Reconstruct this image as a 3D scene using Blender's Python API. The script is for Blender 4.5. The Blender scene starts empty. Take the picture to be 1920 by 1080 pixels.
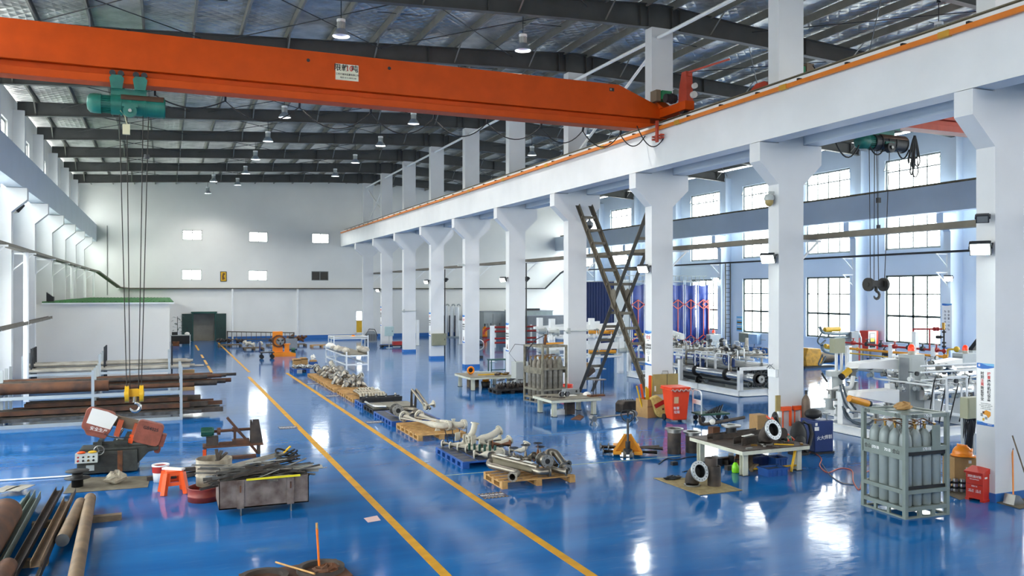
import bpy, bmesh, math, random
from mathutils import Vector as V, Matrix
R = random.Random(11)
SC = bpy.context.scene
COL = SC.collection
PI = math.pi
# ---- camera model (floor points are measured in the photograph and turned into metres) ----
TH = math.atan(653/1560); CT = math.cos(TH); ST = math.sin(TH); FL = 1560.0; HC = 4.0; V0 = 546.0
def P(u, v, z=0.0):
    d = FL*(HC-z)/(v-V0); r = (u-960)*d/FL
    return V((d*ST+r*CT, d*CT-r*ST, z))
def PY(u, v, Y):
    t = (u-960)/FL; d = Y/(CT-t*ST)
    return V((d*(ST+t*CT), Y, HC+(V0-v)*d/FL))
def PX(u, v, X):
    t = (u-960)/FL; d = X/(ST+t*CT)
    return V((X, d*(CT-t*ST), HC+(V0-v)*d/FL))
def up(z): return lambda p: V((p[0], p[1], z))
# ---- materials ----
def lin(h):
    o = []
    for i in (0, 2, 4):
        x = int(h[i:i+2], 16)/255
        o.append(x/12.92 if x <= .04045 else ((x+.055)/1.055)**2.4)
    return (*o, 1)
MATS = {}
def mat(name, col, rough=.5, metal=0., var=.12, scale=3., col2=None, bump=0., emit=0., spec=.5, bscale=None):
    if name in MATS: return MATS[name]
    m = bpy.data.materials.new(name); m.use_nodes = True
    nt = m.node_tree; n = nt.nodes; L = nt.links
    b = n['Principled BSDF']
    c = lin(col)
    b.inputs['Base Color'].default_value = c
    b.inputs['Roughness'].default_value = rough
    b.inputs['Metallic'].default_value = metal
    b.inputs['Specular IOR Level'].default_value = spec
    if emit:
        b.inputs['Emission Color'].default_value = c
        b.inputs['Emission Strength'].default_value = emit
    if var or col2 or bump:
        tc = n.new('ShaderNodeTexCoord')
        nz = n.new('ShaderNodeTexNoise'); nz.inputs['Scale'].default_value = scale; nz.inputs['Detail'].default_value = 6
        L.new(tc.outputs['Object'], nz.inputs['Vector'])
        if var or col2:
            rp = n.new('ShaderNodeValToRGB')
            rp.color_ramp.elements[0].position = .35; rp.color_ramp.elements[1].position = .65
            rp.color_ramp.elements[0].color = lin(col2) if col2 else (c[0]*(1-var), c[1]*(1-var), c[2]*(1-var), 1)
            rp.color_ramp.elements[1].color = c
            L.new(nz.outputs['Fac'], rp.inputs['Fac']); L.new(rp.outputs['Color'], b.inputs['Base Color'])
        if bump:
            bp = n.new('ShaderNodeBump'); bp.inputs['Strength'].default_value = bump; bp.inputs['Distance'].default_value = .02
            if bscale:
                nz = n.new('ShaderNodeTexNoise'); nz.inputs['Scale'].default_value = bscale
                L.new(tc.outputs['Object'], nz.inputs['Vector'])
            L.new(nz.outputs['Fac'], bp.inputs['Height']); L.new(bp.outputs['Normal'], b.inputs['Normal'])
    MATS[name] = m
    return m
WALL = mat('white wall paint', 'e8e7e2', .6, var=.06, scale=.6)
FARW = mat('far wall paint', 'e6e6e2', .6, var=.07, scale=.35)
BLUW = mat('wall paint tinted by blue bounce', 'd9e5f2', .55, var=.05, scale=.5)  # floor and sky bounce put into the base colour as a blue tint
COLM = mat('white column paint', 'd6d8d9', .5, var=.05, scale=1.2)
BEAM = mat('white crane beam paint', 'dbddde', .5, var=.06, scale=1.1)
BEAMB = mat('beam paint tinted by blue bounce', 'c6d2de', .5, var=.06, scale=.8)  # bluish bounce light mixed into the beam colour
SKIRT = mat('blue skirting paint', '2d6cb4', .4, var=.1)
RAFT = mat('dark grey steel paint', '525351', .5, .2, var=.2, scale=1.5)
PURL = mat('dull zinc purlin', '8d8b82', .5, .4, var=.2, scale=2)
WSTEEL = mat('white steel paint', 'eef0ef', .4, var=.06)
GSTEEL = mat('light grey steel paint', 'aab2b6', .45, var=.1)
ORANGE = mat('orange crane paint', 'c44806', .5, var=.15, scale=2.0, spec=.2)
ORANGED = mat('faded red crane paint', 'b5412a', .5, var=.2)
CONDU = mat('orange conductor plastic', 'd8781c', .45, var=.1)
BRASS = mat('ochre clamp paint', 'c69226', .5)
GREENM = mat('teal green hoist paint', '1e7466', .45, var=.35, scale=4, bump=.1)
GREEND = mat('dark green paint', '1d5148', .5, var=.2)
BLACK = mat('black rubber', '17181a', .6, var=.2)
DARK = mat('dark grey metal', '333539', .5, .4, var=.3, scale=5)
CABLE = mat('black cable', '1c1c1e', .6, var=0)
ROPE = mat('oiled wire rope', '2a2622', .6, .4, var=0)
STEEL = mat('bare steel', '9a9a97', .35, .85, var=.2, scale=4)
INOX = mat('brushed stainless', 'c4c6c6', .28, .95, var=.12, scale=6)
CLAD = mat('bright aluminium cladding', 'c3c6c8', .24, .95, var=.15, scale=2.5, bump=.05)
RUST = mat('rusty brown pipe', '6b4630', .7, .2, var=.4, scale=3, col2='47332a')
RUSTL = mat('tan mill scale pipe', '8a7358', .65, .25, scale=2.5, col2='6a5744')
DKPIPE = mat('dark weathered steel', '574c44', .65, .35, scale=4, col2='3a3634')
GRPIPE = mat('pale grey pipe', 'b5b0a6', .5, .35, scale=2, col2='8f8a80')
SCRAP = mat('grey scrap steel', '6f6e6c', .5, .6, scale=5, col2='45423f')
BINM = mat('stained steel plate', '8c7f77', .6, .4, scale=4, col2='5d4d45')
CREAM = mat('cream table paint', 'd5d5c2', .5, var=.15, scale=5)
TOPM = mat('worn grey table top', '8d8878', .5, .3, scale=4, col2='6f6a5c')
BROWNT = mat('oily brown table top', '57493f', .55, .3, scale=5, col2='3f352f')
WOOD = mat('pale pallet wood', 'c69a5c', .7, scale=6, col2='a87d48')
WOODD = mat('old timber', '7e6c54', .75, scale=6, col2='62523f')
BLUEP = mat('blue pallet plastic', '2456a0', .45, var=.25, scale=6)
BLUED = mat('dark blue dirty deck', '2c3a55', .55, scale=8, col2='4a4640')
PIPEW = mat('off white primed pipe', 'c9c3b3', .5, var=.2, scale=8)
PIPES = mat('stainless pipe satin', '8f887c', .38, .85, var=.25, scale=5)
YELLOW = mat('yellow paint', 'e0b020', .45, var=.12)
SAWR = mat('faded red oxide paint', '9a5140', .55, scale=6, col2='7c4334')
SAWG = mat('grimy dark green grey', '3f423e', .55, .2, scale=6, col2='2b2c2a')
ORNG = mat('bright orange plastic', 'f0581a', .4, var=.06)
BINR = mat('red orange plastic', 'e2431c', .38, var=.08)
REDP = mat('red pipe paint', 'a8231f', .42, var=.12)
REDBOX = mat('red fire box paint', 'd2321c', .4, var=.06)
YELP = mat('orange yellow pipe paint', 'e79a1d', .42, var=.08)
CARD = mat('brown cardboard', 'b08a58', .75, var=.12, scale=8)
PAPER = mat('white paper', 'e6e4de', .7, var=.04)
PLANKM = mat('osb floor mat', 'a8966a', .8, scale=9, col2='8a7850')
MATG = mat('dirty brown floor mat', '6b6456', .8, scale=5, col2='57503f')
GREENR = mat('green roof felt', '2f7a34', .7, var=.35, scale=3, col2='1f5a28', bump=.2)
CABIN = mat('white cabin panel', 'f2efe6', .5, var=.05, scale=.5)
TRAYM = mat('brown grey cable tray', '6c665a', .55, .3, var=.25, scale=2)
GREYB = mat('grey cabinet paint', '8b9094', .45, .2, var=.08)
GREYL = mat('pale grey cabinet paint', 'b2b8b6', .45, var=.06)
BEIGE = mat('beige green box paint', 'a3a488', .5, var=.08)
NAVY = mat('dark blue machine paint', '20376e', .45, var=.12)
CURT = mat('blue tarpaulin', '1c3f94', .38, var=.25, scale=2, bump=.35, bscale=1.8)
REDL = mat('coral red rod paint', 'd8573f', .45, var=.05)
CYLG = mat('grey cylinder paint', '8f9998', .42, .1, var=.1, scale=3)
CYLD = mat('dusty grey cylinder paint', '8c877c', .55, .1, scale=6, col2='6e675c')
RACKG = mat('grey green rack paint', '7c8781', .5, var=.1, scale=5)
RACKD = mat('dull rack paint', '86816f', .55, scale=6, col2='645e50')
BRS = mat('brass', '96733a', .35, .9, var=.1)
BLUL = mat('blue print', '2f6fc0', .5, var=0)
BLUC = mat('light blue print', '74b6dd', .5, var=0)
REDT = mat('red print', 'c92c24', .5, var=0)
BLKT = mat('black print', '1d1d20', .6, var=0)
WHT = mat('white print', 'f0f0ee', .5, var=0)
HELM = mat('orange helmet plastic', 'f08a17', .3, var=.03)
LIME = mat('lime green plastic', '8ae01e', .35, var=.05)
SACK = mat('woven yellow sack', 'c9b26a', .7, scale=12, col2='b39b54', bump=.2)
BLUEV = mat('blue valve paint', '1f3f7c', .4, var=.1)
ALU = mat('spun aluminium', 'c8cccc', .3, .8, var=.05)
LAMPW = mat('lamp reflector white', 'dfeaf5', .4, var=0)
MOTOR = mat('green motor paint', '1f5a48', .45, var=.25, scale=6)
ORGM = mat('orange machine paint', 'ef8a12', .42, var=.08)
LEDM = mat('lit floodlight glass', 'f2fff4', .3, var=0, emit=30)
TARP = mat('grey brown crumpled cloth', 'b5ab98', .8, scale=7, col2='8e8574')
BROWNP = mat('rust patina plate', '7a4a2a', .7, .2, scale=7, col2='4c3424')
KNOTM = mat('pink paper', 'd9b9b4', .7, var=.05)
def glass_mat():
    m = bpy.data.materials.new('window glass'); m.use_nodes = True
    n = m.node_tree.nodes; L = m.node_tree.links; n.clear()
    o = n.new('ShaderNodeOutputMaterial'); mx = n.new('ShaderNodeMixShader'); t = n.new('ShaderNodeBsdfTransparent'); g = n.new('ShaderNodeBsdfGlossy')
    mx.inputs[0].default_value = .06; g.inputs['Roughness'].default_value = .03
    t.inputs['Color'].default_value = (.93, .96, .96, 1)
    L.new(t.outputs[0], mx.inputs[1]); L.new(g.outputs[0], mx.inputs[2]); L.new(mx.outputs[0], o.inputs[0])
    return m
GLASS = glass_mat()
def floor_mat():
    m = bpy.data.materials.new('blue epoxy floor'); m.use_nodes = True
    n = m.node_tree.nodes; L = m.node_tree.links; b = n['Principled BSDF']
    tc = n.new('ShaderNodeTexCoord')
    mp = n.new('ShaderNodeMapping'); mp.inputs['Rotation'].default_value = (0, 0, .5); mp.inputs['Scale'].default_value = (.25, 1.3, 1)
    L.new(tc.outputs['Object'], mp.inputs['Vector'])
    a = n.new('ShaderNodeTexNoise'); a.inputs['Scale'].default_value = .9; a.inputs['Detail'].default_value = 7
    L.new(mp.outputs[0], a.inputs['Vector'])
    r = n.new('ShaderNodeValToRGB'); e = r.color_ramp.elements
    e[0].position = .3; e[0].color = lin('0f5698'); e[1].position = .72; e[1].color = lin('1a70b6')
    L.new(a.outputs['Fac'], r.inputs['Fac'])
    # worn dusty smudges and scuffs
    s = n.new('ShaderNodeTexNoise'); s.inputs['Scale'].default_value = 7; s.inputs['Detail'].default_value = 9; s.inputs['Distortion'].default_value = 1.5
    L.new(mp.outputs[0], s.inputs['Vector'])
    sr = n.new('ShaderNodeValToRGB'); sr.color_ramp.elements[0].position = .6; sr.color_ramp.elements[1].position = .8
    sr.color_ramp.elements[1].color = (.18, .18, .18, 1)
    L.new(s.outputs['Fac'], sr.inputs['Fac'])
    mx = n.new('ShaderNodeMix'); mx.data_type = 'RGBA'; mx.inputs['B'].default_value = lin('6f98bc')
    L.new(sr.outputs['Color'], mx.inputs['Factor']); L.new(r.outputs['Color'], mx.inputs['A'])
    L.new(mx.outputs['Result'], b.inputs['Base Color'])
    rr = n.new('ShaderNodeMapRange'); rr.inputs['From Min'].default_value = .3; rr.inputs['From Max'].default_value = .75
    rr.inputs['To Min'].default_value = .05; rr.inputs['To Max'].default_value = .17
    L.new(s.outputs['Fac'], rr.inputs['Value']); L.new(rr.outputs[0], b.inputs['Roughness'])
    w = n.new('ShaderNodeTexNoise'); w.inputs['Scale'].default_value = 1.1; w.inputs['Detail'].default_value = 3
    L.new(tc.outputs['Object'], w.inputs['Vector'])
    bp = n.new('ShaderNodeBump'); bp.inputs['Strength'].default_value = .08; bp.inputs['Distance'].default_value = .05
    L.new(w.outputs['Fac'], bp.inputs['Height']); L.new(bp.outputs[0], b.inputs['Normal'])
    b.inputs['Specular IOR Level'].default_value = .3
    return m
FLOORM = floor_mat()
def foil_mat():
    m = bpy.data.materials.new('quilted foil insulation'); m.use_nodes = True
    n = m.node_tree.nodes; L = m.node_tree.links; b = n['Principled BSDF']
    tc = n.new('ShaderNodeTexCoord')
    mp = n.new('ShaderNodeMapping'); mp.inputs['Rotation'].default_value = (0, 0, PI/4); mp.inputs['Scale'].default_value = (3.2, 3.2, 3.2)
    L.new(tc.outputs['Object'], mp.inputs['Vector'])
    v = n.new('ShaderNodeTexVoronoi'); v.feature = 'F1'; v.distance = 'CHEBYCHEV'; v.inputs['Randomness'].default_value = .12; v.inputs['Scale'].default_value = 1
    L.new(mp.outputs[0], v.inputs['Vector'])
    z = n.new('ShaderNodeTexNoise'); z.inputs['Scale'].default_value = 1.4; z.inputs['Detail'].default_value = 6
    L.new(tc.outputs['Object'], z.inputs['Vector'])
    ad = n.new('ShaderNodeMath'); ad.operation = 'MULTIPLY_ADD'; ad.inputs[1].default_value = -1.0
    L.new(v.outputs['Distance'], ad.inputs[0]); L.new(z.outputs['Fac'], ad.inputs[2])
    bp = n.new('ShaderNodeBump'); bp.inputs['Strength'].default_value = .6; bp.inputs['Distance'].default_value = .12
    L.new(ad.outputs[0], bp.inputs['Height']); L.new(bp.outputs[0], b.inputs['Normal'])
    r = n.new('ShaderNodeValToRGB'); r.color_ramp.elements[0].color = lin('b0b2ae'); r.color_ramp.elements[1].color = lin('dededa')
    r.color_ramp.elements[0].position = .35; r.color_ramp.elements[1].position = .65
    L.new(z.outputs['Fac'], r.inputs['Fac']); L.new(r.outputs[0], b.inputs['Base Color'])
    b.inputs['Metallic'].default_value = .7; b.inputs['Roughness'].default_value = .3
    return m
FOIL = foil_mat()
# ---- mesh builder ----
def basis(d, upv=(0, 0, 1)):
    d = V(d).normalized(); u = V(upv)
    if abs(d.dot(u)) > .98: u = V((0, 1, 0)) if abs(d.y) < .9 else V((1, 0, 0))
    x = d.cross(u).normalized(); y = x.cross(d).normalized()
    return x, y, d
class B:
    def __init__(s): s.v = []; s.f = []; s.sm = []
    def add(s, vs, fs, sm=False):
        b = len(s.v); s.v += [tuple(v) for v in vs]; s.f += [tuple(b+i for i in f) for f in fs]; s.sm += [sm]*len(fs); return s
    def box(s, x0, x1, y0, y1, z0, z1):
        return s.add([(x, y, z) for z in (z0, z1) for y in (y0, y1) for x in (x0, x1)],
                     [(0, 2, 3, 1), (4, 5, 7, 6), (0, 1, 5, 4), (2, 6, 7, 3), (0, 4, 6, 2), (1, 3, 7, 5)])
    def bc(s, c, d):
        return s.box(c[0]-d[0]/2, c[0]+d[0]/2, c[1]-d[1]/2, c[1]+d[1]/2, c[2]-d[2]/2, c[2]+d[2]/2)
    def bar(s, p, q, w, h=None, upv=(0, 0, 1)):
        h = h or w; p = V(p); q = V(q); x, y, d = basis(q-p, upv)
        vs = [o+x*(a*w/2)+y*(b*h/2) for o in (p, q) for b in (-1, 1) for a in (-1, 1)]
        return s.add(vs, [(0, 2, 3, 1), (4, 5, 7, 6), (0, 1, 5, 4), (2, 6, 7, 3), (0, 4, 6, 2), (1, 3, 7, 5)])
    def sec(s, p, q, poly, upv=(0, 0, 1)):          # 2D section swept p -> q
        p = V(p); q = V(q); x, y, d = basis(q-p, upv); n = len(poly)
        vs = [o+x*a+y*b for o in (p, q) for a, b in poly]
        return s.add(vs, [(i, (i+1) % n, n+(i+1) % n, n+i) for i in range(n)]+[tuple(range(n)), tuple(range(2*n-1, n-1, -1))])
    def cyl(s, p, q, r, r2=None, n=12, cap=True):
        p = V(p); q = V(q); r2 = r if r2 is None else r2; x, y, d = basis(q-p)
        k = [(math.cos(2*PI*i/n), math.sin(2*PI*i/n)) for i in range(n)]
        a = [p+x*(c*r)+y*(e*r) for c, e in k]; b = [q+x*(c*r2)+y*(e*r2) for c, e in k]
        s.add(a+b, [(i, (i+1) % n, n+(i+1) % n, n+i) for i in range(n)], True)
        if cap:
            s.add(a, [tuple(range(n))]); s.add(b, [tuple(range(n-1, -1, -1))])
        return s
    def ring(s, p, q, ro, ri, n=20):
        p = V(p); q = V(q); x, y, d = basis(q-p)
        vs = []
        for o, r in ((p, ro), (q, ro), (q, ri), (p, ri)):
            vs += [o+x*(math.cos(2*PI*i/n)*r)+y*(math.sin(2*PI*i/n)*r) for i in range(n)]
        for k in range(4):
            k2 = (k+1) % 4
            sub = vs[k*n:(k+1)*n]+vs[k2*n:(k2+1)*n]
            s.add(sub, [(i, (i+1) % n, n+(i+1) % n, n+i) for i in range(n)], k in (0, 2))
        return s
    def tube(s, pts, r, n=8, closed=False, cap=True):
        pts = [V(p) for p in pts]; m = len(pts); vs = []; x = None
        for i, p in enumerate(pts):
            a = pts[i-1] if (i or closed) else p; b = pts[(i+1) % m] if (i < m-1 or closed) else p
            d = (b-a).normalized() if (b-a).length > 1e-9 else V((0, 0, 1))
            if x is None: x, y, _ = basis(d)
            else:
                x = (x-d*x.dot(d)).normalized(); y = d.cross(x)
            rr = r[i] if isinstance(r, (list, tuple)) else r
            vs += [p+x*(math.cos(2*PI*k/n)*rr)+y*(math.sin(2*PI*k/n)*rr) for k in range(n)]
        fs = []
        for i in range(m if closed else m-1):
            j = (i+1) % m
            fs += [(i*n+k, i*n+(k+1) % n, j*n+(k+1) % n, j*n+k) for k in range(n)]
        s.add(vs, fs, True)
        if cap and not closed:
            s.add(vs[:n], [tuple(range(n))]); s.add(vs[-n:], [tuple(range(n))])
        return s
    def lathe(s, prof, c=(0, 0, 0), n=20, sm=True):
        vs = []; c = V(c)
        for r, z in prof:
            vs += [c+V((math.cos(2*PI*k/n)*r, math.sin(2*PI*k/n)*r, z)) for k in range(n)]
        fs = [(i*n+k, i*n+(k+1) % n, (i+1)*n+(k+1) % n, (i+1)*n+k) for i in range(len(prof)-1) for k in range(n)]
        return s.add(vs, fs, sm)
    def prism(s, poly, ax, a, b):
        n = len(poly)
        f = {'x': lambda p, t: (t, p[0], p[1]), 'y': lambda p, t: (p[0], t, p[1]), 'z': lambda p, t: (p[0], p[1], t)}[ax]
        vs = [f(p, t) for t in (a, b) for p in poly]
        return s.add(vs, [(i, (i+1) % n, n+(i+1) % n, n+i) for i in range(n)]+[tuple(range(n)), tuple(range(2*n-1, n-1, -1))])
    def sph(s, c, r, n=12, m=8, sc=(1, 1, 1), z0=-1., z1=1.):
        a0 = math.asin(z0); a1 = math.asin(z1); vs = []
        for i in range(m+1):
            a = a0+(a1-a0)*i/m
            vs += [(c[0]+math.cos(a)*math.cos(2*PI*k/n)*r*sc[0], c[1]+math.cos(a)*math.sin(2*PI*k/n)*r*sc[1], c[2]+math.sin(a)*r*sc[2]) for k in range(n)]
        return s.add(vs, [(i*n+k, i*n+(k+1) % n, (i+1)*n+(k+1) % n, (i+1)*n+k) for i in range(m) for k in range(n)], True)
    def tf(s, M):
        s.v = [tuple(M @ V(v)) for v in s.v]; return s
    def join(s, o, M=None):
        return s.add([M @ V(v) for v in o.v] if M else o.v, [], False)._jf(o)
    def _jf(s, o):
        b = len(s.v)-len(o.v); s.f += [tuple(b+i for i in f) for f in o.f]; s.sm += o.sm; return s
    def go(s, name, m, par=None, loc=None, rz=0., bevel=0., **pr):
        me = bpy.data.meshes.new(name); me.from_pydata(s.v, [], s.f)
        me.polygons.foreach_set('use_smooth', s.sm)
        bm = bmesh.new(); bm.from_mesh(me); bmesh.ops.recalc_face_normals(bm, faces=bm.faces); bm.to_mesh(me); bm.free()
        me.materials.append(m); me.update()
        o = bpy.data.objects.new(name, me); COL.objects.link(o)
        if par is not None: o.parent = par
        if loc is not None: o.location = loc
        if rz: o.rotation_euler[2] = rz
        if bevel:
            bv = o.modifiers.new('edge', 'BEVEL'); bv.width = bevel; bv.segments = 2; bv.limit_method = 'ANGLE'
        for k, v in pr.items():
            if v: o[k] = v
        return o
    def st(s, name, m, par=None, label=None):
        return s.go(name, m, par, **({'kind': 'structure', 'label': label} if par is None else {'label': label}))
def T(name, label, cat, loc=(0, 0, 0), rz=0., group=None):
    o = bpy.data.objects.new(name, None); COL.objects.link(o); o.location = loc; o.rotation_euler[2] = rz
    o.empty_display_size = .1
    o['label'] = label; o['category'] = cat
    if group: o['group'] = group
    return o
def dup(o, loc=None, rz=None, label=None, group=None, par=None):
    c = o.copy(); COL.objects.link(c)
    if par is not None: c.parent = par
    for ch in list(o.children): dup(ch, par=c)
    if loc is not None: c.location = loc
    if rz is not None: c.rotation_euler[2] = rz
    if label: c['label'] = label
    if group: c['group'] = group
    return c
def text(body, size, M, m, par=None, al='CENTER', name='lettering', ex=.001, bold=0.):
    cu = bpy.data.curves.new(name, 'FONT'); cu.body = body; cu.size = size; cu.align_x = al; cu.align_y = 'CENTER'; cu.extrude = ex
    cu.offset = bold; cu.resolution_u = 2
    tmp = bpy.data.objects.new(name, cu); COL.objects.link(tmp)
    me = bpy.data.meshes.new_from_object(tmp.evaluated_get(bpy.context.evaluated_depsgraph_get()))
    bpy.data.objects.remove(tmp); bpy.data.curves.remove(cu)
    me.materials.clear(); me.materials.append(m)
    o = bpy.data.objects.new(name, me); COL.objects.link(o)
    if par is not None: o.parent = par
    o.matrix_local = M
    return o
def MT(loc, face, roll=0.):
    """text matrix: reads upright on a surface facing: '-y', '-x', 'z'."""
    r = {'-y': Matrix.Rotation(PI/2, 4, 'X'), '-x': Matrix.Rotation(-PI/2, 4, 'Z') @ Matrix.Rotation(PI/2, 4, 'X'), 'z': Matrix.Identity(4)}[face]
    return Matrix.Translation(loc) @ r @ Matrix.Rotation(roll, 4, 'Z')
def arc(c, r, a0, a1, ax1, ax2, k=6):
    c = V(c); ax1 = V(ax1); ax2 = V(ax2)
    return [c+ax1*(r*math.cos(a0+(a1-a0)*i/k))+ax2*(r*math.sin(a0+(a1-a0)*i/k)) for i in range(k+1)]
def fil(pts, r, k=4):
    """polyline with rounded corners."""
    pts = [V(p) for p in pts]; o = [pts[0]]
    for i in range(1, len(pts)-1):
        p = pts[i]; a = (pts[i-1]-p); b = (pts[i+1]-p); rr = min(r, a.length*.49, b.length*.49)
        A = p+a.normalized()*rr; Bq = p+b.normalized()*rr
        for j in range(k+1):
            t = j/k; o.append(A*(1-t)**2+p*(2*t*(1-t))+Bq*t**2)
    return o+[pts[-1]]
def sag(p, q, d, k=10):
    p = V(p); q = V(q)
    return [p.lerp(q, i/k)-V((0, 0, d*4*(i/k)*(1-i/k))) for i in range(k+1)]
ISEC = lambda w, h, t: [(-w/2, -h/2), (w/2, -h/2), (w/2, -h/2+t), (t/2, -h/2+t), (t/2, h/2-t), (w/2, h/2-t), (w/2, h/2), (-w/2, h/2), (-w/2, h/2-t), (-t/2, h/2-t), (-t/2, -h/2+t), (-w/2, -h/2+t)]
USEC = lambda w, h, t: [(-w/2, -h/2), (w/2, -h/2), (w/2, h/2), (w/2-t, h/2), (w/2-t, -h/2+t), (-w/2+t, -h/2+t), (-w/2+t, h/2), (-w/2, h/2)]
LSEC = lambda w, h, t: [(-w/2, -h/2), (w/2, -h/2), (w/2, -h/2+t), (-w/2+t, -h/2+t), (-w/2+t, h/2), (-w/2, h/2)]
ORD = ['first', 'second', 'third', 'fourth', 'fifth', 'sixth', 'seventh', 'eighth', 'ninth', 'tenth', 'eleventh', 'twelfth', 'thirteenth', 'fourteenth']
EXPO = 0.6; REARLO = 0.0; REARHI = 9.6; SKY = 13; LAMP_FILL = 420
# ================= THE SETTING =================
YB = [10.98+6*k for k in range(-2, 10)]     # column bays
YF = 71.2
X0, X1 = -5.95, 36.0
fl = B().box(X0-.4, X1+.4, -7, YF+.3, -.2, 0).st('floor', FLOORM, label='glossy blue epoxy workshop floor')
def stripe(x, y0, y1, w=.15, m=None):
    return B().box(x-w/2, x+w/2, y0, y1, .0005, .003).st('trim_floor_line', m or LINEM)
LINEM = mat('yellow floor line paint', 'd69c06', .5, var=.2, scale=3, col2='c08a0a', spec=.2)
stripe(3.66, 2, 40.6); stripe(5.55, 2, 41.8); stripe(3.9, 42.9, 68.4, .13)
for y0, y1 in ((43.4, 47.5), (48.3, 51.5), (53, 56), (60, 66)): stripe(2.18, y0, y1, .13)
B().bar(P(833, 891.5, .002), P(1276, 855, .002), .035, .002).st('trim_floor_line', mat('pale floor line', 'b8c79a', .5))
B().bar(P(1100, 655, .002), P(1215, 675, .002), .05, .002).st('trim_floor_line', mat('pale floor line', 'b8c79a', .5))
# roof geometry
def zr(x): return 12.92-.0535*abs(x-14.9)       # rafter centre line
for nm, xa, xb in (('ceiling_left_slope', X0-.3, 14.9), ('ceiling_right_slope', 14.9, X1+.3)):
    za, zb = zr(xa)+.62, zr(xb)+.62
    B().prism([(xa, za), (xb, zb), (xb, zb+.1), (xa, za+.1)], 'y', -7, YF+.3).st(nm, FOIL, label='silver quilted foil insulation under the roof')
for k, y in enumerate(YB):
    b = B()
    for side in (-1, 1):
        xs = [14.9, 14.9+side*.75, 14.9+side*3, 14.9+side*16, 14.9+side*20.7]
        hs = [.37, .37, .3, .24, .3]
        top = [(x, zr(x)+h) for x, h in zip(xs, hs)]; bot = [(x, zr(x)-h) for x, h in zip(xs, hs)]
        b.prism(top+bot[::-1], 'y', y+.16, y+.18)
        for i in range(4):
            for q in (top, bot):
                (xa, za), (xb, zb) = q[i], q[i+1]
                b.prism([(xa, za), (xb, zb), (xb, zb+.025), (xa, za+.025)], 'y', y+.06, y+.28)
        for x in (14.9+side*.45, 14.9+side*.75, 14.9+side*6, 14.9+side*11, 14.9+side*16, 14.9+side*20):
            h = .3 if abs(x-14.9) > 2 else .36
            b.box(x-.01, x+.01, y+.07, y+.27, zr(x)-h+.02, zr(x)+h-.02)
        # haunch plates over the middle column
    b.st('roof_rafter', RAFT, label='dark grey tapered steel roof rafter')
pz = [i*1.5 for i in range(14)]
for side in (-1, 1):
    for i in range(14):
        x = 14.9+side*(.5+i*1.5); z = zr(x)+.45
        B().sec((x, -6.5, z), (x, YF, z), [(-.03, -.13), (.04, -.13), (.04, -.115), (-.015, -.115), (-.015, .115), (.04, .115), (.04, .13), (-.03, .13)]).st('roof_purlin', PURL, label='steel roof purlin running the length of the hall')
# fly braces and bracing rods
for k, y in enumerate(YB[1:], 1):
    b = B()
    for side in (-1, 1):
        for i in range(1, 14, 2):
            x = 14.9+side*(.5+i*1.5)
            b.bar((x, y+.17, zr(x)-.22), (x, y-.65, zr(x)+.36), .05, .02)
    b.st('roof_fly_brace', PURL)
    if k < 11:
        b = B()
        for x in (-1.5, 4.5, 9.5, 21, 27.5, 33):
            b.cyl((x-2.6, y+.2, zr(x-2.6)+.05), (x+2.6, y+5.9, zr(x+2.6)+.05), .016, n=6)
            b.cyl((x+2.6, y+.2, zr(x+2.6)+.05), (x-2.6, y+5.9, zr(x-2.6)+.05), .016, n=6)
        for x in (1, 7, 12, 18, 24, 30): b.cyl((x-.75, y+3, zr(x-.75)+.4), (x+.75, y+3.05, zr(x+.75)+.4), .012, n=6)
        b.st('roof_bracing_rods', DARK)
# middle columns with corbels on both sides
def corbel_poly(xc, w, e, zt=7.78, zv=7.3, zb=6.74):
    return [(xc-w/2, zb), (xc-w/2-e, zv), (xc-w/2-e, zt), (xc+w/2+e, zt), (xc+w/2+e, zv), (xc+w/2, zb)]
for k, y in enumerate(YB):
    b = B().box(14.5, 15.3, y, y+.4, 0, 12.52).prism(corbel_poly(14.9, .8, .6), 'y', y-.001, y+.401)
    c = b.st('column', COLM, label='white concrete column with corbels between the two bays')
    B().box(14.485, 15.315, y-.015, y+.415, 0, .17).st('column_skirting', SKIRT, par=c, label='blue painted column foot')
# tie tubes between column tops
for k in range(len(YB)-1):
    y = YB[k]
    B().cyl((14.75, y+.4, 12.2), (14.75, y+6, 12.2), .06, n=10).st('column_tie', WSTEEL, label='white tie tube between column tops')
for k in (4, 10):
    y = YB[k]
    b = B().cyl((14.9, y+.4, 9.4), (14.9, y+6, 12.0), .05, n=8).cyl((14.9, y+.4, 12.0), (14.9, y+6, 9.4), .05, n=8)
    b.st('column_cross_brace', WSTEEL, label='white tube cross brace between upper columns')
# wall columns
for k, y in enumerate(YB):
    for side, xw, name in ((1, X0, 'left'), (-1, X1, 'right')):
        xi = xw+side*.83; b = B()
        b.box(min(xw, xi), max(xw, xi), y, y+.4, 0, 7.78)
        b.box(min(xw, xw+side*.45), max(xw, xw+side*.45), y, y+.4, 7.78, 11.75)
        e = side*.5
        b.prism([(xi, 6.9), (xi+e, 7.35), (xi+e, 7.78), (xi, 7.78)], 'y', y, y+.4)
        c = b.st('column', COLM if side == 1 else BLUW, label='white pilaster column against the %s wall' % name)
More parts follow.
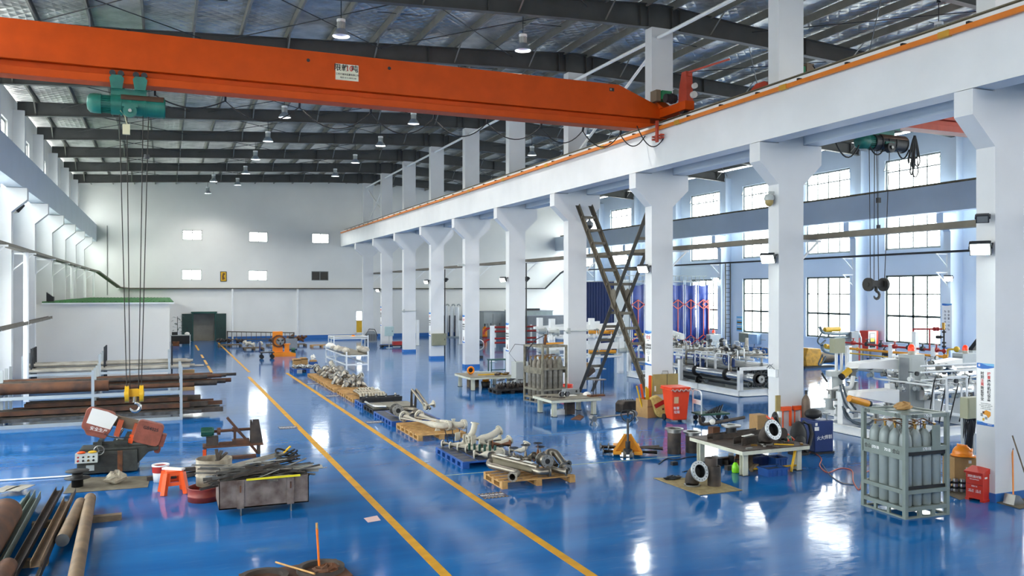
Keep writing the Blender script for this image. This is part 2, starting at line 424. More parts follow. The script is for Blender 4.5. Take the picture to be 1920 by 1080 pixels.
# crane runway beams
for x0, x1, nm, m in ((13.93, 14.47, 'middle column row, near bay', BEAM), (15.33, 15.87, 'middle column row, far bay', BEAMB), (-5.3, -4.75, 'left wall', BEAMB), (34.25, 34.85, 'right wall', BEAMB)):
    xc = (x0+x1)/2
    b = B().box(x0, x1, -6, YF, 8.85, 9.1).box(x0+.06, x1-.06, -6, YF, 7.8, 8.85)
    if m is BEAM: b = B().box(x0, x1, -6, YF, 7.8, 9.1)
    else: b = B().box(x0, x1, -6, YF, 7.8, 9.1)
    c = b.st('crane_runway_beam', m, label='concrete crane runway beam along the '+nm)
    B().sec((xc, -6, 9.17), (xc, YF-.5, 9.17), ISEC(.1, .14, .03)).st('crane_rail', mat('worn rail steel', '77705f', .5, .5, var=.3), par=c)
    cl = B()
    for i in range(120):
        y = -5.5+i*.62
        for s in (-1, 1): cl.box(xc+s*.1-.03, xc+s*.1+.03, y, y+.09, 9.1, 9.15)
    cl.st('rail_clips', DARK, par=c)
# orange conductor bar on the near beam
b = B().sec((13.83, -5, 8.93), (13.83, YF-.6, 8.93), [(-.035, -.05), (.035, -.05), (.035, .05), (-.035, .05)])
cb = b.go('conductor_bar', CONDU, label='orange crane conductor bar along the white runway beam', category='conductor bar')
br = B().box(-.03, .08, 0, .06, .0, .05).box(-.03, -.015, 0, .06, -.08, .05); cp = B().box(-.045, .045, 0, .25, -.06, .06)
for i in range(48):
    y = -2.5+i*1.5
    o = br.go('bracket', DARK, cb) if i == 0 else dup(o, par=cb)
    o.location = (13.845, y, 8.985)
    if i % 3 == 0:
        q = cp.go('joint_cover', BRASS, cb) if i == 0 else dup(q, par=cb)
        q.location = (13.83, y+.4, 8.93)
# ---- walls with window openings ----
WIN = 0
def wall_x(name, xw, t, m, holes):
    """wall in plane x=xw..xw+t, holes=[(y0,y1,z0,z1)] grouped per bay, sorted."""
    b = B(); x0, x1 = min(xw, xw+t), max(xw, xw+t)
    ys = sorted({(h[0], h[1]) for h in holes}); cur = -7
    for y0, y1 in ys:
        b.box(x0, x1, cur, y0, 0, 12.3)
        z = 0
        for h in sorted([h for h in holes if h[0] == y0], key=lambda h: h[2]):
            b.box(x0, x1, y0, y1, z, h[2]); z = h[3]
        b.box(x0, x1, y0, y1, z, 12.3); cur = y1
    b.box(x0, x1, cur, YF+.3, 0, 12.3)
    return b.st(name, m)
FRM = mat('dark green grey window frame', '4d554f', .5, var=.1)
FRM2 = mat('grey window frame', '8d9290', .5, var=.1)
def window_x(x, y0, y1, z0, z1, zs, m, thick=(), n=4, label=None):
    global WIN; WIN += 1
    b = B(); t = .1
    for y in (y0+t/2, y1-t/2): b.box(x-.03, x+.03, y-t/2, y+t/2, z0, z1)
    for z in (z0+t/2, z1-t/2): b.box(x-.03, x+.03, y0, y1, z-t/2, z+t/2)
    for i in range(1, n):
        y = y0+(y1-y0)*i/n; w = .06 if (i == n//2 and thick) else .034
        b.box(x-.02, x+.02, y-w, y+w, z0, z1)
    for z in zs:
        w = .06 if z in thick else .034
        b.box(x-.02, x+.02, y0, y1, z-w, z+w)
    o = b.st('window_%d' % WIN, m, label=label)
    B().box(x-.004, x+.004, y0, y1, z0, z1).st('glass', GLASS, par=o)
    return o
def portal(loc, rot, sx, sy):
    l = bpy.data.lights.new('sky_portal', 'AREA'); l.shape = 'RECTANGLE'; l.size = sx; l.size_y = sy
    l.cycles.is_portal = True
    o = bpy.data.objects.new('sky_portal', l); COL.objects.link(o); o.location = loc; o.rotation_euler = rot
holes = []
for k in range(12):
    yc = YB[k]+3.02
    holes += [(yc-1.75, yc+1.75, 1.25, 4.85), (yc-1.75, yc+1.75, 6.2, 11.05)]
wall_x('wall_right', X1, .3, BLUW, holes)
for y0, y1, z0, z1 in holes:
    lo = z0 < 2
    o = window_x(X1+.12, y0, y1, z0, z1, (2.68, 3.84) if lo else (7.35, 8.7, 10.4), FRM if lo else FRM2, (2.68,) if lo else ())
    if not lo and y0 > 15:
        sb = B()     # top hung vents tilted open
        for i in range(4):
            w = (y1-y0)/4; ya = y0+w*i
            for yy in (ya+.05, ya+w-.05): sb.bar((X1+.1, yy, 11.0), (X1-.12, yy, 10.46), .03)
            sb.bar((X1-.12, ya+.05, 10.46), (X1-.12, ya+w-.05, 10.46), .03)
        sb.st('sash', FRM2, par=o)
    portal((X1+.35, (y0+y1)/2, (z0+z1)/2), (0, PI/2, 0), z1-z0, y1-y0)
holes = []
for k in range(12):
    yc = YB[k]+3.02
    holes += [(yc-1.75, yc+1.75, 6.2, 11.05)]
    if yc < 34: holes += [(yc-1.75, yc+1.75, 1.25, 4.85)]  # unseen low windows, their run set by the light wanted inside
wall_x('wall_left', X0, -.3, WALL, holes)
for y0, y1, z0, z1 in holes:
    lo = z0 < 2
    window_x(X0-.12, y0, y1, z0, z1, (2.68, 3.84) if lo else (7.35, 8.7, 10.4), FRM if lo else FRM2, (2.68,) if lo else ())
    portal((X0-.35, (y0+y1)/2, (z0+z1)/2), (0, -PI/2, 0), z1-z0, y1-y0)
# wall behind the camera: unseen, closed low to hold back rear light, gaps up high
b = B()
cols = [X0-.3, -1, 4, 9, 14, 20, 25, 30, X1+.3]
for i, (xa, xb) in enumerate(zip(cols, cols[1:])):
    if i % 2 == 0: b.box(xa, xb, -7.3, -7, 0, 12.3)
    else:
        b.box(xa, xb, -7.3, -7, REARLO, REARHI).box(xa, xb, -7.3, -7, 11, 12.3)
        portal(((xa+xb)/2, -7.2, (REARHI+11)/2), (PI/2, 0, 0), xb-xa, 11-REARHI)
        if REARLO > .1: portal(((xa+xb)/2, -7.2, REARLO/2), (PI/2, 0, 0), xb-xa, REARLO)
b.st('wall_near', WALL)
# far wall: holes in the plane y = YF
def rect_far(u0, u1, v0, v1):
    a = PY(u0, v0, YF); b_ = PY(u1, v1, YF)
    return a.x, b_.x, b_.z, a.z
FH = [rect_far(342, 379, 431, 450.5), rect_far(467, 502, 434.5, 454), rect_far(585, 617, 437.5, 456.5),
      rect_far(341, 378, 505.5, 525), rect_far(466, 501, 507, 526), rect_far(584, 616, 508.5, 526),
      rect_far(667, 680, 583, 634)]
dx0, dx1 = PY(361, 587, YF).x, PY(404, 587, YF).x
FH.append((dx0, dx1, 0, 2.25))
xs = sorted({X0-.3, X1+.3, *[h[0] for h in FH], *[h[1] for h in FH]})
b = B()
for xa, xb in zip(xs, xs[1:]):
    xm = (xa+xb)/2; z = 0.
    for h in sorted([h for h in FH if h[0] < xm < h[1]], key=lambda h: h[2]):
        if h[2] > z+.001: b.box(xa, xb, YF, YF+.25, z, h[2])
        z = h[3]
    b.prism([(xa, z), (xb, z), (xb, zr(xb)+.62), (xa, zr(xa)+.62)] if not (xa < 14.9 < xb) else [(xa, z), (xb, z), (xb, zr(xb)+.62), (14.9, zr(14.9)+.62), (xa, zr(xa)+.62)], 'y', YF, YF+.25)
b.st('wall_far', FARW)
for i, (xa, xb, za, zb) in enumerate(FH[:6]):
    WIN += 1; b = B()
    for x in (xa, xb-.05): b.box(x, x+.05, YF+.03, YF+.1, za, zb)
    for z in (za, zb-.05): b.box(xa, xb, YF+.03, YF+.1, z, z+.05)
    if i != 5:
        b.box((xa+xb)/2-.03, (xa+xb)/2+.03, YF+.04, YF+.09, za, zb)
        if i == 0: b.box(xa, xb, YF+.04, YF+.09, za+(zb-za)*.72, za+(zb-za)*.72+.05)
        o = b.st('window_%d' % WIN, FRM2)
        B().box(xa, xb, YF+.06, YF+.066, za, zb).st('glass', GLASS, par=o)
        portal(((xa+xb)/2, YF+.3, (za+zb)/2), (-PI/2, 0, 0), xb-xa, zb-za)
    else:
        b.box((xa+xb)/2-.03, (xa+xb)/2+.03, YF+.03, YF+.1, za, zb)
        o = b.st('vent_grille', FRM2, label='louvred vent grille in the far wall beside the lower windows')
        s = B()
        for j in range(9):
            z = za+.06+(zb-za-.1)*j/9; s.prism([(YF+.04, z), (YF+.1, z+.09), (YF+.1, z+.1), (YF+.04, z+.01)], 'x', xa, xb)
        s.box(xa, xb, YF+.15, YF+.2, za, zb)
        s.st('louvre', mat('dark louvre', '55544f', .6), par=o)
# far doorway with green leaves folded back on the wall
b = B().box(dx0-.05, dx0+.06, YF-.05, YF+.2, 0, 2.3).box(dx1-.06, dx1+.05, YF-.05, YF+.2, 0, 2.3).box(dx0-.12, dx1+.12, YF-.08, YF+.2, 2.22, 2.36)
dr = b.st('door_1', GREEND)
for s, xa, xb in ((-1, PY(341, 600, YF).x, dx0-.02), (1, dx1+.02, PY(424, 600, YF).x)):
    lf = B().box(xa, xb, YF-.09, YF-.03, .03, 2.2)
    o = lf.st('door_leaf', mat('dark green door paint', '1c3a35', .45, var=.1), par=dr)
    B().box((xa+xb)/2-.02, (xa+xb)/2+.02, YF-.13, YF-.09, .95, 1.15).st('handle', DARK, par=o)
B().box(dx0-.4, dx1+.4, YF+.9, YF+1.0, -.1, 2.6).box(dx0-.4, dx1+.4, YF+.25, YF+.95, 2.4, 2.6).box(dx0-.4, dx0-.3, YF+.25, YF+.95, 0, 2.4).box(dx1+.3, dx1+.4, YF+.25, YF+.95, 0, 2.4).st('wall_shade_box_beyond_door', mat('grey plaster', '9a988f', .7))  # grey back wall; top and sides added to keep sky light out
B().box(dx0-.3, dx1+.3, YF+.25, YF+.95, -.05, 0).st('floor_beyond_door', mat('grey concrete', '8a8880', .7))
(xa, xb, za, zb) = FH[6]
b = B().box(xa, xa+.06, YF, YF+.1, 0, zb).box(xb-.06, xb, YF, YF+.1, 0, zb).box(xa, xb, YF, YF+.1, zb-.06, zb).box(xa, xb, YF, YF+.1, 1.45, 1.52).box(xa, xb, YF, YF+.1, 0, .45)
o = b.st('door_2', WSTEEL, label='narrow glazed side door at the far wall')
B().box(xa, xb, YF+.05, YF+.055, 1.5, zb).st('glass', GLASS, par=o)
B().box(xa+.06, xb-.06, YF+.02, YF+.08, .45, 1.45).st('door_panel', YELLOW, par=o, label='yellow lower door panel')
# skirting
B().box(dx1+.9, X1, YF-.03, YF, 0, .3).st('baseboard_far', SKIRT)
B().box(X1-.03, X1, 5, YF-.04, 0, .3).st('baseboard_right', SKIRT)
B().box(X0, X0+.03, 5, 43, 0, .3).st('baseboard_left', SKIRT)
# ---- sky through the windows ----
w = bpy.data.worlds.new('sky'); SC.world = w; w.use_nodes = True
n = w.node_tree.nodes; L = w.node_tree.links
bg = n['Background']
tc = n.new('ShaderNodeTexCoord'); sx = n.new('ShaderNodeSeparateXYZ'); rp = n.new('ShaderNodeValToRGB')
L.new(tc.outputs['Generated'], sx.inputs[0])
ad = n.new('ShaderNodeMath'); ad.operation = 'MULTIPLY_ADD'; ad.inputs[1].default_value = .5; ad.inputs[2].default_value = .5
L.new(sx.outputs['Z'], ad.inputs[0]); L.new(ad.outputs[0], rp.inputs[0])
e = rp.color_ramp.elements
e[0].position = .44; e[0].color = (.5, .5, .48, 1); e[1].position = .5; e[1].color = (1, .99, .96, 1)
x = e.new(1.0); x.color = (.97, .98, .98, 1)
L.new(rp.outputs[0], bg.inputs[0]); bg.inputs[1].default_value = SKY
# ---- camera ----
cam = bpy.data.cameras.new('camera'); co = bpy.data.objects.new('camera', cam); COL.objects.link(co)
co.location = (0, 0, HC); co.rotation_euler = (PI/2, 0, -TH)
cam.sensor_width = 36; cam.lens = FL/1920*36; cam.shift_y = (V0-540)/1920; cam.clip_end = 300
SC.camera = co
SC.view_settings.view_transform = 'Standard'; SC.view_settings.look = 'None'; SC.view_settings.gamma = 1
SC.view_settings.use_curve_mapping = False; SC.view_settings.exposure = EXPO
cy = SC.cycles
cy.use_denoising = True
try: cy.denoiser = 'OPENIMAGEDENOISE'
except Exception: pass
cy.max_bounces = 12; cy.diffuse_bounces = 8; cy.glossy_bounces = 4; cy.transparent_max_bounces = 8
cy.caustics_reflective = False; cy.caustics_refractive = False; cy.sample_clamp_indirect = 8
# ================= CRANES, LAMPS, TRAYS, FLOODLIGHTS =================
def crane(name, label, yg, xa, xb, m, sign=False, hoistside=1):
    t = T(name, label, 'overhead crane', (0, yg, 0))
    g = B().prism([(xa, 9.29), (xa, 9.45), (xa+.4, 9.72), (xa+1.6, 10.2), (xb-1.6, 10.2), (xb-.3, 9.72), (xb+.1, 9.45), (xb+.1, 9.29)], 'y', 0, .55)
    g = g.go('box_girder', m, t, bevel=.012)
    B().box(xa+.1, xb-.4, .17, .38, 9.11, 9.29).go('lower_web', m, t)
    B().prism([(xa+.2, 8.94), (xb-.9, 8.94), (xb-.2, 9.13), (xa, 9.13)], 'y', .02, .52).go('bottom_flange', m, t, bevel=.01)
    for s, x in ((-1, xa), (1, xb)):
        c = B().box(x-.16, x+.16, -1.35, 1.75, 9.32, 9.58).prism([(-.25, 9.58), (.15, 9.85), (.5, 9.85), (.95, 9.58)], 'x', x-.2, x+.16)
        e = c.go('end_carriage', m, t, bevel=.01)
        for y in (-1.05, 1.45): B().cyl((x-.07, y, 9.42), (x+.07, y, 9.42), .18, n=18).go('wheel', DARK, e)
    return t, g
c1, g1 = crane('bridge_crane', 'large orange overhead crane spanning the near bay', 21.8, -5.02, 14.2, ORANGE)
# holes, bolts, end plate marks of the near girder
def onface(u, v): return PY(u, v, 21.8)-V((0, 21.8, 0))
for u, v in ((578, 113), (730, 128)):
    p = onface(u, v); B().cyl(p+V((0, -.006, 0)), p+V((0, .01, 0)), .045, n=14).go('lifting_hole', BLKT, c1)
p = onface(1147, 168); B().bc(p, (.16, .012, .1)).go('name_plate', BLKT, c1)
text('合', .07, MT(p+V((-.03, -.008, 0)), '-y'), WHT, c1)
a, b_ = onface(629, 120), onface(672, 152)
cx, cz, sw, sh = (a.x+b_.x)/2, (a.z+b_.z)/2, b_.x-a.x, .42
sg = B().box(cx-sw/2, cx+sw/2, -.012, 0, cz-sh/2, cz+sh/2).go('load_sign', mat('cream sign plate', 'd8d6be', .5, var=.05), c1)
def tl(body, size, x, z, m, bold=0): text(body, size, MT((x, -.013, z), '-y'), m, sg, bold=bold)
tl('限载', .19, cx-.155, cz+.1, BLKT, .003); tl('10', .2, cx+.06, cz+.1, REDT, .003); tl('吨', .19, cx+.2, cz+.1, BLKT, .003)
tl('江西万福安起重有限公司', .056, cx+.01, cz-.06, BLKT, .001); tl('电话 0512-38432188', .05, cx+.03, cz-.145, BLKT, .0008)
# travel motor, control boxes and mast on the right-hand carriage
p = PY(1260, 201, 21.2)
B().cyl((13.75, -.75, 9.74), (14.1, -.75, 9.74), .13, n=14).cyl((13.95, -.75, 9.74), (14.0, -.75, 9.74), .16, n=14).go('travel_motor', DARK, c1)
bx = B().box(14.0, 14.35, -.2, .25, 9.86, 10.12).go('resistor_box', mat('bright green box', '1f7a4e', .5), c1)
B().box(13.83, 13.98, -.15, .2, 9.8, 10.14).go('relay_box', mat('brown box', '7d6a55', .6), c1)
B().prism([(-1.35, 9.55), (-.9, 9.55), (-.95, 10.0), (-1.08, 10.45), (-1.3, 10.45)], 'x', 14.1, 14.32).box(14.15, 14.27, -1.35, -1.0, 10.3, 10.38).go('buffer_post', ORANGED, c1)
B().bar((14.2, -1.3, 10.42), (14.9, -2.3, 10.62), .05).go('collector_arm', ORANGED, c1)
B().cyl((14.3, -1.45, 9.75), (14.3, -1.35, 9.75), .1).cyl((14.3, -1.5, 10.0), (14.3, -1.4, 10.0), .08).go('buffer', mat('white nylon', 'd8d6d0', .5), c1)
col = B().box(13.72, 13.78, -.35, -.25, 8.5, 9.15); [col.bc((13.8, -.3+dy, 8.62+dz), (.12, .06, .05)) for dy in (-.2, -.05, .1, .25) for dz in (0, .08)]
col.go('current_collector', ORANGED, c1)
# festoon cable
fx = [-.2, 1.45, 3.3, 5.2, 7.0, 8.6, 10.3, 11.7, 13.0, 13.9]
for i, (x0, x1) in enumerate(zip(fx, fx[1:])):
    o = B().tube(sag((x0, .62, 8.86), (x1, .62, 8.86), [.25, .45, .5, .5, .45, .42, .42, .45, .35][i], 12), .017, n=6).go('festoon_cable', CABLE, c1)
    B().bar((x0, .62, 8.84), (x0, .55, 8.98), .05).go('cable_trolley', DARK, c1)
B().tube(sag((13.2, -.05, 9.0), (14.0, -.4, 8.75), .5, 12), .018, n=6).go('festoon_cable', CABLE, c1)
c2, g2 = crane('bridge_crane', 'faded red overhead crane in the window bay behind the columns', 18.5, 15.6, 34.55, ORANGED)
B().tube(sag((15.9, -1.2, 10.0), (18, -.8, 9.0), .2), .014, n=5).go('festoon_cable', CABLE, c2)
B().box(15.9, 16.2, -.6, -.2, 9.6, 10.15).go('relay_box', mat('bright green box', '1f7a4e', .5), c2)
B().box(16.25, 16.5, -.6, -.2, 9.6, 10.25).go('relay_box', mat('brown box', '7d6a55', .6), c2)
def hoist(label, x0, x1, yg, zc, hookz, blk, hookm, spread, dark=False):
    """wire-rope hoist hung below a girder; x along the drum."""
    t = T('electric_hoist', label, 'hoist', (0, yg+.27, 0)); L = x1-x0
    r = .24
    body = B().cyl((x0+.5*L*.6, 0, zc), (x1, 0, zc), r, n=24).cyl((x1-.02, 0, zc), (x1+.02, 0, zc), r*.9, n=24)
    for f in (.42, .55, .72, .74, .98): body.ring((x0+L*f, 0, zc), (x0+L*f+.03, 0, zc), r+.02, r-.02, 24)
    h = body.go('drum_housing', GREENM, t)
    arcp = [((r+.022)*math.cos(PI*(.12+.76*i/12)), zc+(r+.022)*math.sin(PI*(.12+.76*i/12))) for i in range(13)]
    B().prism([(-q[0], q[1]) for q in arcp], 'x', x0+.43*L, x1-.02).go('drum_cover', mat('rusty brown cover', '5b4436', .7, var=.3, scale=6), t)
    mo = B().lathe([(0, -.02), (.15, 0), (.22, .06), (.235, .14), (.235, .3)], n=20).tf(Matrix.Translation((x0, 0, zc)) @ Matrix.Rotation(PI/2, 4, 'Y'))
    mo.go('motor_cowl', GREENM, t)
    fins = B().cyl((x0+.28, 0, zc), (x0+L*.42, 0, zc), .18, n=20)
    for i in range(24):
        a = 2*PI*i/24; c, s = math.cos(a), math.sin(a)
        fins.bar((x0+.28, c*.19, zc+s*.19), (x0+L*.4, c*.19, zc+s*.19), .012, .05, upv=(0, c, s))
    fins.go('finned_motor', GREENM, t)
    for xx in (x0+L*.38, x0+L*.68):
        for s in (-1, 1):
            pl = B().prism([(xx-.12, 8.8), (xx+.12, 8.8), (xx+.16, 9.05), (xx+.1, 9.12), (xx-.1, 9.12), (xx-.16, 9.05)], 'y', s*.3-.015, s*.3+.015)
            o = pl.go('trolley_plate', GREENM, t)
            for dx in (-.09, .09): B().cyl((xx+dx, s*.17, 9.17), (xx+dx, s*.28, 9.17), .07).go('wheel', DARK, o)
    B().box(x0+L*.3, x0+L*.76, -.09, .09, zc+r*.9, 8.84).go('suspension_frame', GREENM, t)
    gx = x0+L*.55
    gu = B().cyl((gx, -r-.1, zc-r*.75), (gx, -r+.04, zc-r*.75), .15, n=18).cyl((gx, -r-.13, zc-r*.75), (gx, -r-.1, zc-r*.75), .06)
    gu.go('rope_guide', GREENM, t); B().cyl((gx, -r-.14, zc-r*.75), (gx, -r-.13, zc-r*.75), .04, n=10).go('hub_cap', STEEL, t); B().box(gx-.17, gx+.17, -r-.04, -r+.06, zc-.08, zc+.0).go('guide_bracket', GREENM, t)
    for i, (ut, ub) in enumerate(spread):
        B().cyl((ut, -.05+.04*(i % 2), zc-r*.8), (ub, -.05+.04*(i % 2), hookz), .011, n=6, cap=False).go('rope', ROPE, t)
    # hook block
    xs = sum(b for a, b in spread)/len(spread); w = max(b for a, b in spread)-min(b for a, b in spread)
    hb = B().box(xs-w*.45, xs+w*.45, -.06, .06, hookz-.16, hookz+.02).go('hook_block', blk, t)
    for s in (-1, 1):
        B().cyl((xs+s*w*.5-.045, 0, hookz-.1), (xs+s*w*.5+.045, 0, hookz-.1), .2, n=20).cyl((xs+s*w*.5-.06, 0, hookz-.1), (xs+s*w*.5+.06, 0, hookz-.1), .07, n=12).go('sheave_guard', blk, hb)
    B().cyl((xs, 0, hookz-.16), (xs, 0, hookz-.3), .05).tube([V((xs, 0, hookz-.28))]+[V((xs+.02, 0, hookz-.42))+V((math.cos(a), 0, math.sin(a)))*.11 for a in [PI*.5-PI*1.45*i/10 for i in range(11)]], [.04]*9+[.032, .025, .012], n=8).go('hook', hookm, hb)
    return t
HX = [(-.98, -.82), (-.82, -.75), (-.46, -.56), (-.34, -.5)]
h1 = hoist('teal electric hoist with ropes and yellow hook block under the orange crane', -1.67, .02, 21.8, 8.47, 1.62, YELLOW, INOX, HX)
B().tube([(-.95, -.2, 8.3), (-.85, -.3, 8.15), (-.8, -.32, 7.95)], .012).box(-.9, -.74, -.36, -.28, 7.72, 7.96).go('limit_switch', mat('ivory box', 'cfc9a6', .5), h1)
B().cyl((-.38, -.12, 7.2), (-.38, -.12, 7.3), .06).go('rope_weight', DARK, h1)
h2 = hoist('teal and black electric hoist with dark hook block in the window bay', 18.95, 20.75, 18.5, 8.45, 4.3, mat('black hook block', '33302c', .6), mat('dark hook', '4a4640', .5), [(19.35, 19.4), (19.6, 19.58), (19.65, 19.72), (20.2, 20.0)])
for ch in h2.children:
    if ch.name.startswith(('drum_housing', 'rope_guide')): ch.data.materials[0] = mat('black drum', '2a2b2c', .5, var=.2)
b = B()
for i, (dx, dz, w) in enumerate(((-.25, .75, .1), (-.12, 1.1, .12), (0, .9, .08), (.08, 1.15, .14), (.2, .8, .1), (.02, .6, .2))):
    b.tube(sag((21.0, -.2, 8.72), (21.0+dx, -.2+.04*i, 8.72-dz), -.05, 5)+sag((21.0+dx, -.2+.04*i, 8.72-dz), (21.0+dx+w, -.15, 8.72-dz*.95), .12, 6)[1:]+sag((21.0+dx+w, -.15, 8.72-dz*.95), (21.05, -.2, 8.72), -.05, 5)[1:], .02, n=6)
b.go('bunched_cable', CABLE, h2)
for x0, x1, d in ((17.9, 18.9, .5), (19.2, 19.9, .35), (20.3, 20.9, .4)):
    B().tube(sag((x0, -.1, 8.55), (x1, -.1, 8.3), d, 10), .022, n=6).go('loop_cable', CABLE, h2)
B().cyl((19.4, -.35, 8.2), (19.4, -.35, 5.9), .006, n=5).box(19.35, 19.45, -.4, -.3, 6.6, 6.75).box(19.36, 19.44, -.39, -.31, 5.75, 5.95).go('pendant_control', CABLE, h2)
# high bay lamps
def highbay(x, y, zb, label, grp):
    t = T('high_bay_lamp', label, 'hanging lamp', (x, y, zb), group=grp)
    B().lathe([(.26, 0), (.25, .03), (.2, .12), (.13, .2), (.12, .22)], n=24).go('shade', ALU, t)
    B().lathe([(.245, .012), (.19, .11), (.12, .19), (0, .19)], n=24).go('reflector', LAMPW, t)
    hs = B().cyl((0, 0, .2), (0, 0, .42), .1, n=14)
    for i in range(10):
        a = 2*PI*i/10; hs.bar((math.cos(a)*.11, math.sin(a)*.11, .22), (math.cos(a)*.11, math.sin(a)*.11, .42), .012, .03, upv=(math.cos(a), math.sin(a), 0))
    hs.go('ballast_housing', GREYL, t)
    B().cyl((0, 0, .42), (0, 0, .5), .13, n=16).go('top_cap', WSTEEL, t)
    l = bpy.data.lights.new('lamp', 'SPOT'); l.energy = LAMP_FILL; l.spot_size = 2.6; l.spot_blend = .6; l.shadow_soft_size = .12; l.color = (1, .97, .92)  # fill light added to brighten the hall; the lamps themselves look unlit
    lo = bpy.data.objects.new('lamp_fill_light', l); COL.objects.link(lo); lo.parent = t; lo.location = (0, 0, .05)
    B().cyl((0, 0, .5), (0, 0, zr(x)+.3-zb), .012, n=6).box(-.05, .05, -.03, .03, zr(x)+.25-zb, zr(x)+.34-zb).go('suspension_rod', DARK, t)
    return t
proto = None
def lamp(x, y, z, label, grp):
    highbay(x, y, z, label, grp)
for i in range(6): lamp(10.4, 23.95+6.2*i, 11.55, 'high bay lamp, %s from the near end of the row beside the columns' % ORD[i], 'high bay lamps, row closer to the columns')
for i in range(7): lamp(4.85, 24.7+6.25*i, 11.55, 'high bay lamp, %s from the near end of the mid-span row' % ORD[i], 'high bay lamps, mid-span row')
lamp(3.15, 60.5, 11.5, 'small high bay lamp near the far wall, left of the last mid-span one', 'high bay lamps near the far wall')
lamp(3.1, 67.5, 11.45, 'lowest high bay lamp, hanging just in front of the far wall', 'high bay lamps near the far wall')
p = PY(1760, 50, 18.4); lamp(p.x, 18.4, 11.7, 'high bay lamp with its shade cut off by the white beam at top right', 'high bay lamps, window bay')
p = PY(1505, 318, 40.0); lamp(p.x, 40.0, p.z-.1, 'high bay lamp seen under the beam in the window bay', 'high bay lamps, window bay')
p = PY(1055, 285, 29.5)
for i, y in enumerate((36.0, 42.5)): lamp(19.0, y, 11.6, 'high bay lamp half hidden behind the upper columns, %s one' % ('nearer', 'farther')[i], 'high bay lamps, window bay')
# cable trays
def tray(name, label, pts, m=TRAYM, w=.3, h=.1):
    b = B()
    for p, q in zip(pts, pts[1:]):
        b.sec(p, q, USEC(w, h, .012))
        p = V(p); q = V(q); x, y, d = basis(q-p)
        for i in range(-2, 3): b.bar(p+x*(i*w*.17)+y*(-h*.2), q+x*(i*w*.17)+y*(-h*.2), .035)
    return b.go(name, m, label=label, category='cable tray')
def bracket(parent, x, y, z, s, m=WSTEEL):
    b = B().bar((x, y, z), (x+s*.75, y, z), .06).bar((x, y, z-.6), (x+s*.65, y, z-.03), .045).bar((x, y, z-.65), (x, y, z+.05), .05)
    return b.go('bracket', m, parent)
tl_ = tray('cable_tray', 'brown grey cable tray on brackets along the left wall columns', [(-4.6, 8, 5.46), (-4.6, 63, 5.46), (-4.35, 66, 5.4), (-3.2, YF-.2, 4.3), (-2.4, YF-.15, 4.22), (17.6, YF-.15, 4.22), (24, YF-.15, 4.22)])
for y in YB[2:]: bracket(tl_, -5.1, y+.2, 5.38, 1)
tr_ = tray('cable_tray', 'brown cable tray on brackets along the far side of the middle columns', [(15.75, 6, 5.42), (15.75, YF-2, 5.42)], w=.28, h=.14)
for y in YB[1:]: bracket(tr_, 15.3, y+.2, 5.32, 1)
tw_ = tray('cable_tray', 'dark cable tray on white brackets along the window wall', [(34.8, 6, 5.9), (34.8, 70.4, 5.9), (34.65, 70.9, 5.7), (33.1, YF-.2, 4.25), (24, YF-.2, 4.22)], m=DARK, w=.2, h=.1)
for y in YB[2:]:
    bracket(tw_, 35.17, y+.2, 5.8, -1)
    if not 48 < y < 58: bracket(tw_, 35.17, y+.2, 4.9, -1)
tray('cable_tray', 'short steel channel at shoulder height on the left wall', [(-4.6, 22, 2.85), (-4.6, 41.6, 2.85)], w=.16, h=.12)
o = [o for o in bpy.data.objects if o.get('label', '').startswith('short steel channel')][0]
for y in (29.1, 35.1, 41.1): B().bar((-5.1, y, 2.78), (-4.5, y, 2.78), .06).go('bracket', WSTEEL, o)
def post(x, y, z0, z1, label, r=.06):
    B().cyl((x, y, z0), (x, y, z1), r, n=12).go('support_post', WSTEEL, label=label, category='post')
post(-4.6, 34.6, 0, 5.4, 'tall white tube post in front of the left wall, holding the tray', .09)
for i, y in enumerate((50.9, 59, 66.0)): post(-4.6, y, 3.62, 5.4, 'white tube post standing on the green cabin roof, %s' % ('nearest', 'middle', 'farthest')[i], .075)
post(PY(436, 600, YF-.3).x, YF-.3, 0, 4.18, 'white tube post against the far wall right of the green door', .07)
post(PY(558, 600, YF-.3).x, YF-.3, 0, 4.18, 'white tube post against the far wall behind the orange machine', .07)
p = PY(201, 480, YF-.05)
B().cyl((p.x, YF-.05, 3.7), (p.x, YF-.05, PY(201, 423, YF).z), .018, n=8).go('wall_conduit', DARK, label='thin dark vertical conduit on the far wall above the green roof', category='conduit')
